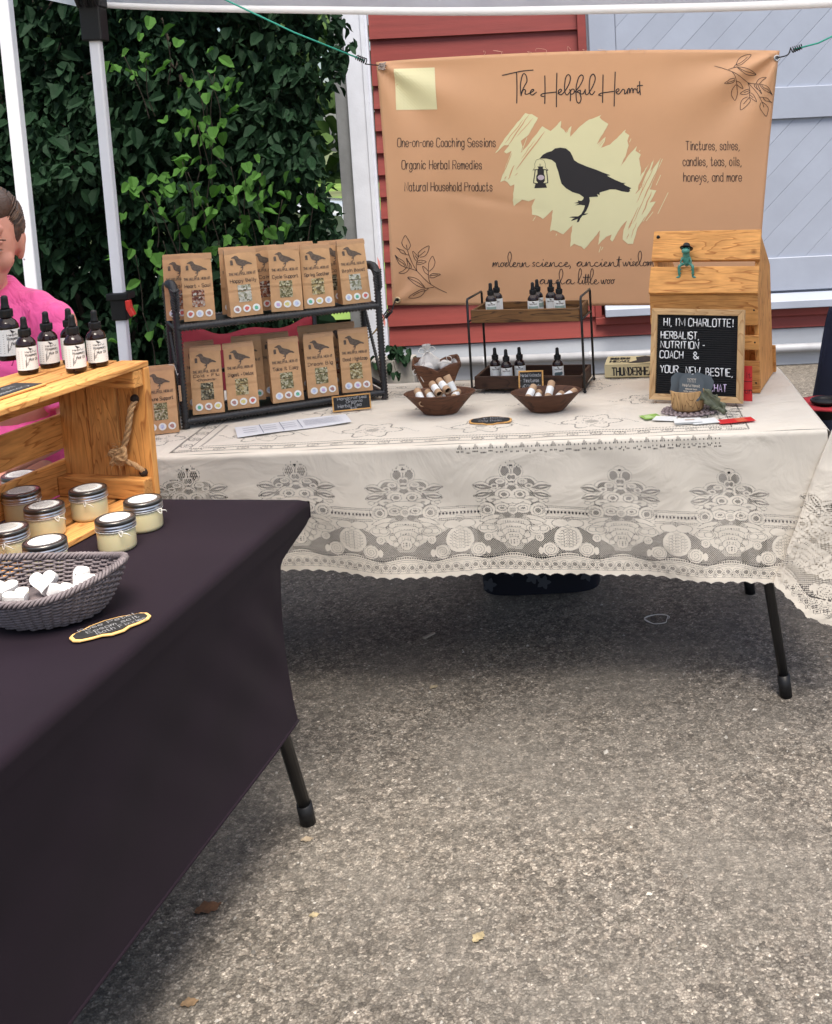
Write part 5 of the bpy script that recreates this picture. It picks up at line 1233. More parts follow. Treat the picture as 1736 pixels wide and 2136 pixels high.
# chair at the right edge with navy cloth and cup holder
p = aty(1745, 835, 4.3)
cc_ = camp_chair('red camp chair with a black cup holder at the right edge behind the table', (p.x + .52, 4.3, 0), .25, wd=.52, top=.80, fab=mat('bright_red_canvas', (.42, .02, .03), .8, var=.2, vscale=8, bump=.3, bscale=400))
ap = aty(1722, 838, 4.05)
t = MB(); t.smooth = True
t.lathe([(.052, 0), (.056, .008), (.050, .012), (.040, .004), (.038, -.06), (0, -.06)], 24, (ap.x, ap.y, ap.z)); 
t.build('cup_holder', BLACKP, cc_, world=True)
t = MB(); t.smooth = True
t.grid(lambda u, v: (ap.x + (.14 - .0 * v) * (u - .42) * 2 * (1 + .1 * math.sin(v * 9)), ap.y - .09 + .2 * v, ap.z - .006 - .02 * math.sin(math.pi * u) * 0 + .004 * math.sin(u * 9 + v * 4)), 14, 10, keep=lambda u, v: not ((u - .42) ** 2 * 4 * .14 ** 2 + (v - .45) ** 2 * .04 < .0019)); o = t.build('arm_panel', bpy.data.materials['bright_red_canvas'], cc_, world=True); sm = o.modifiers.new('s', 'SOLIDIFY'); sm.thickness = .008
nv = thing('navy_cloth', 'dark navy cloth hanging in folds at the right edge beside the white building', 'cloth', (aty(1722, 760, 4.6).x, 4.6, 0))
t = MB(); t.smooth = True
q0 = aty(1733, 642, 4.6); q1 = aty(1692, 812, 4.6)
t.grid(lambda u, v: (q0.x + (q1.x - q0.x - .02) * v ** .8 * (1 - u) + .34 * u + .012 * math.sin(u * 30 + v * 4) * v, 4.6 + .035 * math.sin(u * 22) * (0.3 + v) + .08 * (u - .5) ** 2, q0.z - .01 * u - (q0.z - .22) * v), 40, 26); o = t.build('cloth', NAVY, nv, world=True); sm = o.modifiers.new('s', 'SOLIDIFY'); sm.thickness = .006

# ================================================================== BOTTLES
def bottle_parts(r, H, gm=AMBER):
    """meshes: glass, label wrap, cap, bulb (shared by every copy)"""
    t = MB(); t.smooth = True
    t.lathe([(0, 0), (r * .86, 0), (r * .98, H * .02), (r, H * .04), (r, H * .50), (r * .97, H * .55), (r * .80, H * .60), (r * .55, H * .64), (r * .46, H * .66), (r * .46, H * .69), (0, H * .69)], 28); gl = mesh_only(t, 'glass', gm)
    t = MB(); t.smooth = True; n = 28; arc = 5.3
    t.grid(lambda u, v: ((r + .0004) * math.sin((u - .5) * arc), -(r + .0004) * math.cos((u - .5) * arc), H * (.085 + .40 * v)), n, 1); lb = mesh_only(t, 'label_wrap', PAPER)
    t = MB(); t.smooth = False
    t.lathe([(r * .56, H * .66), (r * .60, H * .665), (r * .62, H * .70), (r * .62, H * .765), (r * .58, H * .785), (0, H * .785)], 24, wob=lambda a, i: 1 + (.02 if int(a * 24 / 6.283 + .5) % 2 else -.02)); cp = mesh_only(t, 'cap', BLACKP)
    t = MB(); t.smooth = True
    t.lathe([(r * .40, H * .78), (r * .38, H * .82), (r * .33, H * .85), (r * .31, H * .93), (r * .30, H * .97), (r * .20, H * .993), (0, H)], 18); bl = mesh_only(t, 'rubber_bulb', BLACKP)
    return gl, lb, cp, bl
def label_print(kind, r, H):
    def f(u, v): a = u / r; return ((r + .0008) * math.sin(a), -(r + .0008) * math.cos(a), v)
    t = MB(); W_ = r * .95
    def txt(s, x0, x1, z, h, w_): 
        for st in strokes(s, x0, x1, z, h): t.ribbon(st, w_, f)
    k = H / .1
    t.fill([(ncrow(p)[0] * .0095 * k, ncrow(p)[1] * .0095 * k + H * .442) for p in CROW], f)
    if kind == 'hair':
        txt('Rosemary', -.008 * k, .0125 * k, H * .325, .0042 * k, .0006 * k); txt('Hair Oil', -.003 * k, .0125 * k, H * .245, .0042 * k, .0006 * k); txt('Helpful', -.008 * k, .010 * k, H * .385, .003 * k, .0005 * k)
        for i in range(9): t.ribbon([(-.020 * k, H * (.13 + .035 * i)), (-.0125 * k, H * (.13 + .035 * i))], .0005 * k, f)
        for i in range(6): t.ribbon([(-.0085 * k, H * (.15 + .02 * i)), (-.0045 * k + .001 * i * k, H * (.19 + .025 * i))], .0006 * k, f)
        t.ribbon([(-.0085 * k, H * .13), (-.006 * k, H * .32)], .0006 * k, f); t.ribbon([(-.002 * k, H * .17), (.0125 * k, H * .17)], .0005 * k, f); t.ribbon([(-.003 * k, H * .135), (.013 * k, H * .135)], .0004 * k, f)
        return [mesh_only(t, 'label_print', INK)]
    txt('Helpful Hermit', -.0105 * k, .0105 * k, H * .385, .0036 * k, .0005 * k)
    out_ = []
    if kind == 'list':
        for i in range(9): t.ribbon([(-.011 * k, H * (.12 + .026 * i)), (.011 * k - .001 * (i % 3) * k, H * (.12 + .026 * i))], .0007 * k, f)
    else:
        for i in range(3): t.ribbon([(-.010 * k, H * (.12 + .035 * i)), (.010 * k, H * (.12 + .035 * i))], .0005 * k, f)
    out_.append(mesh_only(t, 'label_print', STAMP))
    if kind in ('sage', 'ink'):
        t = MB(); z0, z1_ = (.22, .34)
        if kind == 'sage': t.grid(lambda u, v: f((u - .5) * .030 * k, H * (z0 + (z1_ - z0) * v)), 14, 1)
        else: t.fill([(x * .013 * k, H * (.28 + .055 * y)) for x, y in ((-1, -.2), (-.7, .7), (-.1, .9), (.8, 1), (1, .2), (.75, -.7), (0, -1), (-.8, -.8))], lambda u, v: f(u, v), .002)
        out_.append(mesh_only(t, 'label_band', mat('sage_band', (.30, .38, .33), .6) if kind == 'sage' else mat('dark_band', (.06, .09, .10), .6)))
    return out_
BP = {'s': (bottle_parts(.0172, .110), .0172, .110), 'm': (bottle_parts(.0205, .124), .0205, .124), 'l': (bottle_parts(.0250, .150), .0250, .150)}
LPc = {}
def bottle(label, loc, size, kind, rot, group):
    (gl, lb, cp, bl), r, H = BP[size]; b = thing('dropper_bottle', label, 'bottle', loc, rot, group)
    g_ = link_ob('glass', gl, b); l_ = link_ob('label_wrap', lb, b); link_ob('cap', cp, b); link_ob('rubber_bulb', bl, b)
    if (kind, size) not in LPc: LPc[(kind, size)] = label_print(kind, r, H)
    for me in LPc[(kind, size)]: link_ob(me.name.split('.')[0], me, l_)
    return b

# ================================================================== TRAY STAND
ST0 = atz(985.6, 820, .745); ST1 = atz(1220.5, 818.7, .745); st_rot = math.atan2(ST1.y - ST0.y, ST1.x - ST0.x); STW = (ST1 - ST0).length; STD = .175; HT = .292
stand = thing('tray_stand', 'two tier stand with rustic wooden trays in a black wire frame', 'stand', (ST0.x, ST0.y, .744), st_rot)
for x in (0, STW):
    t = MB(); t.smooth = True
    t.tube([(x, 0, 0), (x, 0, HT - .006), (x, .006, HT), (x, STD - .006, HT), (x, STD, HT - .006), (x, STD, 0)], .0038, 8); t.tube([(x, 0, .012), (x, STD, .012)], .0032, 6); t.tube([(x, 0, .222), (x, STD, .222)], .0032, 6)
    t.build('side_frame', BLACKM, stand)
    for y in (0, STD): t = MB(); t.ell((x, y, .004), (.006, .006, .004), 10, 6); t.build('foot', BLACKP, stand)
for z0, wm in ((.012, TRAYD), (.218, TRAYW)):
    h = .040; x0, x1 = .008, STW - .006
    t = MB(); t.box(((x0 + x1) / 2, STD / 2, z0 + .004), (x1 - x0 - .004, STD - .012, .006)); tr = t.build('tray', wm, stand, bevel=.001)
    for c, d in ((((x0 + x1) / 2, .008, z0 + h / 2), (x1 - x0, .009, h)), (((x0 + x1) / 2, STD - .008, z0 + h / 2), (x1 - x0, .009, h)), ((x0 + .0045, STD / 2, z0 + h / 2), (.009, STD - .0255, h - .001)), ((x1 - .0045, STD / 2, z0 + h / 2), (.009, STD - .0255, h - .001))):
        t = MB(); t.box(c, d); t.build('tray_side', wm, tr, bevel=.0015)
def on_stand(px, py, z):
    p = atz(px, py, .744 + z); return (p.x, p.y, .744 + z)
GT = 'amber dropper bottles on the upper tray'; GL_ = 'amber dropper bottles on the lower tray'
def X5(q): return (795.5 + .2783 * q[0], 568.2 + .2783 * q[1])
def in_tray(px, fy, z):      # picture column px at depth fraction fy inside the tray
    c, s = math.cos(st_rot), math.sin(st_rot)
    best = None
    for k in range(101):
        x = STW * k / 100; y = STD * fy; P_ = Vector((ST0.x + c * x - s * y, ST0.y + s * x + c * y, .744 + z)); d = P_ - CAM
        u = PCX + F_PX * d.dot(_R) / d.dot(_F)
        if best is None or abs(u - px) < best[0]: best = (abs(u - px), P_)
    return tuple(best[1])
for px, fy, kd, rz_, lab in ((1027.5, .27, 'sage', .1, 'small dropper bottle at the front left of the upper wooden tray'), (1038.5, .62, 'list', -.2, 'small dropper bottle half hidden behind the front left one on the upper tray'),
                         (1113.5, .25, 'sage', 0, 'small dropper bottle with a sage band near the middle of the upper tray'), (1124.5, .62, 'sage', .4, 'small dropper bottle hidden behind the middle one on the upper tray'),
                         (1151, .55, 'list', -.1, 'small dropper bottle second from the right on the upper tray, standing further back'), (1168.5, .27, 'sage', .05, 'small dropper bottle at the right of the group on the upper tray')):
    bottle(lab, in_tray(px, fy, .225), 's', kd, rz_, GT)
for px, fy, kd, rz_, lab in ((1036.5, .40, 'list', .1, 'small dropper bottle at the left in the lower tray'), (1059.5, .24, 'list', 0, 'small dropper bottle standing forward, second from the left in the lower tray'),
                         (1085.5, .42, 'list', -.1, 'small dropper bottle third from the left in the lower tray'), (1166, .34, 'ink', .1, 'small dropper bottle with a dark brushed band, alone at the right of the lower tray')):
    bottle(lab, in_tray(px, fy, .019), 's', kd, rz_, GL_)

# ================================================================== BOWLS, POUCHES, TUBES
def bowl(lab, c, rx, ry, h, wm, rot=0):
    b = thing('wooden_bowl', lab, 'bowl', c, rot)
    t = MB(); t.smooth = True
    t.lathe([(0, 0), (.46, 0), (.50, .004), (.66, h * .38), (.84, h * .72), (.975, h * .97), (1.0, h), (.97, h * 1.03), (.93, h * .97), (.78, h * .66), (.58, h * .30), (.42, .010), (0, .008)], 48, sx=rx, sy=ry, wob=lambda a, i: 1 + .02 * math.cos(2 * a)); t.build('bowl', wm, b); return b
c1 = atz(917, 866, .745); c2 = atz(1141, 861, .745)
bowl('dark oval wooden bowl heaped with kraft tubes, in front of the tall scalloped bowl', (c1.x, c1.y + .035, .7435), .1015, .070, .060, WALNUT2)
bowl('dark oval wooden bowl of kraft tubes in front of the small chalkboard', (c2.x, c2.y + .035, .7435), .1005, .070, .056, WALNUT)
c3 = atz(911, 826, .745)
b = thing('scalloped_bowl', 'tall square scalloped wooden bowl holding white cloth pouches', 'bowl', (c3.x, c3.y + .045, .7435), .15)
t = MB(); t.smooth = True
def sb_(u, v, inner=0):
    a = u * 2 * math.pi; sq = 1 / max(abs(math.cos(a)), abs(math.sin(a))) ** .75; rad = (.034 + .042 * v ** .9) * sq * (1 - inner * .08); rad = min(rad, (.034 + .046 * v) * 1.28)
    z = .092 * v + v ** 3 * .012 * (abs(math.sin(2 * a)) * 2 - 1 - .8 * math.exp(-((math.sin(4 * a / 2)) / .25) ** 2) * 0)
    return (rad * math.cos(a), rad * math.sin(a), z + .004 * inner)
t.grid(lambda u, v: sb_(u, v), 72, 12); o = t.build('carved_wall', WALNUT2, b); sm = o.modifiers.new('s', 'SOLIDIFY'); sm.thickness = .005
t = MB(); t.lathe([(0, 0), (.036, 0), (.036, .008), (0, .008)], 4); t.build('base', WALNUT2, b)
def pouch(lab, c, r, h, rot):
    p_ = thing('cloth_pouch', lab, 'pouch', c, rot, 'white cloth pouches')
    t = MB(); t.smooth = True
    def pf(u, v):
        a = u * 2 * math.pi; prof = [0.02, .75, .98, 1.0, .93, .78, .50, .24, .17, .30, .36]; k = v * 10; i = min(9, int(k)); q = prof[i] + (prof[i + 1] - prof[i]) * (k - i)
        fold = 1 + (.05 + .16 * max(0, (v - .55))) * math.sin(a * 9) + .06 * math.sin(a * 3 + 2)
        return (r * q * fold * math.cos(a), r * .78 * q * fold * math.sin(a), h * (v ** .9))
    t.grid(pf, 54, 24); t.build('bag', MUSLIN, p_)
    t = MB(); t.smooth = True; z = h * .80
    t.tube([(r * .24 * math.cos(a * .5236), r * .2 * math.sin(a * .5236), z) for a in range(12)], .0016, 5, closed=True)
    for s in (-1, 1):
        t.tube(catmull([(0, -r * .2, z), (s * .016, -r * .3, z + .014), (s * .026, -r * .4, z + .004), (s * .012, -r * .35, z - .004), (0, -r * .22, z)], 6), .0012, 5)
        t.tube(catmull([(0, -r * .22, z), (s * .015, -r * .6, z - .008), (s * .026, -r * .95, z - .030)], 5), .0012, 5)
    t.build('drawstring', STRING, p_); return p_
pb = c3 + Vector((0, .045, .0))
pouch('large white muslin pouch standing upright in the scalloped bowl', (pb.x - .022, pb.y + .005, .80), .036, .078 + .02, (.05, -.08, .2))
pouch('white muslin pouch leaning out over the left side of the scalloped bowl', (pb.x - .018, pb.y - .028, .812), .028, .062, (.55, -.85, .1))
pouch('white muslin pouch lying at the right side of the scalloped bowl', (pb.x + .018, pb.y - .008, .815), .027, .060, (.25, .95, -.2))
t = MB(); t.smooth = True; t.lathe([(0, .001), (.0098, 0), (.0105, .001), (.0105, .066), (.0098, .067), (.0085, .067), (.0082, .058), (0, .058)], 20); ME_TB = mesh_only(t, 'tube_body', KRAFTD)
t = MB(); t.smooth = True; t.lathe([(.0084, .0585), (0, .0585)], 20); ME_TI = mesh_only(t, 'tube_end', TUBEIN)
t = MB(); t.smooth = True; t.lathe([(.0107, .022), (.0107, .050)], 20); t.f = t.f[:-2]; t.mi = t.mi[:-2]; t.sm = t.sm[:-2]; ME_TL = mesh_only(t, 'tube_label', PAPER)
t = MB()
for i in range(3): 
    t.smooth = False; t.ribbon([(-.010, .028 + .006 * i), (.010, .028 + .006 * i)], .0011, lambda u, v: (.0110 * math.sin(u / .0107), -.0110 * math.cos(u / .0107), v))
ME_TP = mesh_only(t, 'tube_print', mat('tube_ink', (.12, .25, .25), .6))
def tube(lab, end, d, grp, roll=0.):
    """kraft tube whose open end sits at `end` and whose body runs along d away from it"""
    d = Vector(d).normalized(); q = (-d).to_track_quat('Z', 'Y'); base = Vector(end) + d * .067
    o = thing('paper_tube', lab, 'tube', base, tuple(q.to_euler()), grp)
    link_ob('tube_body', ME_TB, o); link_ob('tube_end', ME_TI, o); l_ = link_ob('tube_label', ME_TL, o); k = link_ob('tube_print', ME_TP, l_)
    l_.rotation_euler = (0, 0, roll); return o
def at_y(px, py, Y): return tuple(aty(px, py, Y))
g1 = 'kraft paper tubes heaped in the left oval bowl'; yb = c1.y + .035
for px, py, dy, d, lab in ((*X5((312, 985)), -.046, (-.35, .9, .42), 'kraft tube lying apart at the left of the left oval bowl'), (*X5((403, 978)), -.044, (-.42, .9, .32), 'kraft tube in the bottom row, left of the plain tube ends'),
                         (*X5((470, 972)), -.042, (-.2, .95, .1), 'kraft tube at the middle of the bottom row, seen end on'), (*X5((537, 952)), -.040, (.12, .95, .1), 'kraft tube at the right of the bottom row in the left oval bowl'),
                         (*X5((437, 915)), -.040, (-.42, .9, .30), 'kraft tube lying left in the upper row of the heap'), (*X5((500, 890)), -.034, (-.48, .88, .32), 'topmost kraft tube of the heap in the left oval bowl')):
    tube(lab, at_y(px, py, yb + dy), d, g1, 2.6)
tube('kraft tube sloping down the right side of the heap', at_y(*X5((565, 930)), yb - .0), (-.35, .2, .75), g1, 2.6)
g2 = 'kraft paper tubes in the right oval bowl'; yb = c2.y + .035
for px, py, dy, d, lab in ((*X5((1092, 962)), -.040, (.30, .9, .42), 'kraft tube with a printed wrap at the left of the right oval bowl'), (*X5((1162, 978)), -.036, (.1, .95, .22), 'short looking kraft tube low in the front of the right oval bowl'),
                         (*X5((1245, 955)), -.036, (.22, .85, .60), 'kraft tube pointing up in the middle of the right oval bowl'), (*X5((1298, 968)), -.02, (.3, .9, .1), 'plain kraft tube half hidden at right of centre in the right oval bowl'), (*X5((1345, 960)), -.030, (.65, .75, .22), 'kraft tube lying at the right side of the right oval bowl')):
    tube(lab, at_y(px, py, yb + dy), d, g2, 2.2)

# ================================================================== CHALKBOARD SIGNS
def sign_rect(name, lab, c, wd, ht, rot, lines, fr=.006, tilt=R(-12), th=.006, cw=.0013):
    s = thing(name, lab, 'sign', c, (tilt, 0, rot))
    t = MB()
    t.box((0, 0, fr / 2), (wd, th, fr)); t.box((0, 0, ht - fr / 2), (wd, th, fr)); t.box((-wd / 2 + fr / 2, 0, ht / 2), (fr, th * .98, ht - 2 * fr)); t.box((wd / 2 - fr / 2, 0, ht / 2), (fr, th * .98, ht - 2 * fr)); t.build('frame', SIGNW, s, bevel=.0008)
    t = MB(); t.box((0, .0005, ht / 2), (wd - 2 * fr, th * .6, ht - 2 * fr)); bd = t.build('board', CHALKB, s)
    t = MB()
    for tx, x0, x1, z, h in lines:
        for st in strokes(tx, x0 * wd, x1 * wd, z * ht, h * ht, .0006): t.ribbon(st, cw, lambda u, v: (u, -th * .3 - .0006, v))
    t.build('chalk_lettering', CHALK, bd); return s
c = atz(735, 856, .745)
sign_rect('chalk_sign', 'wood framed chalkboard reading Organic Herbal Tea, leaning on the black shelf', (c.x, c.y, .745), .112, .046, sh_rot * .55, [('Handcrafted', -.36, .38, .72, .16), ('Organic', -.14, .28, .50, .16), ('Herbal Tea', -.36, .24, .24, .2), ('$12', -.04, .12, .10, .1)], fr=.004)
c = atz(1109, 818, .745)
sign_rect('chalk_sign', 'small wood framed chalkboard reading Herbal Extracts and Tinctures, behind the right oval bowl', (c.x, c.y - .02, .745), .076, .070, st_rot * .5, [('Herbal Extracts', -.40, .40, .74, .12), ('- Tinctures', -.42, .32, .50, .14), ('- ACV/honey etc', -.42, .38, .28, .12)], fr=.0045)
def sign_plaque(lab, c, wd, ht, rot, lines, tilt=0, border=SIGNW, spots=()):
    s = thing('chalk_plaque', lab, 'sign', c, (tilt, 0, rot))
    out_ = [(-.50, -.12), (-.5, .12), (-.44, .26), (-.30, .34), (-.2, .44), (0, .5), (.2, .44), (.30, .34), (.44, .26), (.5, .12), (.5, -.12), (.44, -.26), (.30, -.34), (.18, -.36), (.08, -.5), (-.08, -.5), (-.18, -.36), (-.30, -.34), (-.44, -.26)]
    t = MB(); t.prism([(x * wd, y * ht) for x, y in out_][::-1], 'z', 0, .003); t.build('wood_back', border, s, bevel=.0006)
    t = MB(); t.prism([(x * (wd - .011), y * (ht - .011)) for x, y in out_][::-1], 'z', .0022, .0042); bd = t.build('board', CHALKB, s)
    t = MB()
    for tx, x0, x1, z, h in lines:
        for st in strokes(tx, x0 * wd, x1 * wd, z * ht, h * ht, .0003): t.ribbon(st, .0009, lambda u, v: (u, v, .0048))
    t.build('chalk_lettering', CHALK, bd); return s
c = atz(1023, 881, .745)
sign_plaque('shaped chalkboard plaque lying on the lace cloth between the two oval bowls', (c.x, c.y + .01, .7455), .118, .062, -.04, [('Lip Balm', -.3, .3, .12, .22), ('Dog Balm', -.26, .26, -.2, .2)], tilt=.12)
c = atz(232, 1313, .745)
sign_plaque('shaped chalkboard plaque with a pale wood edge, lying on the black tablecloth beside the basket', (c.x, c.y, .7475), .128, .066, R(42), [('Rose Petal', -.36, .34, .18, .16), ('Epsom salt', -.3, .36, -.06, .16), ('Bath Fizzies', -.22, .4, -.30, .16)], border=mat('pale_sign_wood', (.75, .45, .16), .5))

# paper sheet by the shelf
c = atz(612, 887, .745); ps = thing('price_sheet', 'printed paper sheet lying in front of the black shelf', 'paper', (c.x, c.y, .7445), sh_rot * .75)
t = MB(); t.smooth = True; PWx, PWy = .31, .125
t.grid(lambda u, v: ((u - .5) * PWx, (v - .5) * PWy * (1 - .15 * u), .0012 + .0012 * math.sin(u * 7 + v * 3)), 16, 6); t.build('sheet', mat('printer_paper', (.70, .71, .74), .5, var=.02), ps)
t = MB(); tf = lambda u, v: (u, v, .0034)
for x in (-.085, -.03, .02): t.ribbon([(x, -.050), (x - .004, .050)], .0018, tf)
for r_ in range(3):
    for k in range(3): t.ribbon([(-.135 + k * .053, -.022 + r_ * .023), (-.100 + k * .053, -.022 + r_ * .023)], .0028, tf)
for k in range(14): t.ribbon([(.03, -.028 + .0045 * k), (.135 - .01 * (k % 3), -.030 + .0045 * k)], .0010, tf)
t.build('printed_table', mat('blue_grey_ink', (.14, .15, .22), .7), ps)

# ================================================================== BOOK
c = atz(1262, 788, .745); bk = thing('book', 'thick cream and black paperback book lying behind the letter board', 'book', (c.x, c.y, .7445), -.12)
BL, BWx, BT = .205, .135, .042
t = MB(); t.box((BL / 2, BWx / 2, BT / 2), (BL - .004, BWx - .004, BT - .006)); t.build('page_block', PAPER, bk)
CRM = mat('book_cream', (.66, .58, .34), .45); 
t = MB(); t.box((BL / 2, .0015, BT / 2), (BL, .003, BT)); t.box((BL / 2, BWx / 2, BT - .0015), (BL, BWx, .003)); t.box((BL / 2, BWx / 2, .0015), (BL, BWx, .003)); cv = t.build('cover', CRM, bk, bevel=.0012)
t = MB(); fr_ = lambda u, v: (u, -.0008, v); tp = lambda u, v: (u, v, BT + .0009)
for st in strokes('THUNDERHEAD', .025, .165, .008, .024): t.ribbon(st, .0042, fr_)
t.build('spine_lettering', INK, cv)
t = MB()
for st in strokes('THUNDER', .012, .075, .078, .030): t.ribbon(st, .006, tp)
for st in strokes('HEAD', .016, .075, .034, .030): t.ribbon(st, .006, tp)
t.fill([(.07, .02), (.10, .06), (.095, .11), (.125, .128), (.17, .10), (.2, .08), (.2, .03), (.15, .04), (.12, .02)], tp)
t.fill([(.10, .0022), (.2, .0022), (.2, .03), (.16, .012)], tp); t.build('cover_print', INK, cv)

# ================================================================== SLANTED CRATE
XO = atz(1585.5, 818.7, .745); xr_ = R(-18.6); XW, XD = .318, .272
xc = thing('slant_front_crate', 'upright pine crate with a sloping slatted top, behind the letter board', 'crate', (XO.x, XO.y, .7435), xr_)
SHZ, RDY, RDZ, BSZ = .295, .098, .462, .345
def wobble(t, am=.0012, f=9):
    t.v = [(x + am * noise.noise(Vector((x * f, y * f, z * f))), y + am * noise.noise(Vector((x * f + 9, y * f, z * f))), z + am * noise.noise(Vector((x * f, y * f + 9, z * f)))) for x, y, z in t.v]; return t
for x0, x1 in ((-.013, 0), (-XW, -XW + .013)):
    t = MB(); t.prism([(.012, 0), (.012, SHZ - .004), (RDY + .008, RDZ - .006), (XD, BSZ), (XD, 0)], 'x', x0, x1); t.build('side_panel', PINE_Z, xc, bevel=.0015)
def fslat(y0, z0, y1, z1, th=.013, nm='plank', xa=-XW - .002, xb=.002):
    """plank on the front, running from (y0,z0) to (y1,z1)"""
    d = Vector((y1 - y0, z1 - z0)).normalized(); n_ = Vector((-d.y, d.x)) * -1
    if n_.x > 0: n_ = -n_
    t = MB(); P = [(y0, z0), (y1, z1), (y1 + n_.x * th * 0 - n_.x * th, z1 - n_.y * th), (y0 - n_.x * th, z0 - n_.y * th)]
    t.prism(P, 'x', xa, xb); wobble(t, .0008); return t.build(nm, PINE_X, xc, bevel=.0022, segs=2)
fslat(-.001, .0, -.001, .094); fslat(-.001, .127, -.001, .170); fslat(-.001, .200, -.001, .292)
sl_ = Vector((RDY, RDZ - SHZ)); L_ = sl_.length; dn = sl_ / L_; nn = Vector((-dn.y, dn.x)) * 1
def onslope(k, off=.014): return (dn.x * k * L_ - .001 + nn.x * off, SHZ + dn.y * k * L_ + nn.y * off)
for k0, k1 in ((-.02, .42), (.52, 1.03)):
    a = onslope(k0, .010); b = onslope(k1, .010)
    t = MB(); c_ = onslope(k1, -.004); d_ = onslope(k0, -.004); t.prism([a, b, c_, d_], 'x', -XW - .003, .004); wobble(t, .0009); t.build('plank', PINE_X, xc, bevel=.0025, segs=2)
t = MB(); t.box((-XW / 2, XD - .006, .17), (XW - .028, .012, .34)); t.build('back_panel', PINE_Z, xc)
for z0 in (.0, .11, .22):
    t = MB(); t.box((-XW / 2, XD + .0075, z0 + .045), (XW + (.018 if z0 == 0 else -.006), .013, .085)); t.build('back_plank', PINE_X, xc, bevel=.002)
t = MB(); t.box((-XW / 2, XD / 2, .007), (XW - .03, XD - .03, .012)); t.build('floor', PINE_X, xc)
t = MB(); t.smooth = True; q = onslope(.92, .011); t.ell((-XW + .012, q[0], q[1]), (.006, .003, .006), 12, 6); t.build('nail_head', BLACKP, xc)
for q_ in ((.03, .02), (.15, .02), (.245, .02)):
    for x in (-XW + .012, -.010):
        t = MB(); t.ell((x, -.0145 if False else -.0015, q_[0]), (.0028, .0016, .0028), 8, 5); t.build('nail_head', BLACKP, xc)
# dark jars inside are not seen; frog figurine sits in the gap
fq = onslope(.44, .012); fx = -XW + .108
fw = Matrix.Translation(Vector((XO.x, XO.y, .7435))) @ Matrix.Rotation(xr_, 4, 'Z')
fp_ = fw @ Vector((fx, fq[0] - .002, fq[1]))
frog = thing('frog_figurine', 'small glossy green frog in a black hat sitting in the gap of the slanted crate', 'figurine', fp_, xr_)
t = MB(); t.ell((0, .0, .018), (.0125, .011, .022), 16, 12); t.ell((0, -.008, .043), (.013, .014, .010), 16, 10); t.ell((0, -.004, .032), (.011, .010, .012))
for s in (-1, 1):
    t.ell((s * .009, -.008, .050), (.004, .004, .004)); 
    P = [(s * .010, -.004, .004), (s * .020, -.014, -.002), (s * .021, -.016, -.022), (s * .019, -.014, -.030)]
    t.tube(catmull(P, 4), [.0052, .005, .0048, .0045, .0046, .0045, .004, .0038, .0036, .0034, .0032, .003, .003][:len(catmull(P, 4))], 8)
    for q_ in ((s * .019, -.012, -.012), (s * .020, -.013, -.022), (s * .020, -.013, -.003)): t.ell(q_, (.0052, .0052, .0036))
    for j in (-1, 0, 1): t.tube([(s * .019, -.014, -.030), (s * .019 + s * .006 + j * .005, -.017, -.037 + abs(j) * .002)], [.0028, .0018], 6)
    t.tube([(s * .011, -.006, .024), (s * .016, -.010, .010), (s * .012, -.012, .002)], [.0032, .0028, .0024], 7)
o = t.build('body', GREENFROG, frog); rm = o.modifiers.new('r', 'REMESH'); rm.mode = 'VOXEL'; rm.voxel_size = .0011; rm.use_smooth_shade = True
t = MB(); t.smooth = True; t.lathe([(.0, .0), (.019, .001), (.020, .0025), (.012, .004), (.0105, .012), (.008, .015), (0, .016)], 24, (0, .002, .049)); t.v = [(x, y + (z - .049) * .55, z - (y) * .55) for x, y, z in t.v]; t.build('hat', BLACKP, frog)
t = MB()
for s in (-1, 1): t.ell((s * .0095, -.0115, .0508), (.0022, .0018, .0022), 8, 6)
t.build('eyes', BLACKP, frog)

# ================================================================== LETTER BOARD
L0 = atz(1355.7, 832.7, .75); L1 = atz(1549.6, 842, .75); lrot = math.atan2(L1.y - L0.y, L1.x - L0.x); LW = (L1 - L0).length; LH = .262; LT = R(-13)
lb_ = thing('letter_board', 'black felt letter board in a light oak frame reading HI, I\'M CHARLOTTE!', 'letter board', (L0.x, L0.y, .750), (LT, 0, lrot))
FW = .0175
for c, d, ax_ in (((LW / 2, 0, FW / 2), (LW, .018, FW), 0), ((LW / 2, 0, LH - FW / 2), (LW, .018, FW), 0)):
    t = MB(); x0, x1 = 0, LW; z0, z1_ = c[2] - FW / 2, c[2] + FW / 2
    P = [(0, z0), (LW, z0), (LW - FW, z1_), (FW, z1_)] if z0 < .1 else [(FW, z0), (LW - FW, z0), (LW, z1_), (0, z1_)]
    t.prism(P, 'y', -.009, .009); t.build('frame_rail', FRAMEW, lb_, bevel=.001)
FRZ = wood('frame_wood_v', (.70, .46, .23), (.5, .28, .12), 'z', knots=False)
for P in ([(0, 0), (FW, FW), (FW, LH - FW), (0, LH)], [(LW, 0), (LW, LH), (LW - FW, LH - FW), (LW - FW, FW)]):
    t = MB(); t.prism(P, 'y', -.0085, .0092); t.build('frame_stile', FRZ, lb_, bevel=.001)
t = MB(); t.box((LW / 2, .004, LH / 2), (LW - 2 * FW + .004, .006, LH - 2 * FW + .004))
FELT = mat('black_felt', (.010, .010, .011), .95, var=.3, vscale=200)
fl = t.build('felt_panel', FELT, lb_)
nr = 36
for i in range(nr):
    z = FW + (LH - 2 * FW) * (i + .5) / nr; t = MB(); t.box((LW / 2, -.0005, z), (LW - 2 * FW, .003, (LH - 2 * FW) / nr * .55)); t.build('felt_ridge', FELT, fl, bevel=.0008)
TLx, TRx = lambda Y: 555 + (520 - 555) * (Y - 598) / 612, lambda Y: 1167 + (1140 - 1167) * (Y - 600) / 640
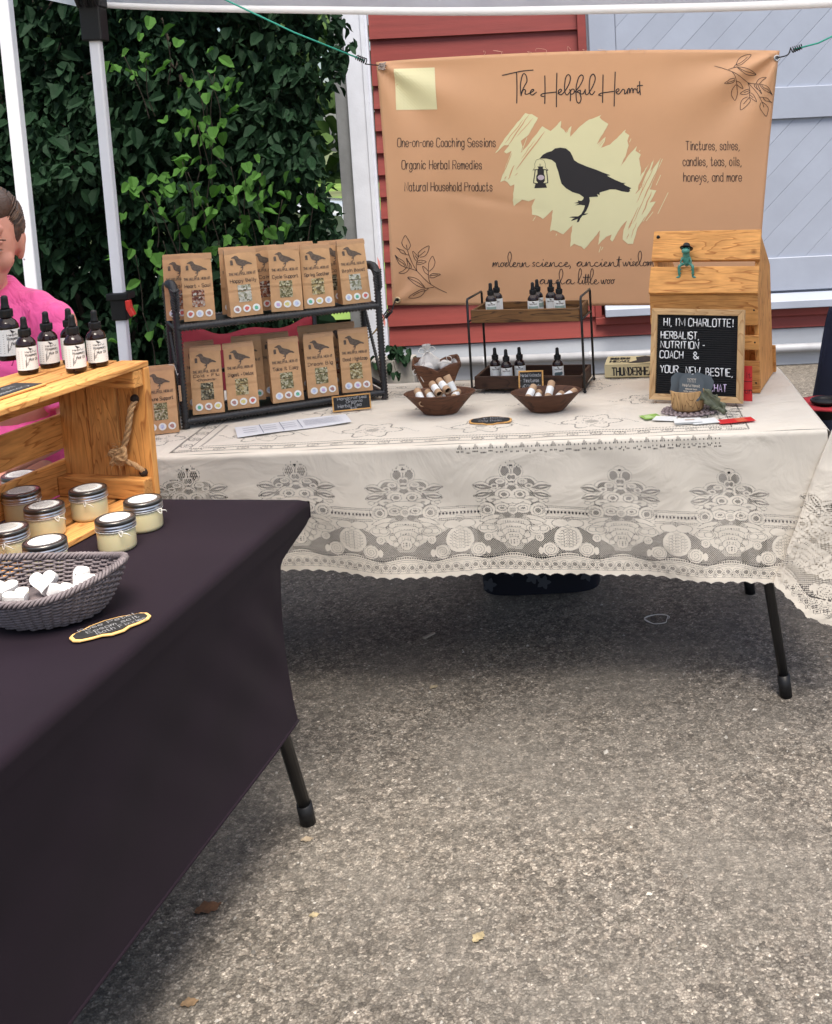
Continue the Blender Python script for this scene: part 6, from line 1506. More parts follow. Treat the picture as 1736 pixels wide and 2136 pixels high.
def lbx(X, Y): return LW * (X - TLx(Y)) / (TRx(Y) - TLx(Y))
def lbz(Y): return LH * (1 - (Y - 599) / 626)
LETW = mat('white_letter', (.80, .80, .80), .4, var=.02); LETI = mat('iridescent_letter', (.62, .50, .72), .3, var=.25, vscale=120)
for tx, x0, x1, y0, y1, mm in (('HI, I\'M CHARLOTTE!', 634, 1092, 664, 716, LETW), ('HERBALIST,', 612, 866, 756, 804, LETW), ('NUTRITION -', 608, 903, 822, 869, LETW), ('COACH', 602, 757, 890, 938, LETW), ('&', 830, 862, 891, 938, LETW),
                       ('YOUR', 602, 722, 989, 1038, LETW), ('NEW', 774, 868, 993, 1042, LETW), ('BESTIE,', 908, 1082, 997, 1048, LETW), ('CHAT', 932, 1040, 1104, 1153, LETI)):
    t = MB(); t.smooth = True
    for st in strokes(tx, lbx(x0, y0), lbx(x1, y0), lbz(y1), lbz(y0) - lbz(y1)):
        t.tube([(p_[0], -.0035, p_[1]) for p_ in st], .00155, 6)
    t.build('lettering', mm, lb_)
for x in (LW * .30, LW * .42):      # display stand feet
    t = MB(); t.smooth = True; t.tube(catmull([(x, .02, .03), (x, .008, -.003), (x, -.016, -.0045), (x, -.022, .004), (x, -.020, .014)], 5), .0035, 7); t.build('easel_foot', BLACKM, lb_)
t = MB(); t.bar((LW * .3, .012, .10), (LW * .3, .07, -.018), .012, .004, (1, 0, 0)); t.bar((LW * .42, .012, .10), (LW * .42, .07, -.018), .012, .004, (1, 0, 0)); t.build('easel_leg', BLACKM, lb_)
# red sheet behind
c = atz(1562, 829, .748); rs = thing('red_sheet', 'red sheet of paper with black writing standing between the letter board and the crate', 'paper', (c.x - .055, c.y - .012, .7455), (R(-6), 0, lrot))
t = MB(); t.grid(lambda u, v: (-.05 + .115 * u, .002 * math.sin(u * 5), .10 * v), 6, 6); o = t.build('sheet', REDSH, rs)
t = MB()
for st in strokes('*it', .038, .062, .066, .014) + strokes('Fun', .030, .064, .022, .016) + [[(.0, .056), (.064, .056)], [(.0, .03), (.064, .03)]]: t.ribbon(st, .0012, lambda u, v: (u, -.0022, v))
t.build('writing', INK, rs)

# ================================================================== CARD HOLDER
c = atz(1440, 856, .745); ch = thing('card_holder', 'carved stump card holder with a mossy leaf, on the beaded doily', 'card holder', (c.x, c.y, .7445), 0)
t = MB(); t.smooth = True; t.lathe([(0, .004), (.044, .004), (.050, .010), (.051, .03), (.054, .058), (.050, .060), (.046, .055), (0, .052)], 36, sy=.75, wob=lambda a, i: 1 + .02 * math.sin(a * 7) + .01 * math.sin(a * 17 + i)); t.v = [(x * .88 - .006, y, z) for x, y, z in t.v]; t.build('stump', STUMP, ch)
t = MB(); t.smooth = True
def lfm(u, v):
    a = (v - .5) * 2; wd = .033 * math.sin(math.pi * min(1, u * .92 + .08)) ** .55 * (1 + .22 * math.sin(u * 20)); x = .034 + .055 * u + a * wd * .55; 
    return (x, -.040 - .022 * u + .006 * math.cos(a * 3) + a * a * .012 - .2 * wd * a, .050 * (1 - u) ** 1.1 + .006 + a * wd * .5 * (1 - u) + .004 * math.sin(a * 8 + u * 9) + .004 * (1 - abs(a)))
t.grid(lfm, 24, 14); o = t.build('carved_leaf', LEAFF, ch); sm = o.modifiers.new('s', 'SOLIDIFY'); sm.thickness = .006
t = MB(); t.smooth = True; t.grid(lambda u, v: (.052 + .022 * math.sin(u * 3) + .012 * (v - .5), -.030 + .03 * v, .045 - .035 * u + .01 * math.sin(u * 12 + v * 4)), 12, 8); o = t.build('carved_leaf', LEAFF, ch); sm = o.modifiers.new('s', 'SOLIDIFY'); sm.thickness = .008
dl = thing('doily', 'round grey beaded doily under the stump card holder', 'doily', (c.x - .002, c.y - .004, .7435))
t = MB(); t.smooth = True
t.lathe([(0, .0), (.066, 0), (.066, .0012), (0, .0012)], 30)
for rr_, nn_, s_ in ((.074, 26, .0062), (.064, 24, .0058), (.053, 20, .0056), (.042, 16, .0055)):
    for i in range(nn_):
        a = 6.283 * i / nn_; t.ell((rr_ * math.cos(a) * (1 + .03 * math.sin(a * 6)), rr_ * .9 * math.sin(a), .0035), (s_, s_, .0028), 7, 5)
t.build('beads', BEAD, dl)
def scard(lab, dx, dy, dz, rz_, ry_, txt=True):
    p_ = Vector((c.x, c.y, .7445)) + Vector((dx, dy, dz)); s = thing('business_card', lab, 'card', p_, (R(-16), ry_, rz_), 'dark scalloped business cards')
    out_ = []
    w_, h_ = .066, .072
    for i in range(96):
        a = 6.283 * i / 96; sq = 1 / max(abs(math.cos(a)), abs(math.sin(a))); rr_ = min(sq, 1.18) * (1 + .045 * abs(math.sin(a * 4)) - .03); out_.append((w_ / 2 * rr_ * math.cos(a), h_ / 2 + h_ / 2 * rr_ * math.sin(a)))
    t = MB(); t.fill(out_, lambda u, v: (u, -.0004, v)); t.fill(out_, lambda u, v: (u, .0004, v)); bd = t.build('card', SLATE, s)
    if txt:
        t = MB(); f = lambda u, v: (u, -.0010, v)
        for st in cursive('woo', -.012, .012, .058, .003) + strokes('Helpful Hermit', -.024, .024, .038, .007) + strokes('HERBALIST COACH', -.016, .016, .030, .003) + strokes('herbs teas salves', -.02, .02, .024, .0028) + strokes('CHARLOTTE', -.012, .012, .016, .003) + strokes('helpful hermit', -.022, .022, .009, .0026): t.ribbon(st, .0008, f)
        for k in range(6): t.ribbon([(-.010 + .004 * k, .050), (-.010 + .004 * k, .056 + .002 * (k % 2))], .0008, f)
        t.build('gold_print', GOLDINK, bd)
    return s
scard('dark scalloped business card fanned out at the left behind the front one', -.022, -.010, .036, -.05, .10, False)
scard('dark scalloped business card fanned out at the right behind the front one', .022, -.004, .032, .1, .35, False)
scard('front dark scalloped business card with gold print, standing in the stump holder', -.002, -.034, .036, .0, .13, True)
# flat cards
def flat(lab, px, py, wd, dp, rot, mm, z=.7450, th=.0006, stack=1, accents=None, name='business_card'):
    p_ = atz(px, py, z); s = thing(name, lab, 'card', (p_.x, p_.y, z), rot)
    for k in range(stack):
        t = MB(); t.box((RNG.uniform(-.003, .003) * (k > 0), RNG.uniform(-.002, .002) * (k > 0), th / 2 + k * th * 1.3), (wd, dp, th), (0, 0, RNG.uniform(-.05, .05) * (k > 0))); t.build('card', mm, s)
    if accents:
        for q, am in accents:
            t = MB(); t.fill([(x * wd, y * dp) for x, y in q], lambda u, v: (u, v, th + (stack - 1) * th * 1.3 + .0006)); t.build('card_print', am, s)
    return s
ORANGE = mat('orange_print', (.68, .12, .06), .3); 
flat('green printed card lying on the lace cloth left of the white cards', 1358, 869, .052, .046, .35, GREEN, accents=[([(-.4, -.3), (.1, -.4), (0, .3), (-.3, .4)], mat('pale_green_print', (.45, .62, .25), .5))])
flat('white card lying beside the green card', 1387, 873, .06, .046, -.35, PAPER, z=.7456)
flat('stack of white business cards in front of the doily', 1435, 880, .072, .045, .02, PAPER, stack=7, accents=[([(-.1, -.1), (.25, -.1), (.25, .12), (-.1, .12)], mat('tan_print', (.5, .38, .32), .5))])
flat('thin stack of white cards fanned to the right of the main stack', 1470, 879, .07, .05, .15, PAPER, stack=3, z=.7452)
flat('shiny red card with an orange patch at the right of the white cards', 1535, 877, .098, .042, .18, RED, z=.7456, accents=[([(.0, -.46), (.28, -.46), (.28, .46), (.0, .46)], ORANGE)])

# ================================================================== LEFT CRATE ON THE BLACK TABLE
CB = atz(338, 1041, .7465); crot = math.atan2(-.966, -.26); CL, CDp, CH = .53, .236, .318
crate = thing('wooden_crate', 'orange pine crate lying on its side on the black tablecloth, open side to the right', 'crate', (CB.x, CB.y, .7462), crot)
CM = MATW[crate.name]
def cw(x, y, z): return CM @ Vector((x, y, z))
def plank(nm, c, d, m_, par, bv=.0022, am=.0009):
    t = MB(); t.box(c, d); wobble(t, am); return t.build(nm, m_, par, bevel=bv, segs=2)
TH = .0125
for k in range(3):          # top and floor planks run the length
    y0 = -.004 - k * (.070 + .011)
    plank('plank', (CL / 2, y0 - .035, CH - TH / 2), (CL + .004, .070, TH), PINE_X, crate)
    plank('plank', (CL / 2, y0 - .035, TH / 2), (CL + .004, .070, TH), PINE_X, crate)
for z0, h in ((.016, .075), (.118, .078), (.225, .075)):      # back slats
    plank('plank', (CL / 2, -CDp - .002, z0 + h / 2), (CL, TH, h), PINE_X, crate)
for ex, sg in ((0, 1), (CL, -1)):      # ends of three upright boards with a cleat top and bottom
    for k in range(3):
        y0 = -.002 - k * .0785; off = (.0, .005, .0)[k]
        plank('end_board', (ex + sg * (.0095 + off), y0 - .037, CH / 2), (.019 - off * .3, .074, CH - 2 * TH - .001), PINE_Z, crate)
    plank('end_cleat', (ex + sg * (.0195 + .016), -.118, TH + .024), (.032, .225, .046), PINE_Y, crate, .003)
    plank('end_cleat', (ex + sg * (.0195 + .016), -.118, CH - TH - .020), (.032, .225, .038), PINE_Y, crate, .003)
# rope handle
def on_end(px, py, x=.030):
    O = cw(x, 0, 0); n_ = (CM.to_3x3() @ Vector((1, 0, 0))); d = ray(px, py); return CAM + d * ((O - CAM).dot(n_) / d.dot(n_))
def rope(pts, r, nm='rope_handle', par=crate, twist=34):
    P = catmull(pts, 10)
    for s in (0, 2.1, 4.2):
        t = MB(); t.smooth = True; Q = []; L = 0
        for i, p in enumerate(P):
            tg = (P[min(i + 1, len(P) - 1)] - P[max(i - 1, 0)]).normalized(); u = tg.orthogonal().normalized() if i == 0 else (u - tg * u.dot(tg)).normalized(); v = tg.cross(u)
            if i: L += (P[i] - P[i - 1]).length
            a = s + L / r * .75; Q.append(p + (u * math.cos(a) + v * math.sin(a)) * r * .5)
        t.tube(Q, r * .62, 6); t.build(nm, JUTE, par, world=True)
def zo(X, Y): return (X / 2.506, 568.2 + Y / 2.506)
r0 = on_end(*zo(708, 672), .022); r1 = on_end(*zo(684, 720), .034); r2 = on_end(*zo(668, 830), .036); r3 = on_end(*zo(650, 905), .036)
rope([r0, r1, r2, r3], .0068)
kc = on_end(*zo(625, 955), .042)
rr = random.Random(9)
pts_k = [kc + Vector((rr.uniform(-.022, .020), rr.uniform(-.014, .014), rr.uniform(-.022, .022))) for _ in range(14)]
rope([r3] + pts_k + [on_end(*zo(690, 1000), .036), on_end(*zo(735, 1028), .028), on_end(*zo(752, 1042), .022)], .0058)
t = MB(); t.smooth = True
for k in range(80):
    a = kc + Vector((rr.uniform(-.018, .012), rr.uniform(-.01, .01), rr.uniform(-.02, .02))); b_ = a + Vector((rr.uniform(-.016, .010), rr.uniform(-.01, .01), rr.uniform(-.014, .014)))
    t.tube([a, a.lerp(b_, .5) + Vector((0, 0, .003)), b_], .0005, 4)
t.build('frayed_fibre', JUTE, crate, world=True)
t = MB(); t.smooth = True
for q in ((705, 660, .0205), (752, 1045, .0205)): 
    c = on_end(*zo(q[0], q[1]), q[2]); t.ell(c, (.010, .010, .010), 14, 8)
t.build('rope_hole', mat('hole_dark', (.02, .01, .006), .9), crate, world=True)
# bottles on the crate
GB = 'amber dropper bottles on top of the orange crate'
ZT = .7462 + CH + .001
for px, py, sz, rz_, lab in ((60, 779, 'm', .45, 'dropper bottle nearest the left end, in front of the larger one on the orange crate'), (105, 765, 'm', .3, 'dropper bottle in the middle of the orange crate, apart from the others'),
                     (160, 775, 'm', .35, 'front dropper bottle of the close pair on the orange crate'), (152, 757, 'm', .2, 'dropper bottle hidden behind the front one of the pair on the orange crate'),
                     (206, 763, 'm', .2, 'dropper bottle at the right on the orange crate, against the dark hedge'), (22, 750, 'l', .5, 'largest dropper bottle, at the far left on the orange crate')):
    p = atz(px, py, ZT); bottle(lab, tuple(p), sz, 'hair', rz_ + .35, GB)
# slate tag on crate
q = [atz(*v, ZT) for v in ((-38, 842), (0, 803), (125, 803), (62, 838))]
ce = (q[1] + q[3]) / 2; cs = thing('chalk_tag', 'rectangular chalkboard tag with a wooden edge lying flat on the front of the orange crate', 'sign', (ce.x - .02, ce.y, ZT), crot)
t = MB(); t.box((0, 0, .002), (.150, .075, .004)); t.build('wood_back', SIGNW, cs, bevel=.0008)
t = MB(); t.box((0, -.003, .0038), (.144, .066, .002)); bd = t.build('board', CHALKB, cs)
t = MB()
for tx, x0, x1, z, h in (('Hair Oil', -.04, .04, .008, .012), ('Rosemary', -.05, .05, -.018, .010)):
    for st in strokes(tx, x0, x1, z, h): t.ribbon(st, .0013, lambda u, v: (-u, -v, .0053))
t.build('chalk_lettering', CHALK, bd)

# ---- jars
JR = .0385
t = MB(); t.smooth = True; t.lathe([(0, .001), (JR * .86, 0), (JR * .93, .003), (JR * .95, .008), (JR * .95, .036), (JR * .93, .042), (JR * .88, .046), (0, .046)], 36); ME_JG = mesh_only(t, 'wax_filled_glass', WAX)
t = MB(); t.smooth = True; t.lathe([(JR * .95, .044), (JR * 1.01, .0445), (JR * 1.01, .0475), (JR * .965, .0485), (JR * 1.0, .050), (JR * 1.0, .0535), (JR * .96, .0545), (JR * .99, .056), (JR * .985, .061), (JR * .96, .0625), (JR * .90, .063)], 40); ME_JB = mesh_only(t, 'screw_band', SILVER)
t = MB(); t.smooth = True; t.lathe([(JR * .985, .0555), (JR * 1.0, .0565), (JR * .995, .0615), (JR * .97, .0632), (JR * .90, .0636), (JR * .88, .0626), (0, .0628)], 40); ME_JL = mesh_only(t, 'lid', LIDM)
t = MB(); t.fill([(JR * .74 * math.cos(a * .2618), JR * .74 * math.sin(a * .2618)) for a in range(24)], lambda u, v: (u, v, .0640)); ME_JS = mesh_only(t, 'lid_label', PAPER)
t = MB()
for i, (wd, y) in enumerate(((.011, .020), (.017, .013), (.020, .007), (.021, .0), (.019, -.006), (.016, -.012), (.010, -.018))): t.ribbon([(-wd, y), (wd * .9, y)], .0011, lambda u, v: (u, v, .0646))
t.ribbon([(JR * .70 * math.cos(a * .2618), JR * .70 * math.sin(a * .2618)) for a in range(25)], .0006, lambda u, v: (u, v, .0645)); ME_JP = mesh_only(t, 'label_print', STAMP)
t = MB(); t.smooth = True; t.tube([(JR * .99 * math.cos(a * .2618), JR * .99 * math.sin(a * .2618), .0432) for a in range(24)], .0009, 5, closed=True); ME_JT = mesh_only(t, 'string', STRING)
t = MB(); t.smooth = True
t.tube(catmull([(0, -JR, .043), (.006, -JR - .006, .046), (.004, -JR - .008, .036), (0, -JR - .002, .042)], 5), .0008, 4); t.tube(catmull([(0, -JR, .043), (.014, -JR - .008, .040), (.020, -JR - .006, .034)], 5), .0008, 4); ME_JK = mesh_only(t, 'string_bow', STRING)
def jar(lab, px, py, z, rot, dark=False, grp='glass jars of cream coloured balm'):
    p = atz(px, py, z); j = thing('salve_jar', lab, 'jar', (p.x, p.y, z), rot, grp)
    if dark:
        me = ME_JG.copy(); me.materials.clear(); me.materials.append(mat('dark_glass', (.015, .008, .006), .15, coat=.5)); link_ob('dark_glass', me, j)
    else: link_ob('wax_filled_glass', ME_JG, j)
    link_ob('screw_band', ME_JB, j); l_ = link_ob('lid', ME_JL, j); lb = link_ob('lid_label', ME_JS, l_); 
    link_ob('label_print', ME_JP, l_)
    if not dark: link_ob('string', ME_JT, j); link_ob('string_bow', ME_JK, j)
    return j
zf = .7462 + TH + .001; zt = .7455
jar('dark glass jar at the back left inside the orange crate', 46, 1046, zf, .3, True)
jar('balm jar in front of the dark jar inside the orange crate', 50, 1083, zf, 1.2)
jar('balm jar on the crate floor, between the dark jar and the wicker basket, second row', 98, 1116, zf, .9)
jar('balm jar standing alone deep inside the crate, right of the others', 189, 1078, zf, .15)
jar('balm jar farthest right on the black cloth, with loose string ends', 303, 1102, zt, 1.1)
jar('balm jar on the black cloth just outside the crate, in front of the rightmost jar', 246, 1143, zt, .5)
jar('balm jar at the left edge of the picture, nearest the camera on the crate floor', 22, 1167, zf, .2)
jar('balm jar with only its lid showing behind the rim of the wicker basket', 100, 1196, zf, .4)

# ---- wicker basket
bk_ = thing('wicker_basket', 'oval grey wicker basket with white bath bombs on the black tablecloth', 'basket', (-.912, 1.845, .7455), R(-6))
BKH = .056
def bkp(a, v, r_add=0.):     # v 0..1 from base to rim
    ex = 1 + .0 * v; rx = .082 + (.130 - .082) * v ** .75; ry = .066 + (.108 - .066) * v ** .75
    h = BKH * v + .026 * v ** 2 * (math.cos(a) ** 2) ** 1.2
    return Vector(((rx + r_add) * math.cos(a), (ry + r_add) * math.sin(a), .004 + h))
NS = 44
for i in range(NS):
    a = 6.2832 * i / NS; t = MB(); t.smooth = True; t.tube([bkp(a, v / 8) for v in range(9)], .0016, 5); t.build('stake', BASKETM, bk_)
NRW = 19
for r_ in range(NRW):
    v = (r_ + .6) / NRW; t = MB(); t.smooth = True; P = []
    for i in range(NS * 4):
        a = 6.2832 * i / (NS * 4); P.append(bkp(a, v, .0034 * math.cos(math.pi * (i / 4 + r_))))
    t.tube(P, .00235, 5, closed=True); t.build('weaver', BASKETM, bk_)
for k in range(3):      # twisted rim
    t = MB(); t.smooth = True; P = []
    for i in range(220):
        a = 6.2832 * i / 220; ph = i / 220 * 6.2832 * 34 + k * 2.094; b_ = bkp(a, 1.0, .0045 * math.cos(ph)); b_.z += .003 + .0045 * math.sin(ph); P.append(b_)
    t.tube(P, .0029, 5, closed=True); t.build('rim_strand', BASKETM, bk_)
t = MB(); t.smooth = True; t.lathe([(0, .003), (.078, .003), (.080, .006), (0, .008)], 36, sy=.8); t.build('base', BASKETM, bk_)
t = MB(); t.smooth = True; t.lathe([(0, .010), (.088, .010), (.090, .028), (0, .034)], 30, sy=.8); lin = t.build('liner', BASKETM, bk_)
BM_ = MATW[bk_.name]
def heart(lab, lx, ly, lz, rot):
    h = thing('bath_bomb', lab, 'bath bomb', BM_ @ Vector((lx, ly, lz)), rot, 'white heart shaped bath bombs in the wicker basket')
    t = MB(); P = []
    for i in range(40):
        a = 6.2832 * i / 40; P.append((.00135 * 16 * math.sin(a) ** 3, .00135 * (13 * math.cos(a) - 5 * math.cos(2 * a) - 2 * math.cos(3 * a) - math.cos(4 * a))))
    t.prism(P[::-1], 'z', -.008, .008); t.build('heart', BOMB, h, bevel=.004, segs=3, smooth=True)
    t = MB(); rr2 = random.Random(lab)
    for i in range(9): t.box((rr2.uniform(-.014, .014), rr2.uniform(-.012, .012), .0083), (.0016, .001, .0008), (0, 0, rr2.uniform(0, 3)))
    t.build('herb_fleck', HERB[3], h)
for lab, px, py, z, rot in (('white bath bomb lying at the left of the wicker basket', -.072, -.012, .050, (.25, .1, .3)), ('white bath bomb with visible herb flecks, uppermost in the middle of the wicker basket', -.010, .006, .056, (.95, -.1, .1)),
                         ('white bath bomb standing on edge at the right of the wicker basket', .058, .012, .058, (1.1, .5, -.6)), ('small looking white bath bomb between the middle one and the right one', .032, -.012, .046, (.3, .3, 1.0)),
                         ('white bath bomb lying low in front of the middle one', -.040, -.026, .042, (.15, .0, .9))):
    heart(lab, px, py, z, rot)

# ================================================================== PERSON
PX, PY = -1.455, 2.80
person = thing('person', 'seated person in a bright pink T-shirt with brown hair pulled back', 'person', (PX, PY + .05, 0), 0)
def pw(x, y, z): return Vector((PX + x, PY + y, z))
hc = Vector((PX + .024, PY - .045, 1.318))
HT_ = Euler((R(10), R(4), R(24))).to_matrix()
def hp(x, y, z): return hc + HT_ @ (Vector((x, y, z)) * 1.12)
t = MB()
def hell(c, r, n=20, m=14):
    t2 = MB(); t2.ell((0, 0, 0), r, n, m); t.add([hp(*(Vector(c) + Vector(v))) for v in t2.v], t2.f)
hell((0, .012, .028), (.072, .092, .092)); hell((0, -.030, .000), (.063, .062, .088)); hell((0, -.042, -.055), (.045, .045, .050)); hell((0, -.066, -.082), (.020, .018, .017))
hell((.036, -.056, -.020), (.026, .026, .026)); hell((-.036, -.056, -.020), (.026, .026, .026)); hell((0, -.078, .052), (.045, .016, .022))
hell((0, -.094, -.014), (.0085, .014, .022)); hell((0, -.104, -.028), (.012, .012, .009)); hell((.010, -.094, -.031), (.007, .009, .006)); hell((-.010, -.094, -.031), (.007, .009, .006))
hell((0, -.090, -.052), (.021, .010, .005)); hell((0, -.088, -.060), (.018, .010, .006)); hell((.024, -.084, .026), (.020, .008, .005)); hell((-.024, -.084, .026), (.020, .008, .005))
for s in (-1, 1): hell((s * .074, .012, -.004), (.008, .017, .030)); hell((s * .072, .008, -.028), (.007, .009, .010)); hell((s * .078, .022, .008), (.006, .010, .018))
t.tube([hp(0, .02, -.04), pw(0, .0, 1.22), pw(0, .015, 1.13)], [.047, .045, .058], 16)
# torso, arms, legs
for c, r in ((pw(0, .03, 1.08), (.150, .085, .09)), (pw(0, .02, .95), (.150, .10, .14)), (pw(0, .03, .76), (.140, .11, .14)), (pw(0, .03, .58), (.165, .125, .12))): t.ell(c, r, 20, 14)
for s in (-1, 1):
    sh_ = pw(s * .142, .03, 1.10); elb = pw(s * .19, -.01, .855); wr_ = pw(s * .10, -.215, .80)
    t.tube([pw(s * .06, .03, 1.125), sh_, sh_.lerp(elb, .5), elb], [.050, .050, .044, .038], 14); t.ell(sh_, (.055, .055, .055))
    t.tube([elb, elb.lerp(wr_, .35), wr_], [.040, .040, .026], 14); t.ell(elb, (.040, .040, .040))
    hd = Vector((-s * .5, -.85, -.12)).normalized(); pc = wr_ + hd * .045; sd_ = Vector((0, 0, 1)).cross(hd).normalized()
    t.tube([wr_, wr_ + hd * .03, pc + hd * .035], [.024, .030, .030], 12, sq=.55)
    for k, (l_, o_) in enumerate(((.058, -.027), (.070, -.009), (.066, .009), (.052, .026))):
        b0 = pc + hd * .028 + sd_ * o_; t.tube([b0, b0 + hd * l_ * .5 + Vector((0, 0, -.002)), b0 + hd * l_ + Vector((0, 0, -.012))], [.0095, .0088, .0072], 8)
    th0 = wr_ + hd * .02 + sd_ * (s * .024); t.tube([th0, th0 + (hd * .6 + sd_ * s * .8) * .035, th0 + (hd * .9 + sd_ * s * .45) * .060], [.012, .0105, .0085], 8)
    hip = pw(s * .09, .02, .53); kn = pw(s * .13, -.42, .50); an = pw(s * .12, -.40, .09)
    t.tube([hip, hip.lerp(kn, .5), kn], [.085, .075, .058], 14); t.ell(kn, (.056, .056, .056)); t.tube([kn, kn.lerp(an, .35), an], [.055, .052, .034], 14)
    t.tube([an + Vector((0, .05, -.05)), an + Vector((0, -.08, -.055)), an + Vector((0, -.15, -.065))], [.038, .036, .024], 12)
o = t.build('body', SKIN, person, world=True); rm = o.modifiers.new('r', 'REMESH'); rm.mode = 'VOXEL'; rm.voxel_size = .0048; rm.use_smooth_shade = True; sm = o.modifiers.new('sm', 'SMOOTH'); sm.factor = .6; sm.iterations = 4
# shirt
t = MB()
for c, r in ((pw(0, .03, 1.10), (.150, .095, .085)), (pw(0, .04, .96), (.165, .118, .15)), (pw(0, .05, .80), (.165, .125, .13)), (pw(0, .05, .68), (.175, .135, .10))): t.ell(c, r, 24, 16)
t.tube([pw(0, .022, 1.12), pw(0, .018, 1.20), pw(0, .012, 1.216)], [.115, .072, .060], 20)
for s in (-1, 1):
    sh_ = pw(s * .130, .03, 1.105); elb = pw(s * .182, -.005, .90)
    t.tube([pw(s * .03, .03, 1.145), pw(s * .09, .03, 1.132), sh_, sh_.lerp(elb, .45), elb], [.066, .064, .062, .062, .060], 16); t.ell(sh_, (.063, .063, .063))
o = t.build('tshirt', PINK, person, world=True); rm = o.modifiers.new('r', 'REMESH'); rm.mode = 'VOXEL'; rm.voxel_size = .006; rm.use_smooth_shade = True; sm = o.modifiers.new('sm', 'SMOOTH'); sm.factor = .7; sm.iterations = 8
tx = bpy.data.textures.new('folds', 'CLOUDS'); tx.noise_scale = .11; dm = o.modifiers.new('d', 'DISPLACE'); dm.texture = tx; dm.strength = .022; dm.mid_level = .5; dm.texture_coords = 'LOCAL'
# sleeve seam
t = MB(); t.smooth = True; s = 1
t.tube(catmull([pw(.080, -.082, 1.02), pw(.098, -.066, 1.075), pw(.108, -.042, 1.125), pw(.112, .0, 1.178)], 6), .0016, 6); t.build('seam', mat('pink_thread', (.62, .06, .24), .8), person, world=True)
# trousers and shoes
t = MB()
t.ell(pw(0, .03, .56), (.178, .14, .11))
for s in (-1, 1):
    hip = pw(s * .09, .02, .53); kn = pw(s * .13, -.42, .505); an = pw(s * .12, -.40, .12)
    t.tube([hip, hip.lerp(kn, .5), kn], [.096, .086, .068], 14); t.ell(kn, (.067, .067, .067)); t.tube([kn, kn.lerp(an, .35), an], [.066, .062, .048], 14)
o = t.build('trousers', NAVY, person, world=True); rm = o.modifiers.new('r', 'REMESH'); rm.mode = 'VOXEL'; rm.voxel_size = .01; rm.use_smooth_shade = True
for s in (-1, 1):
    an = pw(s * .12, -.40, .09); t = MB(); t.smooth = True
    t.tube([an + Vector((0, .065, -.045)), an + Vector((0, .03, -.040)), an + Vector((0, -.09, -.05)), an + Vector((0, -.165, -.06)), an + Vector((0, -.185, -.065))], [.030, .044, .042, .030, .012], 14); t.build('shoe', BLACKP, person, world=True)
# hair: close cap pulled back, with a low bun
t = MB()
def hh(c, r): 
    t2 = MB(); t2.ell((0, 0, 0), r, 24, 16); t.add([hp(*(Vector(c) + Vector(v))) for v in t2.v], t2.f)
hh((0, .028, .042), (.0765, .090, .092)); hh((0, .060, .005), (.064, .062, .074)); hh((0, .100, .045), (.036, .034, .034)); hh((0, -.006, .088), (.060, .068, .045))
for s in (-1, 1): hh((s * .060, .012, .036), (.0165, .044, .040))
o = t.build('hair', HAIR, person, world=True); rm = o.modifiers.new('r', 'REMESH'); rm.mode = 'VOXEL'; rm.voxel_size = .004; rm.use_smooth_shade = True
sm = o.modifiers.new('sm', 'SMOOTH'); sm.factor = .5; sm.iterations = 3
t = MB(); t.smooth = True; rr = random.Random(2); bun = Vector((0, .112, .050))
for k in range(420):      # strands combed back from the hairline to the bun
    a = rr.uniform(-1.75, 1.75); st = Vector((math.sin(a) * .076, -math.cos(a) * .066 + .020, .105 - .075 * abs(math.sin(a)) ** 1.5 + rr.uniform(-.012, .004)))
    P = []
    for q in range(8):
        f = q / 7; p = st.lerp(bun, f); d = p - Vector((0, .026, .036)); el_ = math.sqrt((d.x / .0785) ** 2 + (d.y / .092) ** 2 + (d.z / .094) ** 2) + 1e-6
        m_ = 1.0 / el_ if f < .86 else 1.0; P.append(hp(*(Vector((0, .026, .036)) + d * max(m_, 1) * (1.0 + rr.uniform(-.004, .014) + .05 * math.sin(math.pi * f)))))
    t.tube(P, [.0006, .0011, .0012, .0012, .0012, .0012, .0010, .0008], 4)
for k in range(60):
    a = rr.uniform(0, 6.28); r_ = rr.uniform(.022, .038); c_ = bun + Vector((0, .004, -.002))
    P = [hp(*(c_ + Vector((r_ * math.cos(a + f * 2.2), rr.uniform(-.006, .012) + .010 * math.sin(f * 3), r_ * math.sin(a + f * 2.2))))) for f in (0, .25, .5, .75, 1)]; t.tube(P, .0012, 4)
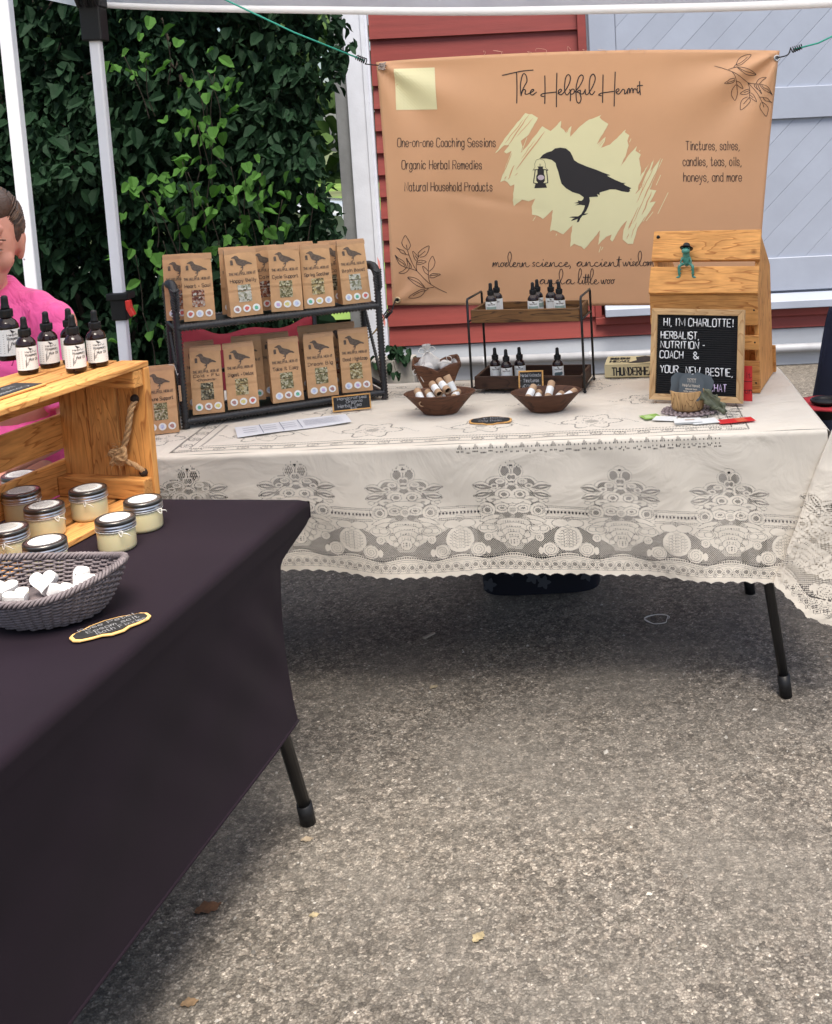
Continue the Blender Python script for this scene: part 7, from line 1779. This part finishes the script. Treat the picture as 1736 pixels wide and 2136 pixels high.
hm, ht, hb = newmat('hair_strand'); ge = nd(ht, 'ShaderNodeNewGeometry'); ht.links.new(ramp(ht, ge.outputs['Random Per Island'], [(0, (.030, .014, .008)), (.6, (.080, .038, .022)), (1, (.16, .085, .045))]), hb.inputs['Base Color']); hb.inputs['Roughness'].default_value = .38
t.build('hair_strands', hm, person, world=True)['kind'] = 'stuff'
for s in (-1, 1):
    t = MB(); t.smooth = True; t2 = MB(); t2.ell((0, 0, 0), (.012, .009, .0050), 14, 8); t.add([hp(*(Vector((s * .028, -.0800, .009)) + Vector(v))) for v in t2.v], t2.f); e = t.build('eye', mat('eye_white', (.40, .34, .31), .3), person, world=True)
    t = MB(); t.smooth = True; t2 = MB(); t2.ell((0, 0, 0), (.005, .004, .005), 12, 8); t.add([hp(*(Vector((s * .028 - .002, -.0865, .008)) + Vector(v))) for v in t2.v], t2.f); t.build('iris', BLACKP, e, world=True)
    t = MB(); t.smooth = True; t.tube([hp(s * .014, -.0925, .026), hp(s * .030, -.088, .032), hp(s * .046, -.074, .028)], [.0025, .003, .0018], 6); t.build('eyebrow', HAIR, person, world=True)
    t = MB(); t.smooth = True; t.tube([hp(s * .0155, -.0905, .0125), hp(s * .028, -.0925, .0165), hp(s * .041, -.083, .011)], [.0022, .003, .002], 6); t.tube([hp(s * .0165, -.0885, .006), hp(s * .028, -.0905, .003), hp(s * .041, -.082, .006)], [.002, .0026, .0018], 6); t.build('eyelid', SKIN, person, world=True)
    t = MB(); t.ell(hp(s * .079, .006, -.036), (.0025, .0025, .0025), 8, 6); t.build('earring', SILVER, person, world=True)
t = MB(); t.smooth = True; t.tube([hp(-.021, -.094, -.055), hp(-.008, -.101, -.051), hp(0, -.101, -.053), hp(.008, -.101, -.051), hp(.021, -.094, -.055)], [.002, .0042, .004, .0042, .002], 8); t.tube([hp(-.018, -.094, -.058), hp(0, -.100, -.0615), hp(.018, -.094, -.058)], [.002, .005, .002], 8); t.build('lips', mat('lips', (.42, .10, .09), .4), person, world=True)
camp_chair('black folding chair under the seated person in pink', (PX, PY + .20, 0), 0, wd=.50, top=.86, fab=mat('black_canvas', (.02, .02, .022), .85, bump=.2, bscale=400))
